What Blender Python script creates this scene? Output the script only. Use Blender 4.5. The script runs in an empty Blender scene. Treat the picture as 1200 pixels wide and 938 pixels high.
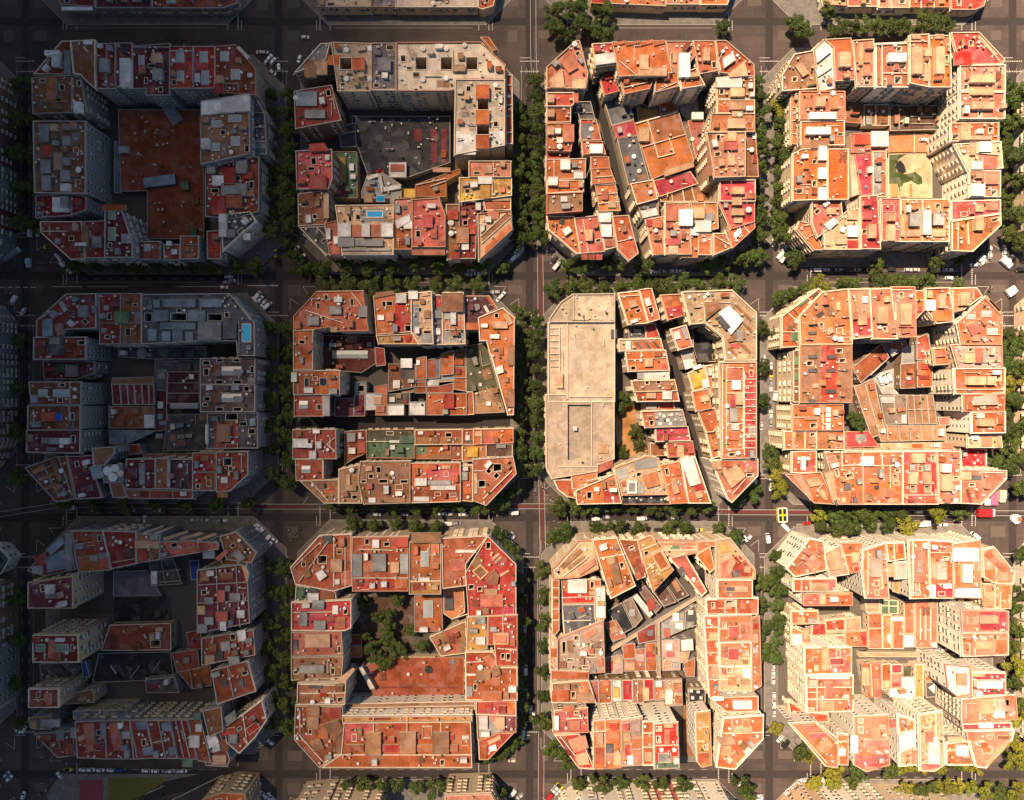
import bpy, bmesh, math, random
from mathutils import Vector
from mathutils.geometry import tessellate_polygon
from mathutils.bvhtree import BVHTree
R = random.Random(11)
scene = bpy.context.scene
COL = scene.collection
CAMH = 380.0          # camera height above the street
S = 0.46              # metres per photograph pixel on the ground
CX, CY = 600.0, 469.0

def W(px, py, z=0.0):
    f = S * (CAMH - z) / CAMH
    return ((px - CX) * f, (CY - py) * f)

# ------------------------------------------------------------------ materials
def nodes_of(name):
    m = bpy.data.materials.new(name); m.use_nodes = True
    nt = m.node_tree
    b = nt.nodes['Principled BSDF']
    return m, nt, b

def mix_col(nt, fac, a, b):
    n = nt.nodes.new('ShaderNodeMix'); n.data_type = 'RGBA'
    if hasattr(fac, 'node'): nt.links.new(fac, n.inputs[0])
    else: n.inputs[0].default_value = fac
    for sock, v in ((n.inputs[6], a), (n.inputs[7], b)):
        if hasattr(v, 'node'): nt.links.new(v, sock)
        else: sock.default_value = (*v, 1)
    return n.outputs[2]

def noise(nt, scale, detail=3.0, rough=0.55, vec=None):
    n = nt.nodes.new('ShaderNodeTexNoise')
    n.inputs['Scale'].default_value = scale
    n.inputs['Detail'].default_value = detail
    n.inputs['Roughness'].default_value = rough
    if vec is not None: nt.links.new(vec, n.inputs['Vector'])
    return n.outputs['Fac']

def ramp(nt, fac, stops):
    n = nt.nodes.new('ShaderNodeValToRGB')
    e = n.color_ramp.elements
    while len(e) < len(stops): e.new(0.5)
    for el, (p, v) in zip(e, stops):
        el.position = p
        el.color = (v, v, v, 1) if not isinstance(v, tuple) else (*v, 1)
    nt.links.new(fac, n.inputs['Fac'])
    return n.outputs['Color']

def pos(nt):
    return nt.nodes.new('ShaderNodeNewGeometry').outputs['Position']

def tint(nt, colour, hue=0.02, val=0.25):
    """every object its own slight shift of hue and value"""
    oi = nt.nodes.new('ShaderNodeObjectInfo')
    hs = nt.nodes.new('ShaderNodeHueSaturation')
    def rng(lo, hi, mul):
        a = nt.nodes.new('ShaderNodeMath'); a.operation = 'MULTIPLY'
        nt.links.new(oi.outputs['Random'], a.inputs[0]); a.inputs[1].default_value = mul
        b = nt.nodes.new('ShaderNodeMath'); b.operation = 'FRACT'
        nt.links.new(a.outputs[0], b.inputs[0])
        c = nt.nodes.new('ShaderNodeMapRange')
        nt.links.new(b.outputs[0], c.inputs[0])
        c.inputs[3].default_value = lo; c.inputs[4].default_value = hi
        return c.outputs[0]
    nt.links.new(rng(0.5 - hue, 0.5 + hue, 1.0), hs.inputs['Hue'])
    nt.links.new(rng(1 - val, 1 + val, 7.31), hs.inputs['Value'])
    nt.links.new(colour, hs.inputs['Color'])
    return hs.outputs['Color']

def roof_mat(name, c, tile=True):
    m, nt, b = nodes_of(name)
    p = pos(nt)
    d = tuple(x * 0.5 for x in c); l = tuple(min(0.9, x * 1.3 + 0.02) for x in c)
    big = ramp(nt, noise(nt, 0.13, 6, 0.7, p), [(0.36, 0.0), (0.62, 1.0)])
    col = mix_col(nt, big, tuple(x * 0.74 for x in c), l)
    st = ramp(nt, noise(nt, 0.5, 8, 0.75, p), [(0.55, 0.0), (0.72, 0.7)])
    col = mix_col(nt, st, col, d)
    pale = ramp(nt, noise(nt, 0.33, 5, 0.8, p), [(0.62, 0.0), (0.8, 0.3)])
    col = mix_col(nt, pale, col, tuple(min(0.8, 0.6 * x + 0.14) for x in c))
    sp = ramp(nt, noise(nt, 3.0, 2, 0.6, p), [(0.4, 0.0), (0.68, 0.5)])
    col = mix_col(nt, sp, col, tuple(x * 0.62 for x in c))
    vo = nt.nodes.new('ShaderNodeTexVoronoi'); vo.inputs['Scale'].default_value = 0.28; vo.distance = 'CHEBYCHEV'
    nt.links.new(p, vo.inputs['Vector'])
    sx = nt.nodes.new('ShaderNodeSeparateColor'); nt.links.new(vo.outputs['Color'], sx.inputs[0])
    col = mix_col(nt, ramp(nt, sx.outputs[0], [(0.45, 0.0), (0.95, 0.45)]), col, tuple(x * 0.5 for x in c))
    col = mix_col(nt, ramp(nt, sx.outputs[1], [(0.6, 0.0), (0.95, 0.3)]), col, tuple(min(.85, 0.5 * x + 0.2) for x in c))
    if tile:
        br = nt.nodes.new('ShaderNodeTexBrick')
        br.inputs['Scale'].default_value = 0.55
        br.inputs['Mortar Size'].default_value = 0.012
        br.inputs['Color1'].default_value = (1, 1, 1, 1)
        br.inputs['Color2'].default_value = (0.86, 0.86, 0.86, 1)
        br.inputs['Mortar'].default_value = (0.62, 0.62, 0.62, 1)
        nt.links.new(p, br.inputs['Vector'])
        mm = nt.nodes.new('ShaderNodeMix'); mm.data_type = 'RGBA'; mm.blend_type = 'MULTIPLY'
        mm.inputs[0].default_value = 0.8
        nt.links.new(col, mm.inputs[6]); nt.links.new(br.outputs['Color'], mm.inputs[7])
        col = mm.outputs[2]
    nt.links.new(tint(nt, col, 0.008, 0.2), b.inputs['Base Color'])
    b.inputs['Roughness'].default_value = 0.85
    b.inputs['Specular IOR Level'].default_value = 0.25
    return m

def wall_mat(name, c):
    m, nt, b = nodes_of(name)
    p = pos(nt)
    mp = nt.nodes.new('ShaderNodeMapping'); mp.inputs['Scale'].default_value = (0.6, 0.6, 0.06)
    nt.links.new(p, mp.inputs['Vector'])
    streak = ramp(nt, noise(nt, 1.0, 5, 0.7, mp.outputs[0]), [(0.42, 0.0), (0.72, 0.65)])
    col = mix_col(nt, streak, c, tuple(x * 0.62 for x in c))
    col = mix_col(nt, ramp(nt, noise(nt, 0.4, 4, 0.6, p), [(0.4, 0.0), (0.7, 0.4)]), col, tuple(min(0.9, x * 1.2 + .03) for x in c))
    nt.links.new(tint(nt, col, 0.012, 0.16), b.inputs['Base Color'])
    b.inputs['Roughness'].default_value = 0.9
    b.inputs['Specular IOR Level'].default_value = 0.2
    return m

def flat_mat(name, c, rough=0.6, metal=0.0, var=0.15, spec=0.4):
    m, nt, b = nodes_of(name)
    p = pos(nt)
    col = mix_col(nt, noise(nt, 0.9, 5, 0.65, p), tuple(x * (1 - var * 1.6) for x in c), tuple(min(0.9, x * (1 + var)) for x in c))
    nt.links.new(col, b.inputs['Base Color'])
    b.inputs['Roughness'].default_value = rough
    b.inputs['Metallic'].default_value = metal
    b.inputs['Specular IOR Level'].default_value = spec
    return m

ROOF = dict(
    orange=(0.46, 0.118, 0.035), orange2=(0.42, 0.115, 0.03), deeporange=(0.60, 0.13, 0.02), orangepink=(0.47, 0.14, 0.06),
    darkred=(0.29, 0.05, 0.03), red=(0.44, 0.045, 0.03), vivid=(0.62, 0.04, 0.02), crimson=(0.44, 0.045, 0.06),
    pinkred=(0.52, 0.11, 0.09), pink=(0.49, 0.155, 0.095), pinkpale=(0.52, 0.21, 0.13), greypink=(0.42, 0.285, 0.23),
    peach=(0.49, 0.17, 0.07), tan=(0.34, 0.17, 0.085), tan2=(0.36, 0.25, 0.15), ochre=(0.50, 0.25, 0.07), yellow=(0.55, 0.35, 0.05),
    cream=(0.55, 0.34, 0.195), pale=(0.45, 0.34, 0.235), pale2=(0.5, 0.41, 0.32), white=(0.76, 0.71, 0.64),
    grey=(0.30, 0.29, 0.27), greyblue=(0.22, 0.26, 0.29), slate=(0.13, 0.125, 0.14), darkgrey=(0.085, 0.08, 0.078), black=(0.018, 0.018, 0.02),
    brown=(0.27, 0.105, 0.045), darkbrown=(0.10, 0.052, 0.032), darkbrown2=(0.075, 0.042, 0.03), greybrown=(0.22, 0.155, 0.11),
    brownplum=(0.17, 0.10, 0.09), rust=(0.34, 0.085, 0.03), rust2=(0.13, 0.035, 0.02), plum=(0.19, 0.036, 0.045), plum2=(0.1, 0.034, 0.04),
    purple=(0.17, 0.145, 0.17), green=(0.10, 0.17, 0.09), darkgreen=(0.035, 0.07, 0.05), olive=(0.10, 0.095, 0.045),
    blue=(0.03, 0.10, 0.40), grass=(0.045, 0.07, 0.012), beige=(0.46, 0.355, 0.25), beige2=(0.40, 0.31, 0.22), darkslate=(0.045, 0.043, 0.05), sand=(0.46, 0.31, 0.18))
TILED = set('orange orange2 deeporange orangepink darkred red crimson pinkred pink pinkpale peach tan ochre cream brown rust plum plum2'.split())
_rm = {}
def roofm(k):
    if k not in _rm: _rm[k] = roof_mat('roof ' + k, ROOF[k], k in TILED)
    return _rm[k]
WALL = dict(cream=(0.62, 0.48, 0.33), white=(0.78, 0.70, 0.58), tan=(0.47, 0.35, 0.22), grey=(0.26, 0.25, 0.24), brown=(0.24, 0.15, 0.09),
            pink=(0.55, 0.33, 0.26), peach=(0.62, 0.42, 0.26), pale=(0.62, 0.52, 0.38), ochre=(0.52, 0.33, 0.10), darkgrey=(0.12, 0.11, 0.11),
            pinkred=(0.5, 0.16, 0.12), plum=(0.2, 0.09, 0.1), purple=(0.22, 0.17, 0.2), darkred=(0.25, 0.08, 0.06))
_wm = {}
def wallm(k):
    if k not in _wm: _wm[k] = wall_mat('wall ' + k, WALL.get(k) or ROOF[k])
    return _wm[k]
M_TRIM = wall_mat('parapet cap', (0.76, 0.63, 0.47))
M_TRIM2 = wall_mat('terracotta coping', (0.52, 0.26, 0.16))
M_TRIM3 = wall_mat('weathered coping', (0.50, 0.40, 0.30))
M_TRIMD = wall_mat('parapet cap grey', (0.42, 0.37, 0.32))
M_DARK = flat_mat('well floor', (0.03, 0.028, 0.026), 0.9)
M_GLASS, _nt, _b = nodes_of('window glass')
_b.inputs['Base Color'].default_value = (0.03, 0.035, 0.04, 1); _b.inputs['Roughness'].default_value = 0.12
M_SKY = flat_mat('skylight glass', (0.38, 0.42, 0.40), 0.3, 0, 0.3)
M_SKYG = flat_mat('green skylight', (0.20, 0.30, 0.20), 0.35, 0, 0.3)
M_FRAME = flat_mat('white frame', (0.72, 0.68, 0.6), 0.5)
M_METAL = flat_mat('galvanised metal', (0.42, 0.42, 0.41), 0.45, 0.5)
M_IRON = flat_mat('dark iron', (0.04, 0.04, 0.042), 0.5, 0.3)
M_SHUT = flat_mat('green shutter', (0.07, 0.12, 0.08), 0.6)
M_WOODSH = flat_mat('brown shutter', (0.20, 0.10, 0.05), 0.6)
M_POOL, _nt, _b = nodes_of('pool water')
_b.inputs['Base Color'].default_value = (0.02, 0.30, 0.62, 1); _b.inputs['Roughness'].default_value = 0.08
M_POOLB, _nt, _b = nodes_of('bright pool water')
_b.inputs['Base Color'].default_value = (0.06, 0.55, 0.80, 1); _b.inputs['Roughness'].default_value = 0.08
M_BRICK = flat_mat('brick stack', (0.34, 0.13, 0.07), 0.9, 0, 0.3)
M_WHITE = flat_mat('white plastic', (0.74, 0.72, 0.68), 0.5)
M_FAN = flat_mat('fan grille', (0.06, 0.06, 0.06), 0.6)

# ------------------------------------------------------------------ mesh helpers
class MB:
    def __init__(s): s.v = []; s.f = []; s.m = []
    def quad(s, pts, m=0):
        n = len(s.v); s.v += [tuple(p) for p in pts]; s.f.append(tuple(range(n, n + len(pts)))); s.m.append(m)
    def prism(s, poly, z0, z1, side=0, top=None, bottom=False):
        """poly counter-clockwise"""
        n = len(s.v); k = len(poly)
        s.v += [(x, y, z0) for x, y in poly] + [(x, y, z1) for x, y in poly]
        for i in range(k):
            j = (i + 1) % k
            s.f.append((n + i, n + j, n + k + j, n + k + i)); s.m.append(side)
        if top is not None:
            s.f.append(tuple(range(n + k, n + 2 * k))); s.m.append(top)
        if bottom:
            s.f.append(tuple(range(n + k - 1, n - 1, -1))); s.m.append(side)
    def box(s, x0, y0, z0, x1, y1, z1, m=0, top=None, bottom=True):
        s.prism([(x0, y0), (x1, y0), (x1, y1), (x0, y1)], z0, z1, m, m if top is None else top, bottom)
    def cyl(s, x, y, r, z0, z1, m=0, top=None, n=12, r1=None):
        r1 = r if r1 is None else r1
        b = len(s.v)
        for zz, rr in ((z0, r), (z1, r1)):
            s.v += [(x + rr * math.cos(2 * math.pi * i / n), y + rr * math.sin(2 * math.pi * i / n), zz) for i in range(n)]
        for i in range(n):
            j = (i + 1) % n
            s.f.append((b + i, b + j, b + n + j, b + n + i)); s.m.append(m)
        s.f.append(tuple(range(b + n, b + 2 * n))); s.m.append(m if top is None else top)
        s.f.append(tuple(range(b + n - 1, b - 1, -1))); s.m.append(m)
    def mesh(s, name, mats):
        me = bpy.data.meshes.new(name)
        me.from_pydata(s.v, [], s.f)
        for m in mats: me.materials.append(m)
        if len(mats) > 1: me.polygons.foreach_set('material_index', s.m)
        me.update()
        return me
    def build(s, name, mats, parent=None, loc=None):
        return obj(name, s.mesh(name, mats), parent, loc)

def obj(name, me, parent=None, loc=None, rz=0.0, scale=None):
    o = bpy.data.objects.new(name, me)
    COL.objects.link(o)
    if parent is not None: o.parent = parent
    if loc is not None: o.location = loc
    if rz: o.rotation_euler = (0, 0, rz)
    if scale is not None: o.scale = scale
    return o

def tag(o, label, cat, group=None):
    o['label'] = label; o['category'] = cat
    if group: o['group'] = group
    LABELS.append((o.name, label, group))
    return o
LABELS = []

def struct(name, mb, mats):
    o = mb.build(name, mats); o['kind'] = 'structure'; return o

def area2(p): return sum(p[i][0] * p[(i + 1) % len(p)][1] - p[(i + 1) % len(p)][0] * p[i][1] for i in range(len(p)))
def ccw(p):
    p = list(p)
    return p if area2(p) > 0 else p[::-1]
def inside(x, y, p):
    r = False; n = len(p); j = n - 1
    for i in range(n):
        xi, yi = p[i]; xj, yj = p[j]
        if (yi > y) != (yj > y) and x < (xj - xi) * (y - yi) / (yj - yi) + xi: r = not r
        j = i
    return r
def inset(p, d):
    n = len(p); out = []
    for i in range(n):
        a, b, c = Vector(p[i - 1]), Vector(p[i]), Vector(p[(i + 1) % n])
        e1 = (b - a); e2 = (c - b)
        if e1.length < 1e-6 or e2.length < 1e-6: out.append(tuple(b)); continue
        e1.normalize(); e2.normalize()
        n1 = Vector((-e1.y, e1.x)); n2 = Vector((-e2.y, e2.x))
        k = n1 + n2
        q = k.dot(k)
        k = n1 * d if q < 0.2 else k * (2 * d / q)
        out.append((b.x + k.x, b.y + k.y))
    return out
def seg_dist(x, y, p):
    best = 1e9
    for i in range(len(p)):
        ax, ay = p[i - 1]; bx, by = p[i]
        dx, dy = bx - ax, by - ay
        L = dx * dx + dy * dy or 1e-9
        t = max(0, min(1, ((x - ax) * dx + (y - ay) * dy) / L))
        best = min(best, math.hypot(x - ax - t * dx, y - ay - t * dy))
    return best
# ------------------------------------------------------------------ small roof furniture, shared meshes
def mesh_chimney():
    b = MB(); b.box(-.45, -.3, 0, .45, .3, 1.5, 0); b.box(-.55, -.4, 1.5, .55, .4, 1.62, 1)
    for x in (-.22, .22): b.cyl(x, 0, .13, 1.62, 1.95, 0, 2, 8)
    return b.mesh('chimney', [M_BRICK, M_TRIM, M_FAN])
def mesh_chimney2():
    b = MB(); b.box(-.35, -.35, 0, .35, .35, 1.3, 0); b.box(-.45, -.45, 1.3, .45, .45, 1.42, 0)
    return b.mesh('chimney', [wallm('cream')])
def mesh_ac():
    b = MB(); b.box(-.55, -.3, .12, .55, .3, .95, 0); b.cyl(0, 0, .24, .95, .97, 1, 1, 10)
    for x in (-.45, .45): b.box(x - .05, -.3, 0, x + .05, .3, .12, 0)
    return b.mesh('air_conditioner', [M_WHITE, M_FAN])
def mesh_vent():
    b = MB(); b.cyl(0, 0, .16, 0, .7, 0, 0, 8); b.cyl(0, 0, .26, .7, .85, 0, 0, 8, .05)
    return b.mesh('vent_pipe', [M_METAL])
def mesh_antenna():
    b = MB(); b.cyl(0, 0, .04, 0, 3.4, 0, 0, 6)
    b.box(-.9, -.03, 3.2, .9, .03, 3.26)
    for i in range(6):
        x = -.85 + i * .33; b.box(x - .02, -.45 + .04 * i, 3.19, x + .02, .45 - .04 * i, 3.23)
    return b.mesh('aerial', [M_METAL])
def mesh_tank():
    b = MB(); b.cyl(0, 0, .7, .1, 1.3, 0, 0, 14); b.cyl(0, 0, .72, 1.3, 1.48, 0, 0, 14, .25)
    b.box(-.5, -.5, 0, .5, .5, .1)
    return b.mesh('water_tank', [M_WHITE])
def mesh_dish():
    b = MB(); b.cyl(0, 0, .04, 0, .9, 1, 1, 6)
    b.cyl(.15, 0, .1, .75, .95, 0, 0, 12, .42)
    return b.mesh('satellite_dish', [M_WHITE, M_METAL])
def mesh_plant():
    b = MB(); b.cyl(0, 0, .25, 0, .45, 0, 0, 8, .32)
    r = random.Random(3)
    for i in range(40):
        a = r.uniform(0, 6.28); e = r.uniform(-.2, 1.3); d = r.uniform(.15, .55)
        c = Vector((math.cos(a) * math.cos(e) * d, math.sin(a) * math.cos(e) * d, .75 + math.sin(e) * d))
        u = Vector((r.uniform(-1, 1), r.uniform(-1, 1), r.uniform(-.4, .4))).normalized() * .16
        w = Vector((-u.y, u.x, r.uniform(-.1, .1)))
        b.quad([c - u - w, c + u - w, c + u + w, c - u + w], 1)
    return b.mesh('potted_plant', [M_BRICK, M_PLANT])
def mesh_table():
    b = MB(); b.cyl(0, 0, .5, .7, .75, 0, 0, 12); b.cyl(0, 0, .05, 0, .7, 0, 0, 6)
    return b.mesh('terrace_table', [M_WHITE])
def mesh_parasol():
    b = MB(); b.cyl(0, 0, .04, 0, 2.3, 1, 1, 6); b.cyl(0, 0, 1.25, 2.05, 2.6, 0, 0, 8, .08)
    return b.mesh('parasol', [M_WHITE, M_METAL])
def mesh_laundry(cols):
    b = MB()
    for x in (-1.8, 1.8): b.cyl(x, 0, .04, 0, 1.9, 0, 0, 6)
    b.box(-1.8, -.01, 1.82, 1.8, .01, 1.84)
    x = -1.6
    for i, (w, h) in enumerate(((.9, 1.2), (.5, .7), (.7, 1.0), (.6, .6))):
        b.box(x, -.12, 1.82 - h, x + w, .12, 1.825, 1 + i % 3); x += w + .1
    return b.mesh('washing_line', [M_METAL] + cols)
def mesh_pergola():
    b = MB()
    for x in (-1.6, 1.6):
        for y in (-1.2, 1.2): b.box(x - .06, y - .06, 0, x + .06, y + .06, 2.3)
    for y in (-1.2, 1.2): b.box(-1.8, y - .06, 2.3, 1.8, y + .06, 2.42)
    for i in range(9): b.box(-1.75 + i * .42, -1.4, 2.42, -1.63 + i * .42, 1.4, 2.5)
    return b.mesh('pergola', [M_WOODSH])
M_PLANT = flat_mat('pot plant leaves', (0.05, 0.10, 0.025), 0.7, 0, 0.4)
CLUT = [('chimney', mesh_chimney(), 9), ('chimney', mesh_chimney2(), 8), ('air_conditioner', mesh_ac(), 14), ('vent_pipe', mesh_vent(), 14),
        ('aerial', mesh_antenna(), 7), ('water_tank', mesh_tank(), 3), ('satellite_dish', mesh_dish(), 5),
        ('potted_plant', mesh_plant(), 7), ('terrace_table', mesh_table(), 2), ('parasol', mesh_parasol(), 1),
        ('washing_line', mesh_laundry([M_WHITE, flat_mat('blue cloth', (.12, .2, .4)), flat_mat('red cloth', (.45, .08, .08))]), 5), ('pergola', mesh_pergola(), 3)]
CLW = [c[2] for c in CLUT]

# windows: frame ring standing proud of the wall, pane set back inside it (local y = out of the wall)
def mesh_window(w, h, kind):
    b = MB(); f = .09; d = .10
    def bx(x0, z0, x1, z1, y0, y1, m):
        b.box(x0, y0, z0, x1, y1, z1, m)
    bx(-w / 2 - f, -h / 2 - f, -w / 2, h / 2 + f, 0, d, 0); bx(w / 2, -h / 2 - f, w / 2 + f, h / 2 + f, 0, d, 0)
    bx(-w / 2, h / 2, w / 2, h / 2 + f, 0, d, 0); bx(-w / 2, -h / 2 - f, w / 2, -h / 2, 0, d + .08, 0)
    b.quad([(-w / 2, .02, -h / 2), (-w / 2, .02, h / 2), (w / 2, .02, h / 2), (w / 2, .02, -h / 2)], 1)
    bx(-.03, -h / 2, .03, h / 2, .02, .06, 0)
    if kind == 1:   # blind half down
        bx(-w / 2, 0, w / 2, h / 2, .03, .07, 2)
    if kind == 2:   # open shutters beside the frame
        for s in (-1, 1):
            x = s * (w / 2 + f + w * .24); bx(x - w * .24, -h / 2, x + w * .24, h / 2, .02, .07, 3)
    if kind == 3:
        bx(-w / 2, -h / 2, w / 2, h / 2, .03, .07, 4)
    return b.mesh('window', [M_FRAME, M_GLASS, M_WHITE, M_SHUT, M_WOODSH])
WIN = [mesh_window(1.2, 2.1, k) for k in (0, 0, 1, 2, 3, 0)]
def mesh_balcony(w, d, style):
    b = MB()
    b.box(-w / 2, 0, -.16, w / 2, d, 0, 0)
    if style == 0:      # iron rail
        b.box(-w / 2, d - .05, .92, w / 2, d, .98, 1)
        for s in (-1, 1): b.box(s * w / 2 - (.05 if s > 0 else 0), 0, .92, s * w / 2 + (0 if s > 0 else .05), d - .05, .98, 1)
        n = int(w / .3)
        for i in range(n + 1):
            x = -w / 2 + .02 + i * (w - .04) / n; b.box(x - .015, d - .04, 0, x + .015, d - .01, .92, 1)
    else:               # solid front
        b.box(-w / 2, d - .1, 0, w / 2, d, .95, 2)
        for s in (-1, 1): b.box(s * w / 2 - (.1 if s > 0 else 0), 0, 0, s * w / 2 + (0 if s > 0 else .1), d - .1, .95, 2)
    return b.mesh('balcony', [M_TRIM, M_IRON, wallm('cream')])
BAL = [mesh_balcony(2.2, .95, 0), mesh_balcony(3.0, 1.15, 1), mesh_balcony(2.9, 1.1, 0)]

# ------------------------------------------------------------------ buildings
BUILD = []       # records for the window pass
BLOCKS = {}      # nickname -> list of ground polygons
NAMES_H = [(2.0, 'stair_hut'), (1.3, 'roof_shed'), (0.0, 'raised_terrace')]
def hut_name(h, c):
    if h >= 1.9: return 'stair_hut'
    if c in ('green', 'olive'): return 'planter'
    if h >= 1.3: return 'roof_shed'
    if c in ('grey', 'greyblue', 'darkgrey', 'black', 'slate'): return 'plant_housing'
    if c in ('white', 'cream', 'pale'): return 'low_canopy'
    return 'raised_terrace'
YARD = ('yard', 'garden', 'lane', 'path', 'court tarp', 'alley', 'gap', 'slot')

class Bld:
    def __init__(s, kind, H, rc, wc, pts, label, nick, tf):
        s.kind, s.rc, s.wc, s.nick, s.tf = kind, rc, wc, nick, tf
        s.H = H + (R.uniform(-.7, .7) if kind == 'B' else R.uniform(-.15, .15) if H > 2 else 0)
        s.label = label
        s.px = pts
        s.poly = ccw([W(*p, s.H) for p in pts])
        s.c = (sum(p[0] for p in s.poly) / len(s.poly), sum(p[1] for p in s.poly) / len(s.poly))
        s.feats = []
    def rel(s, pl): return [(x - s.c[0], y - s.c[1]) for x, y in pl]
    def w(s, x, y, z): 
        X, Y = W(*s.tf(x, y), z); return (X - s.c[0], Y - s.c[1])
    def rect(s, v, z): 
        return ccw([s.w(v[0], v[1], z), s.w(v[2], v[1], z), s.w(v[2], v[3], z), s.w(v[0], v[3], z)])
    def build(s):
        low = s.kind == 'L'
        yard = low and s.H < 4.5 and any(k in s.label for k in YARD)
        name = 'courtyard_yard' if yard else 'courtyard_building' if low else 'apartment_building'
        s.root = obj(name, None, None, (s.c[0], s.c[1], 0)); s.root.empty_display_size = 2
        lab = s.label if s.nick is None else f"{s.label}, {s.nick}"
        tag(s.root, lab, 'courtyard yard' if yard else 'courtyard building' if low else 'apartment building',
            ('courtyard roofs of the ' if low else 'houses of the ') + (s.nick or 'blocks at the picture edge'))
        P = s.rel(s.poly)
        H = s.H
        z0 = 0.11
        holes = []
        for f in s.feats:
            if f[0] in 'wW':
                rc = s.rect([float(x) for x in f[1:5]], H)
                if all(inside(x, y, P) for x, y in rc): holes.append((rc, f))
        wm = wallm(s.wc)
        s.auto(P, holes)
        b = MB(); b.prism(P, z0, H, 0)
        for rc, f in holes:
            dz = float(f[5]) if f[0] == 'W' else min(14, H - 3)
            b.prism(rc[::-1], H - dz, H, 0)
        b.build('wall', [wm], s.root)
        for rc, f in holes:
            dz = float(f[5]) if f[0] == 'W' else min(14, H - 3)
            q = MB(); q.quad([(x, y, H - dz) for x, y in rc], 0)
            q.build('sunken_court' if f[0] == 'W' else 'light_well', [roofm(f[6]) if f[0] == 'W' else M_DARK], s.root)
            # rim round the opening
            if f[0] == 'w':
                q = MB(); ring(q, inset(rc, -.22), rc, H, H + .45); q.build('well_rim', [M_TRIM], s.root)
        # roof sheet with holes
        b = MB()
        loops = [[Vector((x, y, 0)) for x, y in P]] + [[Vector((x, y, 0)) for x, y in rc] for rc, f in holes]
        flat = [p for l in loops for p in l]
        for t in tessellate_polygon(loops):
            tri = [flat[i] for i in t]
            if (tri[1] - tri[0]).cross(tri[2] - tri[0]).z < 0: tri.reverse()
            b.quad([(p.x, p.y, H) for p in tri], 0)
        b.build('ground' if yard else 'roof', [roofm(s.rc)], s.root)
        if H > 2:
            ph = R.uniform(.5, 1.15) if not low else R.uniform(.3, .5)
            q = MB(); ring(q, inset(P, -.1 if low else -.16), inset(P, .2), H, H + ph)
            q.build('parapet', [R.choice((M_TRIM, M_TRIM, M_TRIM3, M_TRIM2, wm)) if s.wc not in ('grey', 'brown', 'darkgrey', 'plum', 'darkred') else M_TRIMD], s.root)
            if not low and R.random() < .8:
                q = MB(); ring(q, inset(P, -.5), inset(P, -.02), H - .55, H - .3); q.build('cornice', [wm], s.root)
        # a roof boundary in the middle of big roofs: tile ridge lines come from the material; features next
        s.boxes = [rc for rc, f in holes] + s.taken
        k = 0
        for f in s.feats:
            k += 1
            c = f[0]
            if c in 'wW': continue
            dz = H + .004 * k
            if c in 'hkpt':
                v = [float(x) for x in f[1:5]]; rest = f[5:]
            if c == 'h':
                hh = float(rest[1]) if len(rest) > 1 else 2.6
                s.hut(s.rect(v, H + hh), rest[0], hh)
            elif c == 'q' or c == 'T':
                pl = ccw([s.w(*map(float, a.split(',')), H) for a in f[1].split()]) if ',' in f[1] else []
                col = f[2]
                if c == 'T':
                    q = MB(); q.quad([(x, y, dz + .02) for x, y in pl], 0); q.build('terrace_tiles', [roofm(col)], s.root)
                else:
                    hh = float(f[3]) if len(f) > 3 else 2.4
                    g = (CAMH - H - hh) / (CAMH - H)
                    pl = [((x + s.c[0]) * g - s.c[0], (y + s.c[1]) * g - s.c[1]) for x, y in pl]
                    s.hut(pl, col, hh)
            elif c == 't':
                q = MB(); q.quad([(x, y, dz + .02) for x, y in s.rect(v, H)], 0); q.build('terrace_tiles', [roofm(rest[0])], s.root)
            elif c == 'k':
                col = rest[0] if rest else ''
                rc = s.rect(v, H + .8)
                s.boxes.append(rc)
                q = MB(); q.prism(rc, H, H + .62, 0)
                ir = inset(rc, .15)
                ring(q, rc, ir, H + .62, H + .72)
                sk = q.build('skylight', [M_FRAME], s.root)
                q = MB()
                # ridged glass
                e0 = [(ir[i][0] + ir[(i + 1) % 4][0]) / 2 for i in range(4)]; e1 = [(ir[i][1] + ir[(i + 1) % 4][1]) / 2 for i in range(4)]
                L0 = math.dist(ir[0], ir[1]); L1 = math.dist(ir[1], ir[2])
                zt = H + 1.05; zb = H + .68
                if L0 > L1: a, bb, cc, dd = ir
                else: bb, cc, dd, a = ir
                m1 = ((a[0] + dd[0]) / 2, (a[1] + dd[1]) / 2); m2 = ((bb[0] + cc[0]) / 2, (bb[1] + cc[1]) / 2)
                q.quad([(*a, zb), (*bb, zb), (*m2, zt), (*m1, zt)]); q.quad([(*m1, zt), (*m2, zt), (*cc, zb), (*dd, zb)])
                q.quad([(*bb, zb), (*cc, zb), (*m2, zt)]); q.quad([(*dd, zb), (*a, zb), (*m1, zt)])
                q.build('skylight_glass', [M_SKYG if col == 'green' else M_GLASS if col == 'darkgrey' else M_POOL if col == 'blue' else M_SKY], sk)
            elif c == 'p':
                rc = s.rect(v, H + .5); s.boxes.append(rc)
                q = MB(); ring(q, inset(rc, -.5), rc, H, H + .5)
                pr = q.build('pool_rim', [M_TRIM], s.root)
                q = MB(); q.quad([(x, y, H + .38) for x, y in rc]); q.build('pool_water', [M_POOLB if s.rc == 'slate' else M_POOL], pr)
            elif c == 'l':
                v = [float(x) for x in f[1:5]]
                a = Vector(s.w(v[0], v[1], H + 1)); d = Vector(s.w(v[2], v[3], H + 1))
                n = (d - a); n = Vector((-n.y, n.x)).normalized() * .16
                q = MB(); q.prism(ccw([tuple(a - n), tuple(d - n), tuple(d + n), tuple(a + n)]), H, H + (R.uniform(.8, 1.2) if H > 2 else .3), 0, 0)
                low_line = low and 'court' in s.label and s.H < 7 and 'ball' in s.label
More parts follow.
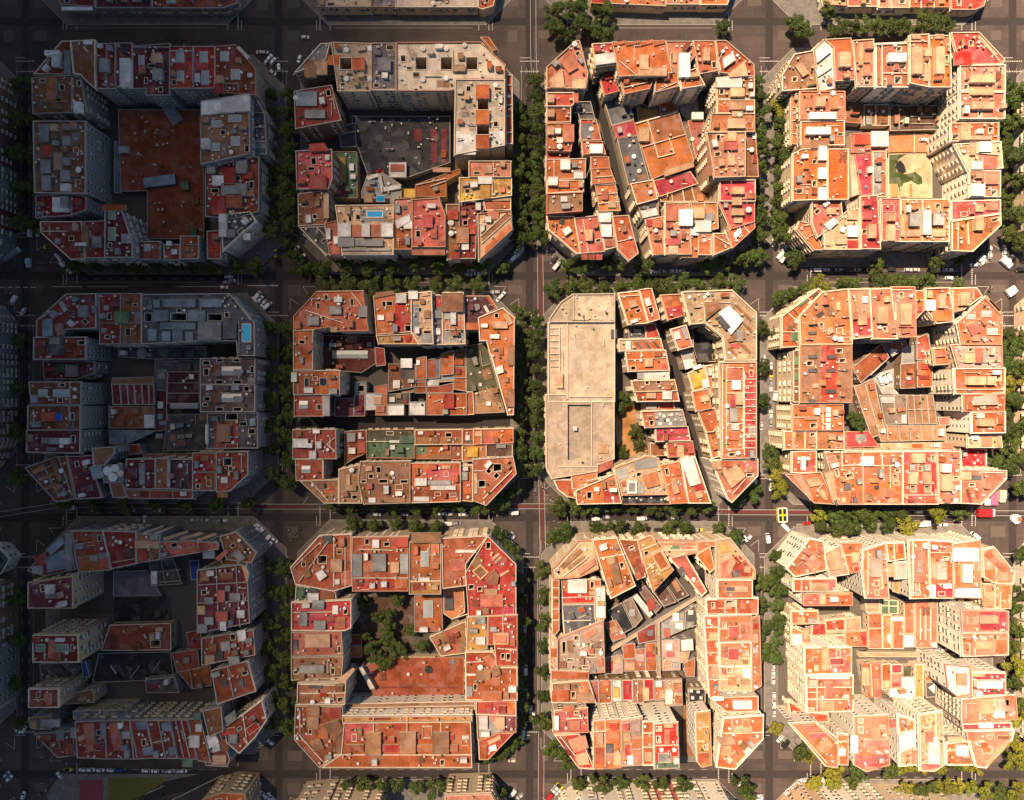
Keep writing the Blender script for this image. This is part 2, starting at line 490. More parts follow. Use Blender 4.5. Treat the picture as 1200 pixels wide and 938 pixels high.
                q.build('partition_wall', [M_TRIM if s.wc not in ('grey', 'brown', 'darkgrey') else M_TRIMD], s.root)
            elif c == 'o':
                x, y, r = map(float, f[1:4]); X, Y = s.w(x, y, H + .8)
                r = r / TFK[0] * S * .92
                q = MB()
                if r > 1.1:
                    q.cyl(X, Y, r, H, H + 1.0, 0, 0, 20); q.cyl(X, Y, r, H + 1.0, H + 1.25, 0, 0, 20, r * .35)
                    q.build('round_tank', [roofm(f[4])], s.root)
                else:
                    q.cyl(X, Y, r, H, H + .7, 0, 0, 12); q.cyl(X, Y, r * 1.2, H + .7, H + .9, 0, 0, 12, r * .5)
                    q.build('round_vent', [roofm(f[4])], s.root)
                s.boxes.append([(X - r, Y - r), (X + r, Y - r), (X + r, Y + r), (X - r, Y + r)])
        if not yard: s.clutter(P, low)
        s.extras()
        BUILD.append(s)
    def auto(s, P, holes):
        '''plan the small shafts, sheds and tile patches that crowd every old roof'''
        s.taken = []; s.plan = []
        low = s.kind == 'L'
        A = abs(area2(P)) / 2
        if A < 60 or s.H < 3 or s.rc in ('black',) or (low and A > 900) or 'plain' in s.label or 'ball court' in s.label or s.rc.startswith('beige'): return
        H = s.H; used = [rc for rc, f in holes]
        for f in s.feats:
            if f[0] in 'hkp': used.append(s.rect([float(x) for x in f[1:5]], H + 1))
            elif f[0] == 'q': used.append(ccw([s.w(*map(float, a.split(',')), H) for a in f[1].split()]))
            elif f[0] == 'o':
                x, y = s.w(float(f[1]), float(f[2]), H); used.append([(x - 1, y - 1), (x + 1, y - 1), (x + 1, y + 1), (x - 1, y + 1)])
            elif f[0] == 'l':
                a, b = s.w(float(f[1]), float(f[2]), H), s.w(float(f[3]), float(f[4]), H)
                u = Vector(b) - Vector(a); n = Vector((-u.y, u.x)).normalized() * .3; a, b = Vector(a), Vector(b)
                used.append(ccw([tuple(a - n), tuple(b - n), tuple(b + n), tuple(a + n)]))
        e = max(range(len(P)), key=lambda i: math.dist(P[i - 1], P[i]))
        ax = math.atan2(P[e][1] - P[e - 1][1], P[e][0] - P[e - 1][0])
        xs = [p[0] for p in P]; ys = [p[1] for p in P]
        def free(w, h, m):
            for _ in range(14):
                x, y = R.uniform(min(xs), max(xs)), R.uniform(min(ys), max(ys))
                a = ax + R.choice((0, math.pi / 2)); c, sn = math.cos(a), math.sin(a)
                q = [(x + c * i * w / 2 - sn * j * h / 2, y + sn * i * w / 2 + c * j * h / 2) for i, j in ((-1, -1), (1, -1), (1, 1), (-1, 1))]
                pts = q + [((q[i][0] + q[i - 1][0]) / 2, (q[i][1] + q[i - 1][1]) / 2) for i in range(4)] + [(x, y)]
                if all(inside(*t, P) and seg_dist(*t, P) > m for t in pts) and not any(inside(*t, u) or seg_dist(*t, u) < .5 for t in pts for u in used) \
                   and not any(inside(*t, q) for u in used for t in u):
                    used.append(q); return q
        n = A / 110
        for i in range(min(3, int(n * R.uniform(.3, 1.1)))):
            if low: break
            q = free(R.uniform(1.4, 2.4), R.uniform(2.0, 3.6), .6)
            if q: holes.append((q, ['w']))
        for i in range(min(5, int(n * R.uniform(.6, 1.8)))):
            q = free(R.uniform(1.6, 2.6), R.uniform(2.0, 4.2), .3)
            if q: s.plan.append(('shed', q, R.choice((1.4, 2.0, 2.3, 2.6)), R.choice(('cream', 'white', 'white', 'tan', s.rc, s.rc, 'grey', 'pink', 'rust')) if s.wc != 'grey' else R.choice(('grey', s.rc, s.rc, 'tan', 'greyblue', 'white')))); s.taken.append(q)
        sib = dict(orange='rust orangepink red peach', red='rust crimson darkred orange', darkred='rust plum red brown', peach='orange pinkpale tan', pink='pinkred peach orange', pinkpale='peach pink cream', tan='brown peach grey', cream='peach tan pale', brown='rust darkred tan', plum='darkred rust plum2', pinkred='crimson pink orange', rust='orange darkred brown').get(s.rc, s.rc + ' grey tan').split()
        for i in range(min(4, int(n * R.uniform(.4, 1.4)))):
            q = free(R.uniform(2.4, 6.5), R.uniform(2.4, 7.5), .25)
            if q: s.plan.append(('tiles', q, R.choice((0, 0, .35)), R.choice(sib)))
    def extras(s):
        for kd, q, h, c in s.plan:
            if kd == 'shed': s.hut(q, c, h)
            elif h == 0:
                m = MB(); m.quad([(x, y, s.H + .15) for x, y in q]); m.prism(q, s.H, s.H + .15, 0); m.build('terrace_tiles', [roofm(c)], s.root)
            else:
                m = MB(); m.quad([(x, y, s.H + .12) for x, y in q]); m.build('terrace_tiles', [roofm(c)], s.root)
                m = MB(); ring(m, inset(q, -.12), q, s.H, s.H + R.uniform(.5, 1.0)); m.build('terrace_wall', [M_TRIM if s.wc != 'grey' else M_TRIMD], s.root)
    def hut(s, pl, col, hh):
        H = s.H
        g = MB(); ir = inset(pl, min(.22, .15))
        sidec = {'white': 'white', 'cream': 'cream', 'grey': 'grey', 'darkgrey': 'darkgrey', 'black': 'darkgrey'}.get(col, s.wc)
        if hh >= 1.3:
            g.prism(pl, H, H + hh, 0)
            ring(g, inset(pl, -.12), ir, H + hh - .02, H + hh + .16, 1)
            g.quad([(x, y, H + hh + .02) for x, y in ir], 1)
            if hh >= 1.9:   # a door on one side
                a, d = Vector(pl[0]), Vector(pl[1]); L = (d - a).length
                if L > 1.6:
                    u = (d - a) / L; n = Vector((u.y, -u.x)); m = a + u * L * .5
                    q = [m - u * .4 + n * .03, m + u * .4 + n * .03]
                    g.quad([(q[0].x, q[0].y, H + .05), (q[1].x, q[1].y, H + .05), (q[1].x, q[1].y, H + 1.9), (q[0].x, q[0].y, H + 1.9)], 2)
        else:
            g.prism(pl, H, H + hh, 0, 1)
        g.build(hut_name(hh, col), [wallm(sidec), roofm(col), M_WOODSH], s.root)
        s.boxes.append(pl)
    def clutter(s, P, low):
        A = abs(area2(P)) / 2
        n = int(min(34, A / (24 if not low else 45)) * R.uniform(.6, 1.2))
        if 'ball court' in s.label or s.rc in ('beige', 'sand'): n = min(n, 6)
        xs = [p[0] for p in P]; ys = [p[1] for p in P]
        done = []
        tries = 0
        while len(done) < n and tries < n * 8:
            tries += 1
            x, y = R.uniform(min(xs), max(xs)), R.uniform(min(ys), max(ys))
            nm, me, _ = R.choices(CLUT, CLW)[0]
            if not inside(x, y, P) or seg_dist(x, y, P) < (2.0 if nm in ('washing_line', 'pergola') else .95): continue
            if any(inside(x, y, q) or seg_dist(x, y, q) < (1.9 if nm in ('washing_line', 'pergola') else .8) for q in s.boxes): continue
            if any(math.hypot(x - a, y - b) < 1.4 for a, b in done): continue
            done.append((x, y))
            if low and nm in ('parasol', 'terrace_table'): continue
            obj(nm, me, s.root, (x, y, s.H + .03), R.choice((0, 1.5708, 3.1416, 4.7124)) + R.uniform(-.15, .15), [R.uniform(.85, 1.25)] * 3)
        # low walls that divide the terraces of neighbours
        if not low and A > 130:
            for i in range(R.choice((1, 1, 2, 2, 3))):
                e = max(range(len(P)), key=lambda i: math.dist(P[i - 1], P[i]))
                a, b = Vector(P[e - 1]), Vector(P[e])
                u = (b - a).normalized() if R.random() < .5 else Vector((-(b - a).y, (b - a).x)).normalized()
                x, y = R.uniform(min(xs), max(xs)), R.uniform(min(ys), max(ys))
                L = R.uniform(1.5, 4.5)
                p0 = Vector((x, y)) - u * L; p1 = Vector((x, y)) + u * L
                ok = all(inside(q.x, q.y, P) and seg_dist(q.x, q.y, P) > .4 for q in (p0, p1))
                ok = ok and not any(inside(p0.x + (p1.x - p0.x) * t / 8, p0.y + (p1.y - p0.y) * t / 8, q) for t in range(9) for q in s.boxes)
                if not ok: continue
                nn = Vector((-u.y, u.x)) * .1
                q = MB(); q.prism(ccw([tuple(p0 - nn), tuple(p1 - nn), tuple(p1 + nn), tuple(p0 + nn)]), s.H, s.H + R.uniform(.5, 1.1), 0, 0)
                q.build('partition_wall', [M_TRIM], s.root)
TFK = [1.0]
def ring(b, outer, inner, z0, z1, m=0):
    """closed kerb between two loops of the same length"""
    n = len(outer); o = len(b.v)
    b.v += [(x, y, z0) for x, y in outer] + [(x, y, z1) for x, y in outer] + [(x, y, z0) for x, y in inner] + [(x, y, z1) for x, y in inner]
    for i in range(n):
        j = (i + 1) % n
        for f in ((o + i, o + j, o + n + j, o + n + i), (o + n + i, o + n + j, o + 3 * n + j, o + 3 * n + i),
                  (o + 3 * n + i, o + 3 * n + j, o + 2 * n + j, o + 2 * n + i), (o + 2 * n + i, o + 2 * n + j, o + j, o + i)):
            b.f.append(f); b.m.append(m)

def read_data(text):
    nick = None; cur = None; tf = None; out = []
    for line in text.strip().splitlines():
        line = line.strip()
        if not line: continue
        if line[0] == '@':
            a, t = line[1:].split('|'); nick = a.strip(); ox, oy, k = map(float, t.split())
            tf = (lambda ox, oy, k: lambda x, y: (ox + x / k, oy + y / k))(ox, oy, k)
            curk = k
        elif line[:2] in ('B ', 'L '):
            head, pts, label = line.split('|')
            kd, H, rc, wc = head.split()
            pts = [tf(*map(float, p.split(','))) for p in pts.split()]
            edge = curk == 1
            cur = Bld(kd, float(H), rc, wc, pts, label.strip(), None if edge else nick, tf)
            cur.k = curk; cur.block = nick
            out.append(cur)
            if not edge: BLOCKS.setdefault(nick, []).append(cur)
        else:
            t = line.split()
            if t[0] in 'qT':
                pl = ' '.join(x for x in t[1:] if ',' in x); rest = [x for x in t[1:] if ',' not in x]
                t = [t[0], pl] + rest
            cur.feats.append(t)
    return out
SKY_STRENGTH = 0.05
SUN_ENERGY = 5.0
SUN_ANGLE = 1.2
SUN_COLOR = (1.0, 0.75, 0.52)
EXPOSURE = 1.15
SHADE_PROFILE = [(-600, 300), (-420, 230), (-270, 165), (-175, 112), (-115, 54), (-60, 31), (0, 19), (110, 10), (180, 4.5), (260, 0.3)]  # depth of the added volume that darkens the left, by distance east
DATA = r'''
@ red courtyard block|20 30 3.2355
B 21 darkred tan|68,185 172,62 205,62 212,188|chamfered dark red corner house with white L-shaped roof hut
h 105 95 160 112 white
h 132 112 160 155 white
h 180 95 205 185 grey
B 24 brown tan|207,62 298,58 300,242 258,205 245,188 217,185|plain brown roofed house next to the northwest corner house
h 250 55 285 70 white 1
B 22 darkred grey|301,70 374,70 374,240 301,240|narrow dark red roof with grey hut, north row
h 312 125 345 175 grey
l 338 70 338 240
h 318 180 332 200 darkred
B 22 darkred grey|376,70 439,70 439,235 376,235|narrow dark red roof with long white hut, north row
h 390 125 430 232 white
h 395 75 412 100 darkgrey
B 22 plum grey|441,80 579,70 579,265 490,265 490,240 441,240|plum red roof with cream and grey huts, north row
k 460 112 482 150
h 510 105 545 140 cream
h 515 165 550 205 grey
h 460 150 485 180 pink 1.2
l 441 82 575 82
B 22 red grey|581,82 669,82 669,240 581,240|dark red roof with two skylights, left twin of north row
k 602 98 632 142
h 600 142 640 168 red 1.2
k 605 170 632 210
l 581 96 669 96
B 22 red grey|671,82 751,82 751,240 671,240|dark red roof with two skylights, right twin of north row
k 692 98 722 142
h 680 142 722 168 red 1.2
k 698 170 726 225
B 22 darkred tan|753,82 830,75 905,165 905,265 780,255 753,240|dark red northeast corner house with white rooftop pergola frame
k 770 98 802 135
k 810 165 845 205
h 752 190 780 218 cream
h 750 225 780 255 red
q 833,84 843,80 880,118 872,128 white 2.2
B 25 tan grey|700,290 880,262 885,487 700,527|tan roofed house with white metal shed band, east row
q 700,290 775,280 775,330 700,340 white 1.5
q 775,278 880,262 880,322 775,330 white 2
k 735 360 775 385
k 800 338 850 365
k 810 420 845 455
h 698 428 728 465 white
k 735 445 768 475
B 18 darkgrey grey|887,275 905,270 940,340 948,490 887,487|dark grey terraced house front beside tan roofed house
l 890 330 935 330
l 890 385 940 385
l 890 440 945 440
B 21 darkred grey|717,545 885,500 918,500 918,705 830,735 717,725|house with jumble of red, white and grey huts, east row
h 740 570 785 605 white
h 785 540 825 605 red
h 830 510 870 560 grey
h 720 530 750 560 grey
h 775 600 870 645 grey
h 790 640 850 690 orange
h 740 650 790 715 red
h 855 555 890 580 red 1.5
B 21 darkgrey white|777,720 885,708 905,745 782,853|dark grey southeast corner house with balconied chamfer
h 766 715 792 800 white
h 860 790 882 812 white 1.5
h 790 775 825 803 grey 1.5
B 20 red grey|723,782 775,780 775,887 725,885|small red roof beside dark grey southeast corner house
B 20 orange grey|622,800 690,800 690,885 622,887|small orange red roof, south row, right part
l 640 830 690 830
t 640 835 665 885 tan
B 20 darkred grey|560,832 620,832 620,890 560,890|small dark red roof with pale vent, south row
h 585 848 605 868 white 1
h 567 818 582 834 white 2
B 20 darkred grey|450,822 545,820 545,887 450,887|dark red roof with square skylight, south row
k 480 830 505 855
B 25 plum grey|337,705 400,705 440,825 440,880 337,880|tall plum roofed house with two green skylights, south row
k 345 705 372 735 green
k 345 765 372 815 green
h 325 680 410 700 orange 1.6
h 395 790 436 826 grey 1.2
B 21 darkred grey|258,745 335,742 335,882 262,882|dark red roof with pale wall and grey hut, south row
h 246 760 270 840 tan 1.5
h 285 800 320 840 grey
h 220 825 262 834 white 2
B 21 darkred tan|90,745 245,745 258,885 205,887 92,785|dark red southwest corner house with round grey skylight
o 153 818 12 grey
l 95 780 190 780
B 23 brown grey|58,200 205,190 245,200 265,330 62,335|brown roofed house with orange huts, west row
h 115 195 145 280 orange 1.6
h 100 278 190 290 orange 1
h 215 290 243 330 white
h 145 270 165 285 green 1
l 208 195 208 325
B 24 tan grey|65,365 262,365 262,638 70,635|tall tan roofed house with rows of grey boxes, west row
t 205 365 262 638 brown
h 85 375 120 440 grey 1.6
h 175 375 203 395 grey 1.6
h 172 420 200 455 grey 1.6
h 90 510 125 560 grey 1.6
h 170 500 200 530 grey 1.6
h 165 550 200 590 grey 1.6
h 95 570 125 625 grey 1.6
h 165 600 200 628 white 1.6
h 95 455 130 500 red 1.2
h 125 375 150 400 cream 1.6
h 140 480 165 545 cream 2.2
B 21 red grey|75,648 205,643 265,650 265,700 205,722 75,730|red roof with white hut, west row by southwest corner
h 135 652 192 705 white
h 165 648 192 690 grey 3
l 205 648 205 720
L 5 rust darkgrey|385,320 690,320 710,580 710,810 495,810 495,628 395,630|large flat dark red courtyard roof
q 478,580 598,562 600,600 482,615 greyblue 2.5
h 622 590 650 622 green 2
h 655 768 680 795 green 2
h 385 458 423 482 grey 2
q 650,655 688,652 688,678 672,680 brown 1.2
L 7 greyblue grey|530,282 575,282 625,350 592,378|grey blue pitched shed in shade, courtyard north end
L 4 greyblue grey|370,440 394,445 394,636 370,636|narrow grey blue strip roof, courtyard west edge
@ six-well roof block|325 30 3.2355
B 22 grey tan|165,72 200,70 185,130 130,160 68,180|old brown terrace house on the northwest chamfer
t 100 130 190 190 tan
h 105 150 145 195 tan 2
h 140 135 188 185 cream 1.5
B 24 pale cream|205,66 355,70 355,250 230,250|pale flat roof with two dark wells, left of purple roof
w 238 124 282 168
w 334 124 376 168
t 190 112 236 150 orange
h 284 124 330 168 orange 2.4
o 262 92 10 white
o 262 202 10 white
o 352 88 10 white
o 352 202 10 white
B 24 purple cream|359,70 449,70 449,244 359,244|purple grey flat roof between the pale roofs
h 380 122 428 170 purple 2.4
w 430 124 470 168
l 359 244 449 244
B 24 pale2 cream|453,68 770,66 862,150 862,205 678,205 678,245 650,250 453,250|long pale flat roof with three dark wells, northeast corner
w 524 122 566 168
w 620 122 662 168
w 716 122 758 168
o 552 88 10 white
o 552 205 10 white
o 640 88 10 white
o 640 200 10 white
o 710 75 9 white
h 665 150 712 172 cream 2
B 25 pale2 tan|676,207 862,207 862,455 672,492|pale flat roof with column of orange huts, east row
w 757 196 800 222
h 754 226 803 276 orange 2.4
w 760 282 800 320
h 754 322 803 374 orange 2.4
w 757 378 803 414
h 754 418 803 466 orange 2.4
t 676 402 752 490 white
t 805 402 858 456 white
o 702 305 9 pale
o 828 225 8 white
B 19 orange tan|868,190 890,190 892,450 868,450|orange terrace strip on street edge of pale east roof
l 866 225 892 225
l 866 300 892 300
l 866 405 892 405
B 19 orange tan|775,46 800,46 832,92 818,98|orange terrace strip on the northeast chamfer
B 22 darkred brown|65,250 205,228 242,360 70,392|dark red roof with green lined terrace, west row
h 70 250 150 305 greyblue 1
h 105 320 180 350 grey 1.4
l 205 290 205 340
o 70 275 10 white
B 20 pinkred brown|72,478 208,472 210,580 195,622 76,622|pink red flat roof with chimney block, west row
q 122,450 178,446 195,475 122,477 red 2
h 122 570 185 620 darkred 2
B 19 brown tan|80,640 170,628 190,640 192,725 182,755 82,760|brown sunken roof, west row
h 176 640 194 730 cream 1.5
B 18 darkgrey tan|88,768 180,764 210,860 185,872|dark narrow southwest chamfer house with pale walls
l 95 790 185 865
l 150 765 182 800
B 20 pink cream|182,752 232,740 245,870 200,870|small pink roof with white curved parapet by southwest corner
h 185 770 200 810 white 1.5
h 205 840 240 868 pink 1.2
B 22 cream cream|222,684 440,682 440,870 248,870|cream roof with blue rooftop pool and grey canopies, south row
t 315 695 415 745 grey
p 341 705 398 726
h 230 750 278 800 white 2
h 280 756 318 802 pink 1.2
h 320 750 350 800 white 2
h 354 756 392 802 pink 1.2
h 394 750 438 800 white 2
h 230 805 290 838 grey 1.4
h 295 812 400 836 grey 1.4
h 248 846 430 854 grey 1
h 248 862 430 868 grey 1
k 340 848 345 868
B 22 pink cream|443,660 508,655 510,850 443,850|half red half orange roof with white huts, south row
t 443 765 510 850 orange
q 448,740 500,715 505,740 455,770 white 1.8
h 475 683 490 698 darkgrey .8
h 480 742 510 770 white 1.6
h 468 810 482 830 darkred .8
B 23 pinkred cream|512,662 612,655 636,720 636,840 512,840|bright pink red flat roof, south row
h 555 720 588 765 pinkred 2.4
h 582 755 606 806 pink 1.2
h 510 850 636 870 pink 1
B 21 brown cream|642,680 690,680 690,885 645,888|narrow brown roof with white tank, south row
h 645 700 685 735 red 1.6
o 658 748 12 white
h 660 860 690 885 darkred 1
B 20 darkred brown|692,672 780,672 785,700 755,725 752,885 692,885|dark brown house with tan hut beside southeast corner
h 680 765 725 825 tan 2.4
h 700 825 725 850 white 1.5
h 725 755 750 790 red 1.6
B 21 cream cream|762,715 885,705 890,775 765,890|striped southeast corner house with rows of cream huts
q 770,760 785,750 785,775 772,785 white 2
q 775,800 870,710 885,720 780,822 brown .4
q 785,845 880,755 888,768 788,862 orange .4
q 795,700 840,705 838,735 800,735 pink 1.2
l 770 800 865 712
l 775 825 885 725
h 790 725 810 745 white 2
B 21 orange tan|780,655 885,655 885,700 790,702|deep orange roof above striped southeast corner house
h 780 655 885 664 cream 1
B 22 ochre cream|690,578 888,578 888,645 690,670|ochre roof with white grid frame, east row
h 762 574 812 600 white 1.6
h 770 605 808 655 ochre 1
l 815 580 815 645
t 695 635 750 668 yellow
B 23 pink cream|728,516 885,516 885,576 728,576|pale pink roof with square opening, south of pale east roof
h 785 530 815 560 cream 1
w 795 540 806 552
l 820 516 820 576
L 9 orange tan|525,605 690,545 695,560 640,590 640,650 525,650|orange low courtyard roof with pale walls
l 525 605 640 580
l 580 610 640 590
h 590 540 655 555 cream 1.5
t 480 620 522 652 yellow
L 9 grey tan|340,570 400,560 470,605 470,655 320,655 320,630|grey low courtyard house with white L walls
q 340,575 380,562 384,572 345,585 white 1.5
q 380,565 392,565 405,628 395,632 white 1.5
q 395,615 465,603 468,617 400,630 white 1.5
h 330 640 360 670 cream 1
k 375 645 408 668 blue
h 428 645 460 675 grey 1.4
L 5 darkslate grey|282,345 655,345 655,520 485,580 345,572 290,420|big slate black courtyard roof
t 518 392 548 438 plum
t 583 392 606 520 plum
t 622 392 642 520 plum
h 620 472 640 500 rust 1.2
h 424 520 488 575 white 3
h 430 528 480 552 pink 3.4
q 385,540 392,540 392,570 385,570 red .5
h 372 550 405 560 red .5
L 8 green tan|208,480 302,480 304,655 210,655|green roof with yellow stair frame, courtyard west side
h 222 500 258 595 ochre 1
t 210 600 266 655 plum
t 268 500 302 655 green
L 6 darkgrey grey|230,385 295,370 300,460 240,462|dark grey sheds behind west row
l 240 410 295 400
l 232 385 240 462
@ orange ball court block|620 30 3.2355
B 21 pink cream|68,160 178,60 190,62 222,185 216,240 68,240|pointed northwest corner house with cluttered pink roof
q 80,200 125,165 135,235 80,235 cream 1.4
q 120,140 165,95 185,160 150,180 pink 1.4
h 165 200 214 238 cream 2
h 72 165 90 235 orange .5
h 120 140 134 160 darkgrey 1
B 20 red cream|68,257 168,257 168,300 158,308 68,308|red roof with cream hut, alley sliver west row
h 70 262 95 290 cream
h 170 258 186 292 pink 2
B 20 orange cream|68,310 157,310 157,368 68,370|plain orange roof with cream hut, alley sliver west row
h 70 318 95 345 cream
B 20 orange cream|68,374 155,374 170,400 158,478 68,476|orange roof with pink and white huts, alley sliver west row
h 70 385 95 412 cream
h 130 376 170 440 pink 2
h 105 425 128 445 white 1
l 95 430 150 430
B 15 darkgrey grey|172,292 232,292 252,368 196,368|sunken dark grey terrace on the alley edge
l 172 330 240 330
B 18 slate cream|196,358 254,358 273,435 196,435|slate roof with red edge on the alley
t 196 358 254 372 red
t 240 375 270 435 orange
o 236 392 8 white
B 19 pink cream|200,440 276,442 290,490 206,490|pink roof with white huts on the alley
h 230 452 278 484 white 1.6
B 17 red cream|68,482 150,482 150,505 68,507|small sunken red roof, alley sliver west row
B 21 orange cream|65,510 214,506 212,578 65,588|orange roof with square parapet wall and white hut, alley sliver
h 120 510 155 545 white
l 95 510 95 575
h 170 555 205 580 white 1.5
B 21 orange cream|68,590 206,588 206,630 68,638|orange roof with large white hut, alley sliver
h 72 575 108 605 white
h 110 590 150 612 peach 1.4
B 25 tan orange|68,640 201,635 201,705 68,715|tall tan flat roof with single square vent, alley sliver
h 120 648 145 668 white 1
B 20 orange cream|236,500 300,500 306,540 236,545|orange roof above its twin on alley edge
B 20 orange cream|238,547 306,543 326,595 240,603|orange roof below its twin on alley edge
l 250 575 318 570
B 20 orange tan|250,607 326,602 346,703 268,706|orange roof crossed by pale walls on alley edge
l 255 640 335 635
l 262 675 342 668
h 275 630 300 660 pink 1.4
h 300 665 330 690 cream 1.2
B 21 orange cream|68,725 170,725 195,865 180,865 75,775|orange southwest corner house with tilted white hut, alley sliver
q 125,775 150,762 162,780 138,797 white 2
h 115 730 132 752 darkgrey .8
B 21 pinkred cream|172,732 260,722 286,858 196,865|pink red roof with row of arches on its parapet
h 215 775 240 815 cream
l 205 735 225 860
q 200,868 222,868 222,888 200,888 darkred 1
q 227,868 250,868 250,888 227,888 darkred 1
q 254,868 278,868 278,888 254,888 darkred 1
B 21 cream cream|262,715 315,712 332,840 288,852|cream cluttered roof beside the arched parapet roof
h 265 712 310 745 white 1.6
h 275 755 312 800 white 2
h 290 812 330 838 pink 1.2
l 288 805 330 800
B 22 orange cream|317,725 376,722 413,865 378,892 337,850|orange roof at the south end of alley sliver
l 335 820 400 805
o 352 745 6 white
B 22 red ochre|240,72 318,68 330,150 252,160|red roof with white shed beside the alley mouth
q 250,112 325,102 328,140 252,150 white 2
B 14 red cream|270,205 320,182 340,250 286,265|low bright red roof beside the alley
q 285,175 315,172 322,198 290,204 red 1.5
B 24 orange cream|315,66 515,60 540,182 420,190 342,195 328,125|large plain orange roof with saw-tooth street edge
h 420 110 452 165 cream 2
h 415 160 522 190 cream 1.8
l 345 135 410 190
q 315,68 365,55 370,66 315,78 orange 1
q 365,66 420,55 424,64 368,76 orange 1
q 420,66 470,52 474,64 424,76 orange 1
q 470,66 512,52 515,66 474,76 orange 1
B 21 orange cream|345,200 476,190 456,242 362,262|lower orange roof with balconied back, behind saw-tooth roof
l 360 235 450 215
B 21 orange cream|482,188 560,178 566,232 476,256|orange roof with slatted balconied back, courtyard north side
l 490 245 560 215
B 23 pink cream|520,62 618,62 632,112 570,192 532,150|pink roof with tall white hut and dark wells, north row
h 570 105 610 195 white
w 538 105 554 135
w 608 98 622 128
h 545 100 560 140 cream 1.2
B 22 orange white|568,192 630,165 664,228 578,242|orange roof with white arcaded back wall, courtyard north side
B 23 orange cream|622,60 704,60 726,170 645,185|orange roof with cream strip hut, north row
h 662 85 686 132 cream
l 705 60 726 170
B 23 orange cream|707,60 745,60 850,150 853,196 722,180|orange northeast corner house with angled white huts
q 735,125 772,105 782,130 742,160 white 2
q 755,185 815,135 830,190 762,196 cream 2
l 745 80 720 130
B 23 brown cream|712,200 853,200 853,280 712,280|brown roof with rounded white awning, east row
q 712,198 800,190 808,210 805,234 712,234 white 1.5
h 765 238 816 268 cream
B 23 peach cream|714,284 854,284 854,333 714,333|narrow peach roof with cream hut, east row
h 762 290 818 318 cream
h 770 326 810 345 cream 1.6
B 23 peach cream|692,336 854,336 854,404 684,404|wide peach roof with ribbed cream hut, east row
h 755 352 818 388 cream
B 26 pinkpale peach|672,408 818,406 818,574 702,578|tall pale pink roof with red block and cream walls, east row
t 675 410 695 570 brown
h 740 440 790 470 pinkred 2
h 755 406 785 440 cream 2
h 755 490 780 530 cream 1.2
l 752 475 785 525
B 21 brown cream|820,405 856,405 868,575 820,575|brown street terrace strip beside tall pink roof
h 848 410 862 430 white 1
h 848 490 864 520 darkred 1
B 22 crimson cream|722,588 855,588 855,668 722,668|crimson roof with cream hut, east row upper one
h 770 612 816 638 cream
h 772 652 806 680 cream 1.5
B 22 crimson cream|720,672 853,672 853,745 765,772|crimson roof with cream hut, east row lower one
h 770 695 816 718 cream
h 778 730 808 748 cream 1.4
B 21 orange cream|750,762 853,748 855,768 770,845|orange southeast corner house with slatted chamfer terrace
q 775,790 800,768 805,785 782,808 white 1.4
l 790 770 810 800
l 815 760 835 785
B 20 peach cream|385,602 470,587 486,658 408,680|plain peach orange roof on alley, below slate roofs
B 18 grey white|412,684 488,664 490,722 430,735|white roof with dark squares on the alley
h 420 675 445 695 darkgrey 1
h 455 670 480 690 darkgrey 1
q 425,705 480,692 488,718 432,730 white 2
B 22 pink cream|442,738 514,725 514,868 470,870|pink roof with cream alley wall, south row
h 470 738 505 765 peach 2
h 445 735 465 760 red 1.2
h 475 838 510 866 orange 1
l 512 730 512 868
B 22 pink cream|516,675 608,672 614,868 516,868|pink roof with big white hut, south row
h 570 698 620 758 white
h 520 680 560 740 pink 1.4
q 515,810 570,808 572,830 520,832 pinkred 1.5
h 530 835 565 866 cream 1
B 21 orange cream|577,790 640,792 638,880 576,880|orange roof by the street, south row middle
h 585 765 640 795 white 2
B 22 peach cream|612,675 712,673 716,770 642,785|peach roof with white partition walls, south row
h 625 690 665 730 cream 1.6
h 670 712 700 740 grey 1.4
h 632 740 690 782 white 1.8
l 665 675 665 740
B 21 orange cream|642,792 694,792 692,870 642,870|orange roof with round tank, south row
o 665 815 7 white
l 690 800 690 870
B 21 orange cream|700,790 745,790 768,842 700,870|orange roof with pale walls by southeast corner, south row
l 705 800 760 830
L 6 slate cream|280,275 370,262 396,358 314,380|slate grey flat courtyard roof with round skylight, upper
o 336 290 11 grey
o 385 330 5 white
L 6.3 crimson cream|316,382 396,362 410,414 332,428|crimson courtyard roof between the slate roofs
o 380 415 6 white
L 6 slate cream|334,430 410,418 456,590 376,605|long slate grey courtyard roof with round vents
o 398 497 9 white
o 418 552 9 white
o 382 456 5 white
L 6 orange2 cream|398,372 565,325 625,515 465,585|orange ball court with pale lines
T 455,356 565,327 590,410 478,440 brown
h 418 388 455 438 cream 2.5
q 510,550 622,515 626,535 515,572 cream 1.4
l 405 372 560 328
l 425 462 595 412
l 450 360 490 500
l 490 500 550 485
l 530 425 550 485
L 5 crimson cream|470,590 612,555 640,600 492,650|crimson annex roof below the ball court
l 525 630 525 650
l 580 600 600 600
L 8 pink cream|602,362 662,355 664,430 632,505|low pink roof west of tall pink roof
h 618 330 660 355 white 2
o 620 430 7 white
L 3 brown cream|495,655 640,610 715,640 715,668 500,668|brown patios with pale walls, courtyard south end
l 540 625 545 668
l 580 612 590 668
l 615 605 630 668
h 640 640 662 665 orange 1
L 3 ochre brown|402,290 488,318 490,340 415,362|ochre courtyard garden bed with dark pond
q 420,300 470,305 485,320 425,312 darkgrey .3
L 3.3 orange cream|492,292 555,287 565,323 497,338|small orange patio, courtyard north end
o 512 318 7 white
L 2 grey grey|562,290 640,270 642,328 600,358 575,330|grey paved yard, courtyard northeast corner
@ kidney garden block|890 30 3.2355
B 21 tan cream|85,192 130,112 208,97 226,240 85,250|tan northwest corner house with tilted cream hut
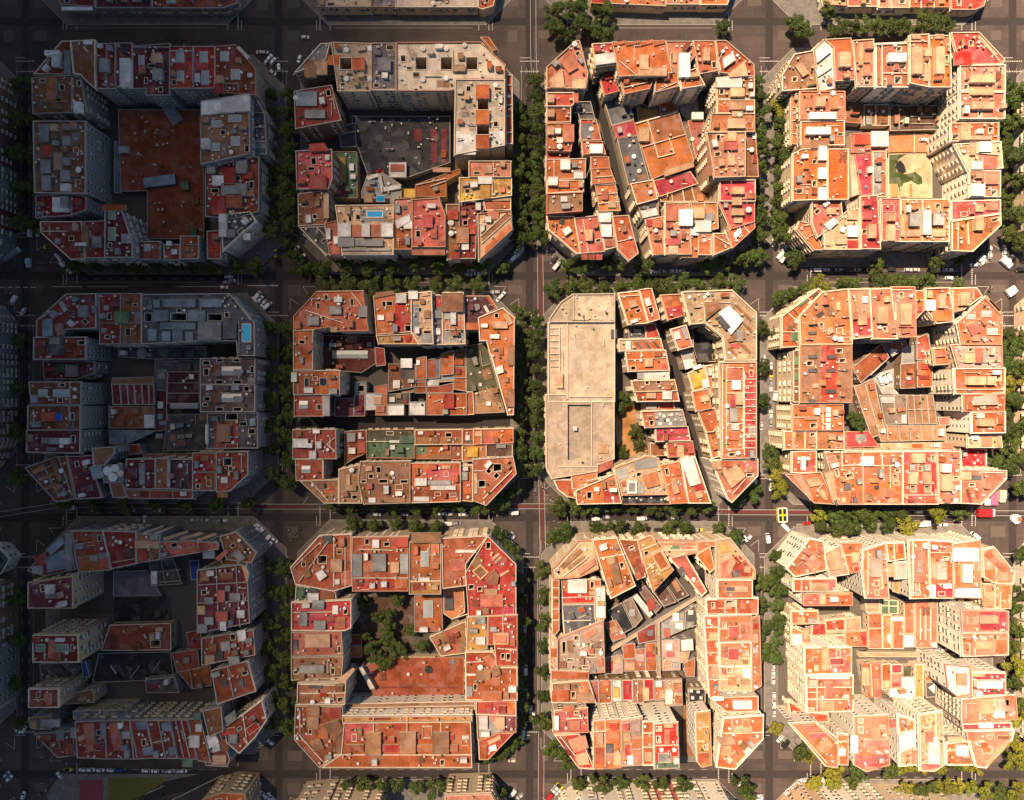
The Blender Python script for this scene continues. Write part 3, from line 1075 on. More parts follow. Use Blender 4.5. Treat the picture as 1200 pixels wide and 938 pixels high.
q 135,152 160,136 188,180 164,195 cream 1.6
B 23 white cream|207,92 245,55 278,85 285,240 225,252|white stepped roof beside tan northwest corner house
q 215,110 265,75 270,100 220,140 white 1.5
q 215,170 272,130 276,160 222,195 white 1.2
B 23 orange cream|247,55 345,50 358,130 358,208 287,212 280,85|orange and pink roof with cream hut, north row
h 305 100 346 155 cream
T 288,140 358,132 358,206 290,210 pinkred
B 23 pink cream|352,60 430,55 430,235 367,235|pink orange roof with long cream hut, north row
h 378 65 392 150 cream 1.6
h 395 150 420 190 pink 2
h 370 130 420 140 cream 1.2
B 23 pink white|440,70 562,65 562,235 442,235|pink roof quartered by white walls, north row
l 442 72 560 68
h 490 105 556 136 white
l 465 180 562 180
l 465 70 465 232
w 512 195 536 220
B 24 orange cream|568,40 640,35 640,235 568,220|orange roof with long cream hut, north row, left of twins
h 585 80 618 182 cream
h 580 32 612 50 cream 1
l 568 60 640 60
B 24 orange cream|642,40 720,40 726,235 642,235|orange roof with long cream hut, north row, right of twins
h 670 80 702 182 cream
h 625 85 652 115 cream 1.5
h 628 150 650 210 cream 1.2
h 668 32 700 50 cream 1
B 23 red cream|725,30 830,28 926,130 920,148 757,150|vivid red northeast corner house
q 738,100 812,94 806,150 740,150 vivid 1.2
q 812,92 830,88 895,148 812,150 pinkred .5
l 840 45 915 140
q 820,40 836,36 905,110 890,115 cream .8
B 23 pinkpale white|757,155 928,152 928,252 757,250|pale pink roof with two cream huts, east row
h 800 187 888 215 cream
h 800 238 888 262 cream
B 23 pink white|757,256 926,256 926,355 757,355|pink roof with single cream hut, east row
h 805 288 890 315 cream
h 900 345 924 356 red 1
B 22 orange white|725,372 905,370 905,438 725,440|orange roof with cream walls, east row
h 765 375 800 432 cream
h 800 418 880 432 cream 1.4
B 23 cream white|740,452 912,442 920,542 790,550|cream roof crowded with white terraces, east row
h 800 445 820 490 cream 1.5
h 835 442 880 478 white 2
h 805 515 845 545 white 1.5
h 850 500 900 545 pink 1.2
l 795 480 910 490
t 830 490 905 540 pinkpale
B 22 pink white|795,553 912,552 912,650 795,650|pink roof with white grid walls, east row
h 805 603 852 645 white 1.6
h 860 555 905 600 pinkpale 1.4
l 795 600 912 600
l 855 600 855 650
B 21 pinkred cream|727,668 912,662 912,712 727,740|pink and red roof by southeast corner, east row
t 750 680 820 735 red
h 820 680 850 705 cream 1.5
h 860 672 905 700 pink 1.2
B 21 orange cream|727,745 910,716 912,758 805,858 727,855|orange southeast corner house with planted chamfer terrace
h 820 725 850 775 cream
l 790 745 795 830
l 755 745 755 850
B 22 peach cream|535,660 718,660 718,820 532,820|wide peach roof with white spine and grey huts, south row
h 572 712 610 760 grey
h 622 700 650 792 white
h 660 712 700 756 grey
h 535 715 550 800 cream 1.5
l 620 660 620 820
h 560 775 610 800 cream 1.2
h 660 775 705 800 cream 1.2
B 22 pinkred cream|460,657 530,657 530,820 465,817|pink red roof with two cream huts, south row
h 490 710 516 740 cream
h 488 755 514 815 cream
B 22 crimson cream|382,650 446,645 458,848 386,846|crimson pink roof with ribbed cream hut, south row
h 415 755 442 805 cream
h 395 705 425 735 pinkred 1.5
B 21 cream cream|240,775 330,705 374,695 380,850 245,850|cream roof crowded with white tents and huts, south row
h 335 700 372 735 cream 1.4
q 305,765 330,765 320,785 308,780 white 1.5
h 335 760 375 800 white 1.8
q 250,790 275,770 272,835 240,832 cream 1
h 335 815 375 850 red 1
h 290 800 330 828 cream 1.5
B 22 pinkred cream|197,668 305,660 312,728 218,805 197,752|pink red southwest roof with stacked white boxes
h 258 690 290 715 cream 1.5
q 245,755 280,730 300,745 265,775 white 1.8
B 19 orange cream|150,745 194,752 240,852 205,852 140,775|orange terrace strip on the southwest chamfer
l 165 760 190 755
l 190 800 215 790
B 24 orange cream|125,490 160,470 255,470 255,660 125,665|big orange roof half with pale specks, west row
h 225 458 254 510 white 1.8
h 225 540 254 580 white 1.8
h 225 615 254 660 white 1.8
h 195 435 260 465 tan 1.4
B 24 deeporange cream|258,470 335,470 335,660 258,660|plain deep orange roof half, west row
B 23 orange cream|155,366 320,362 320,455 155,455|orange roof with long white hut, west row
h 178 385 270 412 white
h 160 435 190 465 tan 1.2
B 23 pink cream|155,252 322,252 322,357 155,357|pink roof with four cream huts, west row
h 215 268 250 306 cream
h 178 275 200 310 peach 1.6
h 272 265 298 315 peach 1.6
h 190 330 290 353 white
B 18 peach cream|120,262 152,258 152,455 122,450|cream street terraces with low walls, west row
l 122 310 152 310
l 122 360 152 360
l 122 410 152 410
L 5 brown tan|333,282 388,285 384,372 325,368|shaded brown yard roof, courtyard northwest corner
L 5 brown cream|395,302 490,300 490,380 395,380|brown courtyard roofs with pale dividing walls
l 442 302 442 380
o 415 325 6 white
o 470 325 6 white
h 405 345 425 375 grey 1.5
L 5 darkbrown brown|495,305 680,305 682,395 495,400|dark brown courtyard roof with pale rails
l 575 345 660 345
l 575 372 660 372
l 530 305 530 395
L 2 peach cream|495,402 657,415 655,480 495,480|peach paved yard where white car is parked
l 495 410 640 410
l 590 405 590 480
L 5 pink cream|345,412 488,402 490,482 348,482|red and pink courtyard roof with big white hut
h 425 402 488 458 white 2.5
h 362 415 420 450 red 1.5
L 5 crimson cream|362,492 424,486 426,640 386,645|crimson courtyard roof strip
o 380 555 8 grey
o 405 612 7 purple
L 6 grey pink|428,480 480,480 480,650 430,650|grey roof with pink edge, courtyard strip
t 460 480 480 650 pink
L 4 pale cream|340,490 362,490 378,640 348,650|narrow pale courtyard roof strip
L 1 sand cream|488,486 655,484 656,654 490,654|walled sand garden with curved lawn and dark pond
T 492,490 560,488 530,505 515,530 520,555 555,565 590,555 615,575 618,600 600,605 575,590 545,600 535,640 525,610 492,600 grass
T 520,518 535,512 550,530 556,555 545,562 525,556 515,538 black
h 500 600 525 650 ochre 1
h 535 610 560 650 cream .6
h 570 600 580 650 ochre .4
l 490 488 490 652
l 654 488 654 652
@ bright blue pool block|20 325 3.3484
B 22 darkred grey|80,172 195,68 312,66 312,200 195,205 180,235 80,235|dark red northwest corner house with grey tilted huts
q 162,100 178,94 198,130 184,138 grey 1.2
h 240 112 272 155 grey
q 100,168 135,162 140,230 100,230 greyblue 1.5
q 145,190 170,180 188,215 160,232 tan 1.5
t 225 72 310 108 plum
h 292 112 308 140 grey 1.2
l 85 165 140 130
B 22 darkred grey|322,66 407,66 407,262 326,262|dark red roof with low pale walls, north row
l 326 180 407 180
h 340 110 360 130 grey 1
h 330 200 350 218 grey .8
B 22 brown grey|409,66 488,66 490,262 409,262|rust brown roof beside blue grey plant roof, north row
h 382 135 436 180 green 1.6
h 462 135 488 185 grey 1.4
l 409 180 470 180
B 26 slate grey|492,70 835,66 932,180 934,308 868,308 864,250 720,250 492,262|blue grey roof full of plant with bright blue pool
p 885 185 915 252
w 502 142 530 174
w 605 142 665 170
w 750 145 805 170
h 570 85 700 118 greyblue 1.2
h 715 85 802 118 greyblue 1.2
h 535 88 560 120 greyblue 1
h 560 178 700 205 greyblue 1.2
h 515 205 545 250 greyblue 1.5
h 570 212 600 250 greyblue 1.5
h 610 205 650 250 greyblue 1
h 660 215 690 250 greyblue 1
h 710 175 800 245 grey 2
h 808 175 855 240 slate 3
w 825 185 850 215
h 535 130 590 172 greyblue 2
h 670 130 735 172 greyblue 2
l 720 85 720 250
l 870 170 870 300
q 845,80 858,75 925,165 912,172 grey .8
B 23 darkred grey|70,238 272,236 272,322 68,322|dark red roof split by grey hut, west row
h 125 235 180 305 darkgrey 1.5
h 128 238 165 262 grey 2
B 14 plum grey|105,330 305,330 305,375 240,400 110,398|sunken plum red roof with grey clutter, west row
h 190 345 235 390 grey 1.4
h 150 340 185 375 green 1
h 110 350 145 370 darkred 1
B 24 brown grey|48,412 252,412 252,500 58,500|rust roof with two grey skylights, west row
k 82 440 116 470
k 140 440 206 470
l 205 412 205 500
o 225 440 7 white
o 225 470 7 white
B 24 brown grey|45,505 250,505 250,596 45,600|rust roof with orange hut and blue tarp, west row
h 95 530 148 565 orange 1.6
h 148 535 174 562 blue 1.4
l 202 505 202 596
B 23 plum grey|40,602 250,600 248,690 40,686|plum red roof with row of grey huts, west row
h 125 632 165 655 grey
h 168 632 198 655 white
h 95 630 118 652 grey 1
B 20 brown grey|35,748 155,706 198,702 228,868 155,880|brown southwest corner house with grid of pale stepped walls
q 60,760 100,742 106,752 66,772 tan 1.5
q 80,790 140,765 146,776 88,802 tan 1.2
q 105,825 150,805 156,816 112,838 tan 1.2
q 130,720 145,716 175,800 160,806 tan 1.5
l 100 735 165 865
l 160 705 215 860
l 60 775 150 730
B 20 plum grey|200,704 300,700 305,770 336,864 236,870|plum roof with pale vent, southwest part of south row
q 285,745 330,735 340,785 300,795 greyblue 2
o 225 815 8 red
B 21 tan grey|298,672 384,666 384,690 345,735 305,740|small beige roof behind white domed canopies
B 20 greyblue grey|332,742 412,735 420,800 345,805|roof under cluster of white domed canopies
o 355 760 18 white
o 385 750 16 white
o 375 785 18 white
o 405 770 14 white
B 20 tan grey|365,810 415,803 434,862 380,864|small beige roof on the south street edge
B 21 plum grey|432,715 545,713 545,830 432,830|plum roof with grey hut and dark hut, south row
h 478 730 500 815 grey 1.2
h 425 750 465 790 plum 2
l 500 770 545 770
B 21 brown grey|547,712 596,712 596,830 547,830|narrow rust roof, south row
h 588 720 600 820 grey 1
B 21 plum2 grey|600,714 690,714 690,834 600,830|dark plum roof with round tank, south row
o 640 740 8 white
h 635 765 655 785 plum 1
B 21 darkred grey|692,690 780,690 780,836 692,836|dark red roof with chequered patches, south row
t 692 690 735 730 red
t 735 770 780 836 brown
l 692 765 780 765
h 720 700 750 722 tan 1.2
B 22 darkred grey|785,686 908,684 908,772 838,838 785,842|dark red southeast corner house with square opening
w 812 712 842 738
h 800 785 825 808 white 1
h 808 708 846 712 grey .8
l 880 690 880 770
h 785 845 825 865 tan 1
B 19 darkred grey|425,836 690,838 690,868 440,866|narrow dark red street terrace, south row
l 520 836 520 866
l 610 838 610 866
B 22 brownplum grey|722,320 935,318 935,420 722,420|brown roof with ribbed pale skylight, east row upper one
k 795 350 880 385
h 850 362 886 378 grey 1.5
h 770 350 795 388 brown 2
w 785 322 808 332
w 850 322 875 332
w 780 405 808 418
w 850 405 880 418
h 905 395 932 418 grey 1.5
B 22 brownplum grey|722,423 935,423 935,528 722,528|brown roof with ribbed pale skylight, east row lower one
k 795 457 880 490
h 850 468 886 484 grey 1.5
h 770 455 795 492 brown 2
w 782 512 808 525
w 850 512 880 525
B 22 darkgrey grey|750,535 945,533 945,670 750,672|dark grey roof with tan hut and red patch, east row
t 775 570 868 670 darkred
h 785 578 832 645 tan 2.5
w 820 535 865 560
h 738 578 750 655 white .8
o 885 602 5 white
w 820 655 865 670
L 7 plum2 grey|592,372 716,372 716,495 590,495|dark plum corrugated courtyard hall
l 592 415 716 415
l 592 455 716 455
k 600 495 710 515
L 7 plum purple|372,420 538,420 540,500 378,500|purple red courtyard shed with five pale ribs
l 402 422 408 500
l 430 422 436 500
l 458 422 463 500
l 487 422 492 500
l 515 422 518 500
L 6 rust grey|362,507 538,507 538,592 362,592|rust red flat courtyard shed with white corner
h 498 540 538 592 white .6
h 494 507 532 538 tan .6
L 5 slate grey|542,326 718,326 718,370 590,372 588,440 542,440|L-shaped slate courtyard roof
l 545 330 640 330
L 4 plum grey|543,445 588,445 590,600 545,605|narrow plum courtyard strip
h 560 565 588 580 greyblue 1.5
L 5 darkgrey grey|592,540 745,536 745,680 575,682|dark grey courtyard roof, southeast part
l 700 540 700 580
h 545 615 570 632 grey 1.5
L 6 greyblue grey|362,600 545,602 500,625 430,655 365,655|grey blue slanting courtyard roof
L 7 red grey|388,660 480,655 490,695 395,702|red courtyard roof by the south row
l 395 700 500 690
L 8 pink grey|495,696 745,690 745,710 500,712|long pale pink wall top along south row
L 8 darkgrey grey|400,275 740,272 740,318 545,322 400,312|row of dark round tanked sheds behind plant roof
o 490 298 22 grey
o 580 296 20 darkgrey
o 630 296 20 darkgrey
o 680 296 20 darkgrey
L 6 tan grey|375,395 535,392 538,416 372,418|pale grey strip shed, courtyard north side
@ green roof block|325 325 3.3484
B 22 orangepink cream|65,155 155,58 335,55 358,210 235,212 205,195 130,208 65,208|L-shaped orange northwest corner roof with three grey huts
h 205 115 250 145 grey 1.6
h 118 155 162 188 grey 1.6
h 318 115 352 155 grey 1.6
l 290 60 345 130
h 210 195 235 215 cream 1.4
l 110 130 260 180
B 23 orange cream|65,210 140,208 140,362 65,362|orange roof with cream courtyard wall, west row upper part
t 105 210 140 362 rust
q 108,270 135,255 140,280 115,298 orange 1.4
B 24 orange cream|65,368 245,368 245,460 65,460|orange roof with two dark roof lights, west row
k 105 395 125 430 darkgrey
k 165 395 195 425 darkgrey
t 65 368 165 460 rust
h 55 375 75 410 white 1.5
B 22 darkred cream|68,465 178,463 180,545 68,545|dark red roof with grey skylight, west row at the alley
k 85 485 120 515
h 178 465 205 545 grey 1
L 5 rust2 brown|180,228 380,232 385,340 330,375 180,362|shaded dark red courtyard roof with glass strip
k 215 288 355 318
L 7 darkred brown|385,275 420,280 425,345 388,350|small dark red shed east of glass strip roof
B 23 orange cream|378,75 525,60 525,215 390,225|orange roof with red strip and white huts, north row
t 462 102 500 215 red
h 465 65 505 100 white 2
h 428 138 455 172 pink 1.6
h 392 148 418 168 white 1
h 500 135 522 180 orange 1.4
w 502 190 524 212
q 385,62 455,52 462,66 382,82 tan 1
B 24 cream white|527,65 605,58 612,262 556,262 527,215|cream roof with grey strip, north row
t 527 108 556 215 greyblue
h 515 55 550 85 white 1.5
q 562,60 585,55 600,70 565,75 cream 1
h 565 225 608 262 grey 1
h 575 130 600 160 tan 1.2
B 22 orange cream|390,230 556,222 556,262 398,262|low ochre roof with brick round hut, north row back part
o 510 238 14 red
t 395 232 470 262 ochre
B 21 purple cream|606,72 645,72 648,265 613,265|narrow grey purple roof with red end, north row
t 606 78 642 118 red
h 615 130 645 160 grey 1.5
h 615 200 640 225 white 1
B 23 cream cream|648,62 730,60 738,262 650,265|cream roof with tan penthouse and white cross wall, north row
h 645 65 728 135 tan 2.5
h 655 140 690 165 grey 1.2
t 652 170 735 205 pink
h 680 130 700 185 white 1.8
t 655 215 735 255 grey
l 652 205 738 205
B 21 plum2 tan|735,75 830,75 862,122 790,160 785,205 738,205|dark plum roof with round white table marks, north row
T 735,70 830,72 862,110 850,122 820,80 738,80 orange
h 735 180 790 205 orange 1.5
o 782 118 14 grey
q 808,115 818,110 832,135 822,140 white .6
B 22 orange cream|790,160 885,122 930,160 926,540 906,540 822,250 796,250|long orange wedge roof along east street
h 845 175 902 200 cream 1.8
q 885,145 905,138 925,180 908,190 cream 1
h 905 268 930 345 tan 1.6
h 900 440 930 508 tan 1.6
h 868 275 885 305 peach 1
h 835 225 870 240 white 1.4
q 858,355 882,345 888,372 865,380 white 1.4
l 840 300 900 520
L 9 olive brown|742,270 820,258 893,530 778,535 768,450 742,450|dark olive shed roof with white flecks
T 775,455 855,430 890,530 780,533 tan
h 790 415 802 428 white 1
h 755 375 765 385 white 1
h 790 370 800 378 white 1
h 820 488 838 505 white 1
l 795 290 805 350
l 805 350 835 340
l 820 430 890 530
L 10 brown brown|437,340 543,342 543,430 437,450|brown red low house with white roofed hut, mid jumble
h 485 320 528 355 white 2
h 455 405 480 435 white 1.6
t 485 360 530 400 darkgrey
L 10 orange brown|546,318 586,310 586,400 546,402|orange low house, mid jumble
h 545 325 560 345 white 1
L 9 purple brown|590,325 638,312 638,395 590,398|grey purple low house, mid jumble
t 590 325 620 395 rust
L 10 orange brown|642,302 692,285 692,380 642,385|orange low house west of dark olive shed
L 9 rust brown|695,290 738,280 738,345 695,347|rust low house beside dark olive shed
h 695 325 730 345 orange 1.2
h 705 300 730 312 tan 1
L 9 orange brown|693,350 740,350 740,448 693,440|orange low house below rust one, beside dark olive shed
h 700 360 720 380 red 1
l 693 395 740 395
L 8 white grey|587,400 634,398 634,425 587,428|white roofed shed, mid jumble
L 8 grey grey|636,380 690,378 690,408 636,412|grey roofed shed, mid jumble
L 9 rust brown|540,405 584,405 584,455 540,455|rust shed with white stripes, mid jumble
l 545 412 580 412
l 542 430 582 430
L 9 darkred brown|587,430 634,428 690,415 690,452 587,455|dark red shed below white roofed shed
L 8 tan grey|488,430 535,425 535,452 488,455|small beige shed, mid jumble
L 9 orange brown|380,430 432,420 432,460 382,458|orange shed with pale parapet, mid jumble
L 9 white pink|345,455 410,455 410,520 345,522|white roofed shed beside plum courtyard roof
h 378 470 408 500 cream 1
L 9 peach pink|412,462 430,462 432,542 385,542 385,522 412,520|small pink terrace by the alley
h 388 505 420 530 pink 1.2
L 9 plum brown|302,462 344,460 344,545 302,546|plum roof by the alley, right of its larger twin
L 8 plum brown|225,476 300,475 300,546 225,546|larger plum roof by the alley
L 8 grey grey|305,412 350,410 350,456 305,458|grey walled light court beside dark yard
w 315 425 340 448
L 9 white grey|432,502 497,500 497,541 432,542|white roof on alley edge, left one
L 9 white grey|517,490 580,489 580,541 517,541|white roof on alley edge, right one
L 8 olive grey|432,460 520,452 520,498 432,500|cluttered greenish roof above the white alley roofs
h 440 470 460 490 white 1
h 490 480 510 495 plum 1
h 465 458 485 475 tan 1.4
L 11 orange cream|586,458 742,455 742,541 586,541|orange roof with red hut on alley edge
h 655 458 693 515 red 2
l 690 515 742 510
l 610 490 650 480
L 10 orange cream|745,450 768,450 772,538 745,540|narrow orange roof on alley edge beside olive shed
B 18 darkred cream|62,600 230,598 232,712 62,712|dark red roof with white hut and white chevron south of alley
h 62 635 118 668 white 2.2
h 125 683 150 712 white 2
l 195 655 225 630
l 195 655 225 685
l 150 612 150 690
h 140 598 165 612 white 1.6
B 18 rust cream|72,715 178,715 180,795 75,798|rust roof with white framed skylight, south part west end
k 95 740 130 768
l 180 720 180 790
L 10 darkred cream|265,605 350,600 350,690 300,712 265,735|low dark red house with white clutter, south part
h 275 612 305 645 grey 1.4
h 280 670 305 692 white 1.6
h 315 645 345 690 pinkred 1.4
h 318 610 330 635 white 1
B 15 green cream|352,600 538,598 538,710 352,708|large green flat roof with white central wall
l 352 645 480 645
h 480 622 536 650 green 1.4
t 352 598 538 640 olive
h 440 640 500 650 white 1
B 15 rust cream|541,600 726,598 726,655 541,657|rust pitched roof beside green flat roof
t 541 628 726 655 brown
h 552 605 572 618 white 1
B 13 orange cream|545,660 680,658 680,712 545,712|orange terrace with green corner and bushes, south part
t 545 660 588 695 green
h 600 695 675 710 tan 1
B 13 brown cream|683,657 724,657 724,716 683,716|small brown terrace with garden things, south part
h 690 665 700 680 red 1
h 705 690 715 700 white 1
B 14 rust cream|730,600 768,598 768,650 730,652|small rust terrace with dark clutter on the alley
h 738 620 755 640 white 1
h 738 640 762 650 darkgrey 1
B 16 orange cream|772,598 925,595 925,650 772,655|orange house with pink patch at alley east end
t 805 625 860 655 pinkred
h 775 605 800 625 cream 1
l 800 598 800 655
B 14 darkbrown cream|822,657 922,656 922,705 822,705|dark brown sunken roof with grey hut at east street
h 860 655 895 670 grey 1.4
B 15 peach cream|728,656 820,656 820,720 728,722|peach roof with yellow hut, south part east end
h 745 668 786 705 yellow 1.4
w 735 708 785 722
B 19 tan cream|92,800 240,795 240,886 185,886|tan wedge southwest corner house
T 175,830 215,812 228,840 185,855 orange
l 130 800 200 880
B 20 tan cream|243,755 325,735 332,886 243,886|tan roof with cream L-shaped hut, south row
h 262 818 308 838 cream 1.6
h 270 775 285 820 cream 1.2
B 22 tan cream|327,725 521,722 521,885 340,890 318,800|large tan roof with brown lower half, south row
T 325,810 520,805 520,862 330,862 brown
w 400 794 432 808
w 484 796 512 808
w 330 796 348 806
o 450 770 8 white
h 358 866 385 885 white .8
h 420 866 500 884 tan .8
B 21 orange cream|524,730 718,728 718,880 524,885|orange and pink roof with long pale huts, south row
T 585,752 715,752 715,800 585,788 pinkred
h 540 790 585 818 white 1.6
h 590 798 680 815 grey 1
h 600 818 700 835 white 1
t 524 835 718 865 rust
h 535 862 595 880 white 1
h 645 740 680 752 cream 1
B 20 rust cream|722,738 766,738 766,880 722,876|narrow rust roof with grey hut, south row
h 725 765 745 795 grey 1.4
h 735 830 762 850 orange 1
B 23 peach white|768,715 925,705 938,770 820,895 768,876|peach southeast corner house with two square dark wells
w 848 733 878 762
w 790 798 815 825
T 845,838 915,768 928,782 858,848 darkred
l 770 760 810 760
l 808 870 920 760
h 772 770 785 850 cream 1
@ white sports court block|620 325 3.3484
B 17 beige2 pale|82,162 125,100 172,68 335,66 335,176 82,176|large tan roof with chamfered street corner, north end of court building
T 176,76 330,76 330,165 176,165 beige
l 174 70 174 170
B 16 beige pale|76,180 335,180 335,488 76,488|huge pale roof with sports court markings
l 150 182 150 480
h 108 378 132 435 cream 1.6
l 82 200 120 200
l 82 225 120 225
l 82 250 120 250
l 82 275 120 275
l 82 300 120 300
l 82 325 120 325
l 82 350 120 350
l 120 195 120 370
t 158 188 325 470 beige
l 158 470 325 470
h 322 205 345 240 darkgrey 1
B 16 beige pale|66,462 145,462 145,490 333,490 333,712 268,735 268,760 90,790 68,745|pale building with sunken brown court
W 152 500 245 718 2.2 beige2
h 270 655 312 692 cream .8
h 172 585 188 602 white .5
l 245 490 245 740
l 110 745 265 745
q 275,725 330,712 330,745 272,770 pink .6
B 14 orange pale|98,796 165,796 185,868 150,860 115,832|small orange roof with rounded corner, southwest corner
B 15 peach pale|166,764 266,760 266,795 195,830 172,830|peach wedge roof above small orange corner roof
B 19 orange cream|183,838 290,792 335,770 362,886 188,890|orange roof with red square, south row west end
T 290,830 350,822 360,884 296,886 red
h 255 825 275 840 white 1.4
l 225 800 330 775
B 20 tan2 cream|336,748 465,702 507,712 552,852 366,855 352,800|tan plant roof with rows of dark vents, south row
q 340,760 380,745 388,785 352,795 grey .5
q 412,722 500,705 505,745 420,755 grey .5
h 385 800 422 848 white 2
h 392 808 415 840 grey 2.2
q 445,780 500,765 512,815 462,828 peach 1.5
q 362,805 378,798 384,818 368,822 pinkred 1
h 425 815 450 850 grey 1
B 17 black cream|366,858 550,858 552,890 366,890|black strip terrace with white dots, south street edge
o 395 868 3 white
o 440 875 3 white
o 480 866 3 white
o 520 874 3 white
B 21 orange cream|516,740 586,725 622,885 556,888|orange roof with long cream hut, south row
q 555,792 575,788 590,845 568,852 cream 1.8
B 21 orange white|596,712 650,706 712,886 626,886|orange roof with long white hut beside alley
q 596,712 642,706 674,808 632,820 white 1.8
q 645,820 678,812 690,830 652,838 red 1
q 652,845 675,838 682,862 660,868 cream 1.4
L 0.4 ochre grey|338,495 412,495 465,685 345,725|bare earth courtyard garden with bushes
L 1 cream cream|338,550 360,560 368,640 345,660|curved pale path slab by the court building
B 20 orange cream|350,64 430,55 465,180 388,186|orange roof with cream hut, north end of alley, left twin
q 390,95 418,88 426,112 398,120 cream 1.4
l 355 75 440 70
B 20 orange cream|432,50 480,45 512,165 468,178|orange roof with white box, north end of alley, right twin
q 452,85 470,80 480,108 462,114 white 1.4
B 12 red cream|455,187 492,182 510,235 462,240|small bright red low roof west of alley
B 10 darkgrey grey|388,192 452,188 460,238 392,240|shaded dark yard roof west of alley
h 410 205 440 225 grey 1
B 19 cream cream|352,246 515,242 526,285 356,290|cream roof with orange panel and dark slits, west of alley
T 408,252 512,248 522,280 410,283 orange
q 415,256 425,255 445,278 436,279 darkgrey .3
q 450,256 460,255 480,278 470,279 darkgrey .3
q 485,254 495,253 513,276 504,277 darkgrey .3
h 380 250 400 285 white 1
B 19 orange cream|378,292 535,288 550,365 390,370|orange roof with cream hut in the middle, west of alley
h 455 318 485 350 cream 1.6
l 385 325 540 315
l 440 290 440 320
h 520 342 540 362 pinkred .6
B 17 white cream|450,371 549,370 549,402 450,403|plain white roof west of alley
h 425 375 450 400 grey 1
B 20 tan cream|402,408 570,404 580,445 412,450|tan roof with two small dark wells, west of alley
w 456 409 470 420
w 500 407 516 418
B 20 orange cream|415,452 580,448 588,486 424,488|orange roof with two cream huts, west of alley
h 460 455 496 475 cream 1.6
h 525 448 560 478 white 1.8
B 13 red cream|455,494 565,490 570,520 462,522|low red roof with grey shed, west of alley
h 465 495 500 518 grey 1.4
l 508 492 510 520
B 20 orange cream|440,528 600,522 616,585 456,590|half orange half grey roof with white dots
T 492,526 600,523 613,583 498,587 grey
o 530 545 6 white
o 545 562 6 white
o 560 540 6 white
o 515 575 6 white
o 555 575 6 white
o 575 560 5 white
o 515 538 5 white
B 17 crimson cream|496,592 622,588 632,640 498,645|crimson pitched roof west of alley
T 498,615 628,612 632,625 498,628 darkred
B 17 pinkred cream|540,650 640,645 650,700 548,706|pink red roof with cream strip, west of alley
h 583 660 608 706 cream 1.2
h 555 665 572 690 orange 1
L 7 brown cream|475,652 536,650 536,700 478,702|low brown shed beside the bare earth garden
B 19 orange cream|516,72 598,68 608,150 546,168|orange and red roof at north end, east of alley
T 540,120 605,110 608,150 548,165 red
B 18 pink cream|556,206 615,190 640,272 586,286|pink roof with white framed squares, east of alley
q 568,215 588,210 596,240 574,246 white 1.2
q 595,200 612,196 628,240 612,244 grey 1.2
q 590,255 615,248 622,270 598,276 orange 1
B 22 tan2 cream|600,60 795,52 890,140 890,326 770,326 760,235 690,180 632,185|tan northeast corner house round a dark courtyard
q 745,140 785,112 840,168 792,225 white 2
q 735,160 752,150 790,195 772,205 darkgrey 2.6
q 690,100 740,95 752,120 695,165 tan 2
q 700,115 735,105 742,120 705,150 brown 2.2
l 690 95 690 175
l 690 95 790 100
q 780,245 845,200 848,240 785,255 tan 1.4
h 815 205 838 250 grey 1.6
o 630 78 6 white
o 650 85 5 darkgrey
o 690 78 6 white
o 720 72 5 darkgrey
q 810,115 818,110 875,165 868,172 brown 1
q 830,175 838,170 878,210 872,218 brown 1
q 815,255 825,250 872,290 866,300 brown 1
h 790 262 825 278 pinkred .6
h 818 302 860 322 cream 1.2
q 780,280 790,275 825,310 816,316 brown .6
L 4 black pink|640,195 738,188 756,245 745,330 662,335 645,280|dark cluttered courtyard with pink rim
h 662 300 700 332 darkgrey 2
B 13 grey cream|592,292 640,285 655,345 612,360|grey roof with white shed, east of alley
q 605,328 635,320 645,352 614,362 white 1.4
B 14 ochre cream|625,378 685,348 706,432 645,446|ochre roof with white edges, east of alley
q 640,385 675,378 684,425 648,438 yellow .8
q 678,405 698,400 704,430 684,435 white 1.4
q 640,352 672,342 680,352 648,364 white 1.6
B 13 pink cream|690,350 742,342 742,432 714,468|pink terrace with white shed, east of alley
h 705 358 725 385 white 1.6
o 722 400 4 darkgrey
B 19 orange cream|640,450 702,440 714,515 656,526|orange roof with cream hut, east of alley
q 672,468 702,462 706,484 676,490 cream 1.6
B 18 orange cream|662,530 726,514 744,575 722,606 694,608|orange terrace with pale wall, east of alley
B 17 orange cream|694,612 735,602 748,700 718,712|orange wedge terrace at south end, east of alley
o 722 630 3 darkgrey
B 25 orangepink cream|746,336 890,334 890,708 756,712|tall orange roof with striped crimson terraces, east row
h 775 358 828 402 pink 1
l 775 355 842 355
l 775 355 775 675
l 842 355 842 675
l 775 675 842 675
l 775 405 842 405
l 775 455 842 455
l 780 510 842 510
h 798 405 830 440 white 1.4
h 812 458 838 500 cream 2.4
h 790 465 812 510 pinkred 1.2
h 788 515 818 568 grey 1.2
h 795 575 825 600 white 1
l 780 575 842 575
h 785 605 820 640 orange 1
t 848 375 888 705 crimson
l 846 400 890 400
l 846 427 890 427
l 846 454 890 454
l 846 481 890 481
l 846 508 890 508
l 846 535 890 535
l 846 562 890 562
l 846 589 890 589
l 846 616 890 616
l 846 643 890 643
l 846 670 890 670
w 798 692 830 710
l 846 370 846 700
l 760 340 760 700
B 22 pink white|714,720 896,715 896,778 796,882 780,870|pink southeast corner house with angled white huts
q 765,775 815,738 850,780 795,828 cream 2
q 800,850 815,800 845,790 878,805 830,850 darkred .5
l 800 850 850 790
h 755 722 800 745 orange 1
q 760,745 772,742 780,780 768,785 cream 1
T 820,725 895,720 895,760 850,770 pinkred
q 715,725 750,720 755,752 722,756 cream 1.6
@ angled tan sheds block|890 325 3.3484
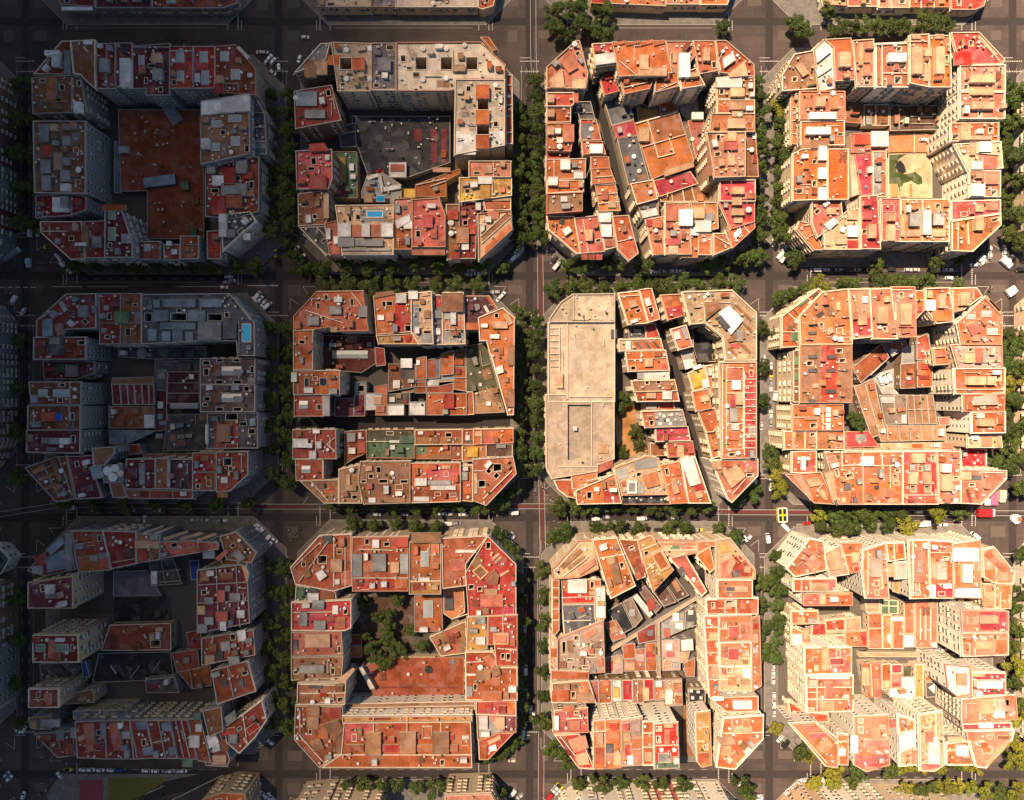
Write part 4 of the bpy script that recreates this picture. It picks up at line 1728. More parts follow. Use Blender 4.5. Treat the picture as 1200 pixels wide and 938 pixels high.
B 24 peach cream|156,155 245,60 345,48 362,262 160,264|peach northwest corner roof with dark dormers
T 265,172 362,160 362,262 245,262 orange
q 225,148 248,130 255,140 232,158 darkgrey 1
h 195 213 226 224 darkgrey 1
h 304 95 318 130 cream 1
q 262,205 285,195 292,215 270,226 cream 1.6
q 300,165 320,158 335,185 312,190 peach 1.4
B 20 orange cream|86,155 232,46 244,58 154,152 154,272 86,276|orange street terrace round northwest corner, with planters
l 115 140 150 175
l 190 80 215 100
l 86 215 154 215
q 210,75 230,60 238,72 220,88 darkgrey 1
h 125 215 150 250 green .8
h 95 225 115 250 red 1.2
q 150,110 190,78 196,86 156,118 green .8
B 24 tan cream|160,267 360,266 360,492 160,492|tan roof with tall red central band, west row
t 243 270 306 490 red
h 195 305 230 318 darkgrey 1
h 268 305 302 320 darkgrey 1
h 195 360 228 373 darkgrey 1
h 268 360 298 373 darkgrey 1
h 210 418 232 434 cream 1
h 262 440 302 455 darkgrey 1
h 195 480 220 492 darkgrey 1
h 243 270 262 330 pinkred 2
B 21 brown cream|131,290 156,288 156,490 131,490|planted brown street terrace strip, west row
h 135 310 152 345 green .8
h 135 375 152 405 green .8
l 131 360 156 360
l 131 430 156 430
B 22 orange cream|131,502 326,500 326,600 131,600|orange roof with column of white boxes, west row
h 262 512 280 528 white 1
h 262 532 280 548 white 1
h 262 552 280 568 white 1
h 262 572 280 598 white 1
l 250 502 250 600
h 180 545 225 560 cream 1.2
l 131 550 235 550
q 235,505 258,500 258,530 238,532 cream 1.4
B 21 peach cream|95,606 330,605 330,676 98,676|peach roof with striped terraces, west row
t 295 608 328 672 orange
l 180 606 180 676
l 225 606 225 676
h 195 630 220 655 cream 1.2
h 130 606 140 676 cream 1
L 9 crimson cream|340,606 428,606 466,664 340,668|bright crimson low roof beside courtyard trees
B 20 red cream|126,685 221,682 221,766 126,766|red roof with white T-shaped hut, west row
h 165 705 180 757 white 1.4
h 150 705 200 718 white 1
t 126 685 221 712 orange
h 180 720 192 740 darkgrey 1
B 24 pinkpale cream|347,48 430,48 440,235 367,242|pale roof with red square at courtyard end, north row
T 365,168 436,160 440,226 366,230 red
h 385 60 405 155 cream 1.2
h 400 75 425 100 white 1
q 385,155 420,150 422,185 390,188 cream 1.4
B 24 pink cream|432,48 514,45 541,242 442,242|pink roof with single cream hut, north row
h 466 115 504 180 cream
h 460 70 475 90 darkred 1
B 23 pink cream|517,40 606,40 611,235 545,236|orange pink roof with framed cream hut, north row
h 555 105 596 185 cream
h 550 180 605 195 pink 1.4
l 520 50 600 50
l 535 100 535 190
B 21 orange cream|610,55 645,55 645,130 612,165|narrow orange roof with planted terrace, north row
h 620 115 640 135 red 1
l 610 90 645 90
B 22 orange cream|648,46 740,43 755,128 758,175 690,182 650,128|orange roof with white hut and lower step, north row
h 655 90 690 130 white 1.8
h 708 65 730 120 cream
h 680 130 755 172 orange 1.2
B 22 orange cream|743,45 850,42 872,75 796,130 760,140|orange roof with cream hut by northeast corner
h 790 60 826 110 cream
l 760 50 760 125
t 830 50 868 80 red
q 745,130 800,118 802,130 750,142 cream 1
B 23 orangepink white|775,182 888,76 950,150 946,264 792,264|pink orange northeast corner roof with three cream roof lights
k 815 145 848 165 cream
k 875 132 910 155 cream
k 895 200 935 225 cream
q 812,190 852,172 872,212 835,228 pinkred 2
h 838 225 865 250 cream 1.4
q 885,85 895,78 955,140 945,148 cream 1
q 900,92 910,88 948,128 940,135 brown 1
l 895 225 945 225
B 22 greypink cream|755,267 950,266 952,355 780,356|stained grey roof with pink hut, east row
h 850 280 876 336 pink 2.4
h 805 300 850 335 cream 1.4
h 876 300 895 335 grey 1.2
l 785 330 950 330
B 16 orange cream|680,282 750,276 752,340 686,345|orange lower roof behind stained grey roof
B 23 orange white|762,360 960,358 958,455 766,458|orange roof with two cream huts, east row
h 818 390 886 422 cream
h 895 390 926 422 cream
l 762 440 958 440
h 820 442 835 456 darkgrey 1
B 23 orange white|798,461 960,460 958,526 800,526|orange roof with grey tilted hut, east row
q 850,470 930,462 938,500 845,502 greypink 1.8
h 880 455 910 470 cream 1.4
B 23 orange white|830,530 962,528 962,610 832,612|orange roof with single ribbed cream hut, east row
h 862 555 922 584 cream
B 18 cream cream|816,620 945,618 950,668 816,668|pale roof with curved white rail, east row
h 870 622 912 665 pink .6
q 935,620 948,620 950,668 935,668 cream 1
B 9 vivid cream|780,628 812,622 815,672 886,675 886,745 790,746|L-shaped vivid red low roof by east street
o 848 700 3 white
B 22 orange cream|100,775 238,765 292,890 212,885|orange wedge southwest corner house with white triangles
q 182,795 230,785 248,815 200,822 cream 1.4
q 225,838 250,832 270,878 255,875 cream 1.2
q 130,778 165,772 215,875 200,878 pinkpale .6
l 245 772 290 880
B 22 peach cream|255,690 400,686 406,890 306,890|peach roof with orange squares, south row west end
T 302,800 405,785 406,840 304,848 orange
q 255,770 290,760 305,870 288,885 cream 1.4
l 325 690 325 760
l 322 740 402 735
h 335 810 360 835 darkgrey 1
h 325 865 340 885 cream 1
h 370 868 385 885 darkgrey 1
B 22 peach cream|403,686 560,685 560,890 407,890|peach roof with white hut and low walls, south row
h 402 705 448 740 white 1.8
l 480 690 490 800
l 410 740 560 740
T 430,812 555,800 558,850 432,858 orange
h 455 818 470 832 darkgrey 1
l 515 740 515 870
h 505 868 545 886 cream 1
B 22 pinkred cream|562,685 692,684 700,890 562,890|roof with red strips and rows of white boxes, south row
t 568 735 588 852 vivid
t 625 735 645 852 vivid
t 676 735 695 852 vivid
h 590 735 612 760 grey 1
h 648 735 672 760 grey 1
h 590 765 622 812 cream 1.8
h 645 765 674 812 cream 1.8
w 592 817 612 842
w 648 817 670 842
h 600 690 650 728 cream 1.4
l 565 855 700 855
h 580 872 620 888 darkred .8
h 650 868 690 885 orange .8
B 22 pink cream|694,684 786,684 786,886 702,886|pink roof with white square and ribbed hut, south row
h 720 735 752 765 white
h 718 775 758 838 cream
h 765 868 780 886 white 1
B 22 pink cream|788,755 966,758 966,790 868,890 788,886|pink southeast corner house with two antenna marks
h 835 778 872 795 darkgrey .8
h 790 800 865 806 cream .8
h 790 765 832 795 cream 1
q 900,780 915,780 925,820 908,822 peach .6
q 810,845 825,840 835,885 822,886 darkred .4
q 845,840 858,838 862,870 850,872 darkred .4
l 870 765 960 768
L 8 rust brown|364,355 480,260 508,315 396,415|tilted rust red pitched shed roof
l 436 385 505 318
L 7 rust brown|485,258 570,250 580,270 520,312|low maroon shed with white triangle
q 515,280 545,285 525,308 515,300 white .8
L 7 grey brown|560,282 614,266 612,335 556,340|grey shed roof, courtyard north part
L 7 brown brown|552,342 615,337 616,435 552,437|dark brown flat courtyard roof
L 9 orange brown|618,330 676,326 678,430 618,432|orange courtyard roof with white specks
h 640 340 665 362 red 1
h 620 365 640 385 orange 1.2
h 630 385 668 400 darkred .8
L 9 darkred brown|616,240 660,220 676,322 616,325|dark red courtyard roof below the north row
o 640 290 4 white
o 625 258 4 white
L 1 grey brown|440,385 550,350 546,460 482,460|grey paved yard where white vans are parked
L 7 tan brown|370,432 448,396 492,608 440,632|long tan shed on the courtyard west side
l 415 420 470 610
L 7 greybrown brown|470,465 576,462 576,575 492,578|square grey brown courtyard roof
h 478 470 530 495 grey 1
l 530 465 530 520
h 560 540 575 572 white 1
L 7 tan brown|580,465 680,462 696,575 584,577|tan ribbed shed roof, courtyard right part
l 605 465 612 575
l 632 465 640 575
l 658 465 668 575
l 580 520 690 518
L 7 tan brown|460,582 728,580 732,640 475,645|wide tan ribbed shed roof, courtyard south part
l 500 582 505 640
l 545 582 550 640
l 590 582 594 640
l 635 582 638 640
l 680 582 684 640
L 6 cream cream|475,652 785,648 785,676 475,682|pale strip roof behind the south row
h 600 655 640 672 orange 1
h 720 650 760 672 pink 1.4
L 7 pinkred cream|700,552 745,548 745,580 705,582|small pink red shed behind east row
@ blue court tarp block|20 605 3.0258
B 21 darkred grey|40,192 110,120 178,55 190,52 208,188 100,210|cluttered northwest corner house with pink and grey huts
q 105,120 160,75 168,95 120,140 greyblue 1.2
q 60,150 95,130 110,165 70,180 pinkred 1.2
q 100,150 165,120 175,185 110,200 greyblue 1.5
h 170 60 195 190 grey 1.4
q 50,180 90,170 92,205 55,205 grey 1
B 22 darkred grey|197,52 303,52 322,135 330,190 222,198 210,150|dark red roof with low red back terrace, north row
q 212,140 322,128 330,188 222,196 rust .6
l 210 150 322 132
h 255 140 285 160 grey 1
h 290 130 330 150 grey 1.2
h 297 145 320 180 pinkred 1
B 22 darkred grey|306,52 424,56 424,166 336,186|plain dark red roof with pale vents, north row
o 350 90 5 white
o 400 85 4 white
h 385 115 405 150 darkgrey .6
l 340 165 424 150
B 22 tan grey|427,62 508,68 508,152 427,166|tan roof with long cream hut, north row
h 418 90 500 114 cream 1.8
h 470 70 500 85 grey 1
h 430 120 460 160 red 1
B 21 pinkred grey|511,90 625,86 716,95 716,116 511,150|long pink red strip roof, north row
l 511 120 625 112
l 625 86 630 120
q 515,78 600,52 606,60 522,88 cream 1.2
q 575,80 650,56 656,64 582,88 cream 1.2
q 635,82 700,60 706,68 642,90 cream 1.2
B 22 brown grey|722,72 780,56 850,130 832,165 745,152|brown northeast corner house with leaning grey hut
q 758,135 785,118 810,150 790,160 grey 1.6
q 700,150 740,118 750,130 715,160 pink 1.2
B 26 plum tan|42,236 200,213 200,325 42,325|tall plum roof with white parapet and white hut, west row
h 100 245 130 275 white 1.6
h 98 275 140 292 grey 1.2
B 27 darkred tan|60,421 218,421 222,516 60,516|tall dark red roof with two green skylights, west row
k 65 455 98 482 green
k 135 455 180 482 green
h 110 440 132 505 pink 1
o 105 440 6 white
o 175 485 5 white
B 24 darkred tan|45,611 150,611 150,676 45,676|small dark red roof with pale north wall, west row
h 95 630 120 670 pink 1
h 45 660 100 676 rust 1
B 18 ochre grey|42,716 120,706 122,755 52,752|pale ochre roof by southwest corner
h 85 722 150 748 grey 1.4
B 19 darkred grey|65,772 200,760 206,846 146,855|dark red southwest corner house with grey huts
h 140 760 165 795 grey 1.4
h 190 750 210 785 grey 1.4
h 170 810 198 845 darkred 1.2
B 22 darkred grey|208,728 308,725 318,860 215,855|dark red roof with long pink hut, south row west end
q 235,740 268,735 280,830 250,838 pink 1.8
q 215,785 240,775 243,790 218,800 cream 1
B 22 darkred grey|311,725 400,723 414,860 321,860|dark red roof with tall pink hut, south row
q 325,738 358,733 375,825 345,832 pink 1.8
h 370 765 400 790 grey 1.2
h 295 735 315 790 grey 1
B 22 darkred grey|403,722 458,722 488,856 417,860|dark red striped roof with pale blue hut, south row
q 420,730 455,728 460,755 428,760 greyblue 1.4
q 445,822 478,818 482,845 450,848 greyblue 1.4
l 405 760 425 858
B 22 darkred grey|461,722 543,722 570,856 491,856|dark red striped roof between two grey huts, south row
q 512,735 542,732 548,760 518,762 greyblue 1.4
q 535,822 562,818 568,845 540,850 greyblue 1.4
l 500 725 525 856
B 22 darkred grey|546,722 604,721 640,860 573,858|dark red roof with pale ridge walls, south row
l 560 722 590 858
l 580 722 612 858
h 585 862 620 890 green 1
B 22 rust grey|607,720 652,715 688,872 643,866|rust roof cluttered with white boxes, south row
h 610 780 645 820 white 1.4
q 625,700 650,698 652,722 628,724 green 1
h 632 740 655 765 white 1.2
B 19 darkred grey|656,782 720,770 756,860 745,886 672,882|roof with jumble of white huts at south street corner
q 660,785 700,770 715,800 680,825 white 1.6
q 690,810 715,805 720,830 695,838 white 1.4
q 715,800 745,790 750,830 725,835 brown 1
h 690 850 740 882 cream 1
B 23 brown grey|660,690 725,676 732,760 682,780|plain brown roof above the jumble of white huts
B 20 darkred white|737,742 800,705 870,652 886,720 845,782 790,838 745,800|dark red southeast corner house with balconied east front
q 735,715 770,690 778,720 745,745 grey 1.6
q 720,760 770,750 772,775 725,780 red 1.2
h 750 775 780 805 grey 1.4
l 800 705 815 810
B 25 plum grey|640,192 790,172 815,180 826,378 640,414|tall plum roof with white grid walls and many huts, east row
l 640 245 815 235
l 640 310 820 300
l 705 180 715 400
l 775 175 790 395
h 650 195 680 230 tan 1.4
h 715 200 765 225 brown 1
h 672 195 695 212 white 1.6
h 710 265 735 305 pinkred 1.8
h 755 275 790 300 grey 1.4
h 665 290 695 312 grey 1.4
h 640 320 665 350 cream 1.2
h 705 340 745 372 pinkred 1.8
h 665 360 695 385 grey 1.4
h 720 375 740 405 white 1.4
h 780 335 805 360 white 1.4
h 640 385 672 414 grey 1.4
q 795,175 812,180 822,205 815,240 cream 1
B 21 darkred grey|658,432 840,402 846,490 658,526|dark red roof with grey tilted huts, east row
h 680 455 705 480 brown 1.4
q 722,448 752,444 756,475 726,478 grey 1.4
q 780,408 808,405 812,440 785,445 white 1.4
h 665 495 700 525 cream 1
h 700 480 730 510 darkgrey .8
B 23 rust grey|692,546 822,512 850,618 712,664|rust roof with two dark roof lights, east row
q 722,582 742,578 746,604 726,608 darkgrey .8
q 780,580 800,576 804,602 784,606 darkgrey .8
l 745 535 770 650
q 745,500 785,500 788,520 755,530 grey 1.6
l 815 515 845 620
B 20 brown grey|725,158 800,140 818,168 735,172|brown step roof with white tilted sheets by northeast corner
q 755,118 775,108 800,145 782,152 white 1.4
h 660 125 700 150 greyblue 2
L 3 slate grey|342,196 462,192 512,282 342,284|slate blue flat courtyard roof
L 5 darkgrey grey|470,156 555,150 586,240 478,246|dark framed court with white scaffolding lines
l 470 160 555 152
l 470 200 580 190
l 505 235 580 230
h 475 195 495 242 white 1.2
l 510 158 525 240
L 3 blue grey|612,157 645,155 645,224 619,226|bright blue court tarp in the north courtyard
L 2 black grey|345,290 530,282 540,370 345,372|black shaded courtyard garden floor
L 7 darkred tan|330,386 545,380 547,474 300,476|flat dark red courtyard roof with square hole
w 475 440 508 464
o 455 430 4 white
L 4 black grey|290,486 545,481 556,578 268,590|black flat courtyard roof with light seams
l 400 575 435 530
l 330 530 350 560
l 480 555 505 515
q 455,575 530,565 532,575 458,588 white 1
L 5 blue grey|228,516 244,514 258,570 236,572|narrow blue court tarp beside black flat roof
L 7 darkred grey|550,485 640,472 648,540 568,552|small dark red roof with grey hut, courtyard east side
h 590 500 610 522 grey 1
L 7 rust grey|572,553 686,526 690,600 622,612|rust roof with pale edge, courtyard east side
l 612 545 622 612
L 6 darkred grey|600,412 652,402 655,470 612,472|narrow dark red shed, courtyard east side
L 9 darkgrey grey|456,580 560,570 575,625 460,625|dark brown back yard roofs behind pale row
h 470 590 500 615 plum 1
L 12 tan tan|140,640 270,612 275,660 150,668|pale yellowish back roof at west end of south row
L 14 greyblue tan|200,690 388,686 392,720 202,720|blue grey balcony roof along south row
l 292 686 294 720
L 10 darkgrey grey|82,524 160,520 205,560 160,606 90,606|dark yard roofs with pipes, west row gap
l 100 540 150 580
o 110 570 7 grey
@ tree filled courtyard block|325 605 3.0258
B 22 rust cream|48,182 150,70 262,64 264,245 200,265 65,240|rust northwest corner house with tilted white boxes
q 135,205 158,190 175,212 150,230 white 1.8
h 190 155 228 198 cream 1.8
w 145 140 175 168
l 200 75 200 250
l 55 185 150 95
q 160,70 195,68 198,95 165,98 darkgrey 1
t 200 95 262 125 orange
h 225 195 262 245 pink .8
l 240 110 240 250
q 90,195 110,180 120,215 98,222 tan 1.2
l 75 235 180 90
B 21 green cream|68,246 205,268 210,295 130,302 65,300|green tinted terrace roof with white box, west row
h 108 275 145 305 white 1.6
h 150 252 200 295 rust .8
h 115 248 145 272 darkgrey 1
B 22 rust cream|268,76 464,73 464,265 268,265|rust roof with grey H-shaped huts, north row
h 338 85 360 112 white 1.4
l 290 118 410 122
h 338 135 384 195 grey 2
h 266 135 300 215 grey 1
h 435 135 464 205 grey 1
h 402 165 430 200 cream 1.6
h 305 170 340 200 pink 1
t 268 222 412 258 red
h 420 80 462 110 red 1.4
l 268 220 464 220
h 418 225 460 255 orange 1.2
B 22 orange cream|470,92 580,90 580,275 470,275|orange roof with ribbed white skylight, north row
k 508 125 536 180
h 475 60 580 95 tan 2
t 470 232 580 272 ochre
h 500 218 540 232 white 1
l 470 232 580 230
B 22 orangepink cream|584,78 745,70 668,168 668,245 588,255|plain orange roof with white ledge, north row
h 632 120 705 130 white 1
l 610 160 665 160
h 612 155 665 195 pink 1.2
q 685,165 715,140 730,165 700,185 tan 1.6
B 23 red cream|746,70 846,170 846,352 678,354 668,200|bright red northeast corner roof
q 690,195 720,170 750,200 720,228 cream 1
q 697,196 720,178 742,200 720,220 brown 1.2
q 745,215 770,190 785,210 780,245 750,240 tan 2
h 735 260 780 318 cream 1.2
h 720 280 800 322 pink 1.6
q 760,150 785,130 790,136 765,158 cream .6
q 768,162 792,142 797,148 774,170 cream .6
q 775,215 820,190 824,196 780,222 cream .8
B 21 ochre cream|676,358 738,354 744,470 672,476|ochre orange roof with white boxes, east row
h 705 430 736 455 white 1.4
h 705 358 735 382 grey 1.4
B 23 red cream|748,356 850,352 850,530 778,530 772,455 748,455|bright red roof with framed pink hut, east row
h 765 416 820 456 cream 1.2
h 772 422 812 450 pink 1.8
l 800 355 800 415
l 780 470 850 475
B 22 orange cream|668,482 765,480 790,536 850,536 850,652 670,650|orange roof with tan huts and white dashes, east row
q 728,505 755,495 785,520 760,540 pink 1
h 705 550 755 580 tan 1.6
q 755,545 785,535 792,560 770,572 tan 1.8
h 670 560 705 566 white 1
h 725 625 795 655 peach 1.4
h 670 605 692 640 grey 1
h 735 575 790 600 peach .8
l 670 520 730 515
B 21 pinkred cream|706,656 846,650 846,705 706,700|red and white cluttered roof, east row
h 785 675 810 700 darkred 1.4
h 720 660 760 690 red 1
h 815 650 845 700 orange 1
B 20 grey cream|708,702 846,707 846,764 790,766 712,790|grey and white roof with plum patch by southeast corner
t 800 705 845 762 plum
h 715 710 745 755 white 1.4
h 770 715 805 755 cream 1.6
h 755 705 780 730 pink 1.2
B 20 red cream|715,795 790,768 836,770 748,862 718,862|pink and red southeast corner house with striped terraces
q 745,800 790,778 795,790 750,812 cream 1
q 750,820 775,812 778,830 752,836 white 1.2
h 722 815 742 860 orange 1
B 24 orange cream|238,732 685,728 690,890 160,890 228,845|long orange roof with three tan stair huts, south row
t 238 735 335 800 pinkred
h 312 770 366 850 tan 2.2
h 432 770 490 845 tan 2.2
h 552 770 608 845 tan 2.2
h 242 812 305 836 rust 1.2
h 370 812 430 836 red 1
h 495 812 550 836 peach 1.2
h 612 812 640 836 pink 1.2
l 340 732 340 770
l 460 730 460 770
l 580 730 580 770
l 200 848 690 848
h 345 760 360 768 darkred 1
h 375 780 385 795 darkred 1
h 490 775 505 790 darkred 1
h 610 775 625 795 darkred 1
h 655 780 680 790 white 1
B 23 ochre white|232,710 690,706 690,726 234,730|narrow ochre terrace strip above long orange roof
h 325 712 400 724 darkred .6
h 480 708 540 720 darkred .6
l 460 708 460 728
l 340 712 340 728
B 21 rust cream|66,672 232,672 234,728 222,850 150,888 62,790|rust southwest corner house with tan huts and stepped edge
h 105 675 148 705 tan 1.6
q 165,740 215,725 235,760 200,800 tan 2
h 105 715 145 755 tan 1.4
q 115,805 150,790 165,825 130,835 tan 1.4
h 145 740 180 790 orange 1.2
h 210 780 245 850 tan 1.6
l 70 770 160 870
l 80 680 80 770
h 172 680 225 715 darkred 1
h 205 855 218 875 white 1
B 22 crimson cream|52,306 262,296 262,395 240,404 52,404|crimson roof with three grey huts, west row
h 80 340 105 390 grey 1.4
h 125 300 165 330 grey 1.4
h 130 372 170 404 grey 1.4
h 195 318 215 348 white 1
h 205 360 240 398 pink 1
l 55 342 195 340
B 22 pink cream|52,410 228,406 234,490 52,496|pink roof with big white hut, west row
h 98 420 185 465 cream 1.8
h 55 440 72 475 darkgrey .8
o 205 430 6 darkred
o 75 425 6 darkred
B 22 tan cream|52,500 234,496 228,570 52,580|tan roof with long grey hut and round vents, west row
h 78 530 165 556 grey 1.4
o 85 515 6 darkred
o 205 515 6 darkred
B 25 brown cream|74,592 205,590 244,586 240,665 72,665|brown roof with dark gutters and tall east wall, west row
l 80 597 205 600
l 80 630 240 628
h 110 600 160 612 darkgrey .6
h 150 625 175 640 red 1
q 205,585 268,538 276,545 240,588 cream .6
L 9 rust brown|486,282 584,277 586,408 486,410|rust courtyard house with white skylight grid
k 518 300 552 360 white
L 10 peach cream|590,258 660,254 665,340 620,365 590,345|peach courtyard house with black glass patch
h 595 288 625 335 black .6
l 620 365 685 345
L 8 tan cream|540,428 668,372 670,485 580,496|triangular tan courtyard roof with red panel
T 594,412 640,394 642,480 600,486 pinkred
L 5 rust cream|300,535 420,496 662,502 662,640 345,640|large flat rust courtyard roof with dark round table
o 535 545 14 black
o 535 545 8 grey
h 365 603 470 611 darkred .5
h 500 603 640 611 darkred .5
h 425 497 560 503 cream 1
h 610 510 628 525 purple .6
L 9 white grey|290,538 302,534 346,610 330,614|white leaning stair tower in the courtyard
L 5 orange brown|250,462 300,460 300,500 250,502|orange shed at west edge of trees
L 5 darkred brown|245,420 298,420 298,458 245,458|dark red shed at west edge of trees
L 0.3 darkbrown brown|270,268 480,270 480,495 300,530 270,500|dark earth courtyard planted with trees
L 14 tan white|240,665 700,656 700,704 232,708|sloping slatted pale glass roof along courtyard
l 250 680 700 672
l 245 693 700 688
@ diagonal dark sheds block|620 605 3.0258
B 22 cream cream|80,190 176,86 224,86 246,186 175,216 86,222|cream northwest corner house with glass terraces
q 110,175 180,115 190,125 120,188 tan 1
q 135,180 195,140 205,155 145,200 tan 1
q 170,190 230,150 236,170 180,208 pinkpale 1.4
l 90 195 180 100
l 120 215 215 140
B 22 orange cream|225,84 310,76 376,246 290,290|tilted orange roof with long tan hut, north row
q 280,152 308,146 330,235 304,242 tan 1.8
l 250 150 340 135
q 275,150 300,145 305,165 282,172 cream 2.2
B 20 rust cream|318,82 384,86 412,214 384,224|narrow rust roof between tilted orange roofs, north row
q 375,150 395,145 412,200 395,205 darkred .8
q 375,205 398,202 400,222 380,224 pink .8
B 22 ochre cream|386,88 432,70 510,192 440,266|tilted ochre roof with cream walls, north row
q 430,130 470,112 505,180 465,200 cream 1.2
q 440,140 465,128 492,175 468,188 orange 1.4
l 400 120 450 100
l 415 190 470 150
B 22 cream cream|452,84 592,86 600,128 508,148 475,120|cream roof with two green glass patches, north row
t 500 100 535 118 green
t 462 96 590 104 pink
h 540 108 575 120 pink .6
l 470 122 590 120
B 22 pinkred cream|500,150 550,132 628,266 612,282 556,212|long pink red diagonal roof, north row
q 525,190 545,180 560,205 540,215 darkgrey 1
q 590,235 605,228 615,248 600,255 pink 1
B 22 orange cream|592,138 640,108 657,185 640,200|orange roof by black courtyard, north row
t 600 85 660 108 orange
B 22 orange cream|596,92 660,88 662,108 640,106 596,130|orange strip on north street beside corner house
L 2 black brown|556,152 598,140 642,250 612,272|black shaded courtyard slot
l 570 160 615 260
B 23 cream cream|664,86 712,80 800,190 800,222 664,224|cream and red northeast corner house
T 720,150 745,135 795,190 790,214 722,216 red
q 680,165 728,145 720,220 680,224 pink .6
q 700,185 722,150 735,160 712,205 cream 1.8
q 670,100 705,90 715,125 680,130 ochre 1
h 765 180 785 200 cream 1.4
q 718,200 745,190 745,216 720,218 darkgrey .6
B 25 orangepink white|668,226 790,226 790,290 668,290|pink orange roof with long cream hut, east row
h 698 250 776 270 cream 1.6
h 700 253 728 265 darkgrey 1.8
B 22 orange white|628,296 810,291 810,346 630,346|orange roof with dark central well, east row
w 698 298 730 318
h 755 296 770 330 orange 1.4
l 695 296 695 346
l 735 296 735 346
B 22 orange white|622,356 672,356 672,640 640,640|orange terraces divided by white walls, east row
l 622 395 672 395
l 622 440 672 440
l 622 485 672 485
l 630 530 672 530
l 635 580 672 580
h 640 415 670 440 cream 1.2
h 645 530 672 575 cream 1.2
B 24 peach white|675,354 786,351 786,444 675,445|peach roof with red block, east row upper
h 708 392 742 430 pinkred 1.2
l 675 400 708 400
t 740 375 786 444 pinkpale
B 24 peach white|675,448 786,446 786,530 675,531|peach roof with red block, east row lower
h 708 470 742 508 pinkred 1.2
t 675 500 786 530 cream
B 24.5 cream white|675,533 788,532 788,618 675,618|very bright cream roof, east row
h 705 570 735 600 peach 1.2
l 675 580 705 580
h 760 540 786 575 white 1
B 20 tan cream|789,362 815,352 822,600 791,618|planted street terrace strip, east row
h 795 380 812 400 red 1
h 795 420 812 450 cream 1
h 798 500 815 530 orange 1
h 798 560 818 590 peach 1
B 22 orange white|640,642 810,636 810,690 700,692|orange roof with white hut, east row by southeast corner
h 725 656 790 684 white 1.8
h 650 640 690 655 white 1
B 24 orange white|690,716 830,706 828,790 730,896 664,888 682,770|orange southeast corner roof with square dark opening
h 682 815 718 850 cream 1
w 688 820 708 842
h 720 745 790 768 cream 1.4
h 760 725 785 748 peach 1.8
l 690 772 830 768
q 665,790 720,780 735,808 680,812 cream 1.6
l 720 715 720 770
l 740 880 820 800
B 22 ochre white|592,698 640,692 646,880 612,888 596,868|narrow ochre roof with white walls beside alley
l 594 750 640 748
l 596 800 642 796
h 600 840 635 875 orange 1
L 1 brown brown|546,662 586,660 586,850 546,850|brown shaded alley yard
B 22 pinkred cream|92,692 206,682 209,764 86,764|pink red roof with cream walls, west end of south row
h 120 675 160 690 peach 1.4
h 90 710 105 760 white 1.2
l 130 720 208 715
h 145 730 180 760 pink 1
B 20 red cream|92,776 176,770 230,894 176,890|red southwest corner house with white terraces
q 140,800 200,780 210,820 160,840 pinkpale 1.4
q 105,790 130,785 160,850 140,850 darkred 1
q 160,850 205,840 215,880 175,885 cream 1.2
l 110 780 190 885
B 22 orange white|230,728 322,720 326,890 230,894|orange and cream roof with many small huts, south row
h 240 770 262 810 cream 1.4
h 275 760 320 805 orange 1.6
h 272 810 298 840 darkgrey 1
h 235 820 265 880 orange 1.2
h 285 735 315 760 red 1.4
h 300 840 325 885 cream 1.2
l 230 765 325 760
l 270 720 270 890
h 275 850 298 870 pinkpale 1.4
B 22 pinkpale white|326,724 400,712 400,880 330,884|roof crowded with grey and pink boxes, south row
h 360 725 395 780 greypink 1.6
h 330 735 355 760 pinkred 1.2
h 335 770 360 800 cream 1.6
h 365 790 398 820 peach 1.4
h 340 810 360 850 red 1
h 370 830 398 875 pink 1.4
h 350 850 370 880 white 1.4
l 362 720 362 880
B 22 orange white|402,726 440,726 440,880 402,880|narrow orange roof with cream walls, south row
l 402 770 440 770
l 402 820 440 820
h 410 840 435 870 cream 1.2
B 25 vivid white|444,738 526,732 532,892 446,895|tall vivid red roof with white crossing wall, south row
l 446 815 530 812
h 482 760 500 815 pink .8
h 480 740 510 750 cream 1.2
t 446 870 532 893 green
o 470 830 7 white
o 515 830 7 white
B 16 tan cream|82,592 210,582 236,660 82,660|tan low roof with orange patch, west row
h 82 620 140 656 orange 1.4
h 170 635 230 662 cream 1.4
t 180 588 210 630 peach
B 13 darkred brown|214,584 246,582 248,660 238,662|narrow dark red roof, middle row
B 12 orange brown|250,582 290,580 292,660 250,662|orange small house with pink box, middle row
h 262 582 285 600 pink 1
h 250 630 275 650 tan 1
B 12 white brown|293,580 326,580 328,655 294,658|white and yellowish small house, middle row
h 300 610 320 645 yellow 1
B 12 red brown|331,580 364,580 366,650 332,652|red small house left of brown one, middle row
h 340 600 355 630 pinkred 1
B 12 brown brown|367,578 405,578 406,660 368,662|brown pitched small house, middle row
l 386 578 386 660
B 12 red brown|408,578 440,578 442,650 410,652|red small house right of brown one, middle row
h 405 612 425 655 cream 1.4
B 12 orange brown|444,582 480,580 482,648 446,650|orange small house with white boxes, middle row
h 450 585 470 605 white 1.4
h 462 620 482 645 cream 1.4
B 12 cream brown|484,580 540,578 542,668 486,672|cream small house with white tall box, middle row
h 485 618 508 665 white 1.8
h 515 595 540 625 pinkpale 1.4
h 520 640 540 665 peach 1
B 9 black brown|564,612 624,610 622,660 566,662|black small roof with white chairs
h 570 615 580 625 white .6
h 595 620 605 628 white .6
h 605 640 615 650 white .6
h 575 640 585 650 white .6
B 18 orange cream|115,226 252,226 252,306 120,310|orange red roof with white square hut, west row
h 138 224 205 272 white 2
l 115 290 252 285
t 118 270 235 306 vivid
B 17 slate cream|118,314 232,312 236,384 126,424|slate grey roof, west row
l 120 372 220 370
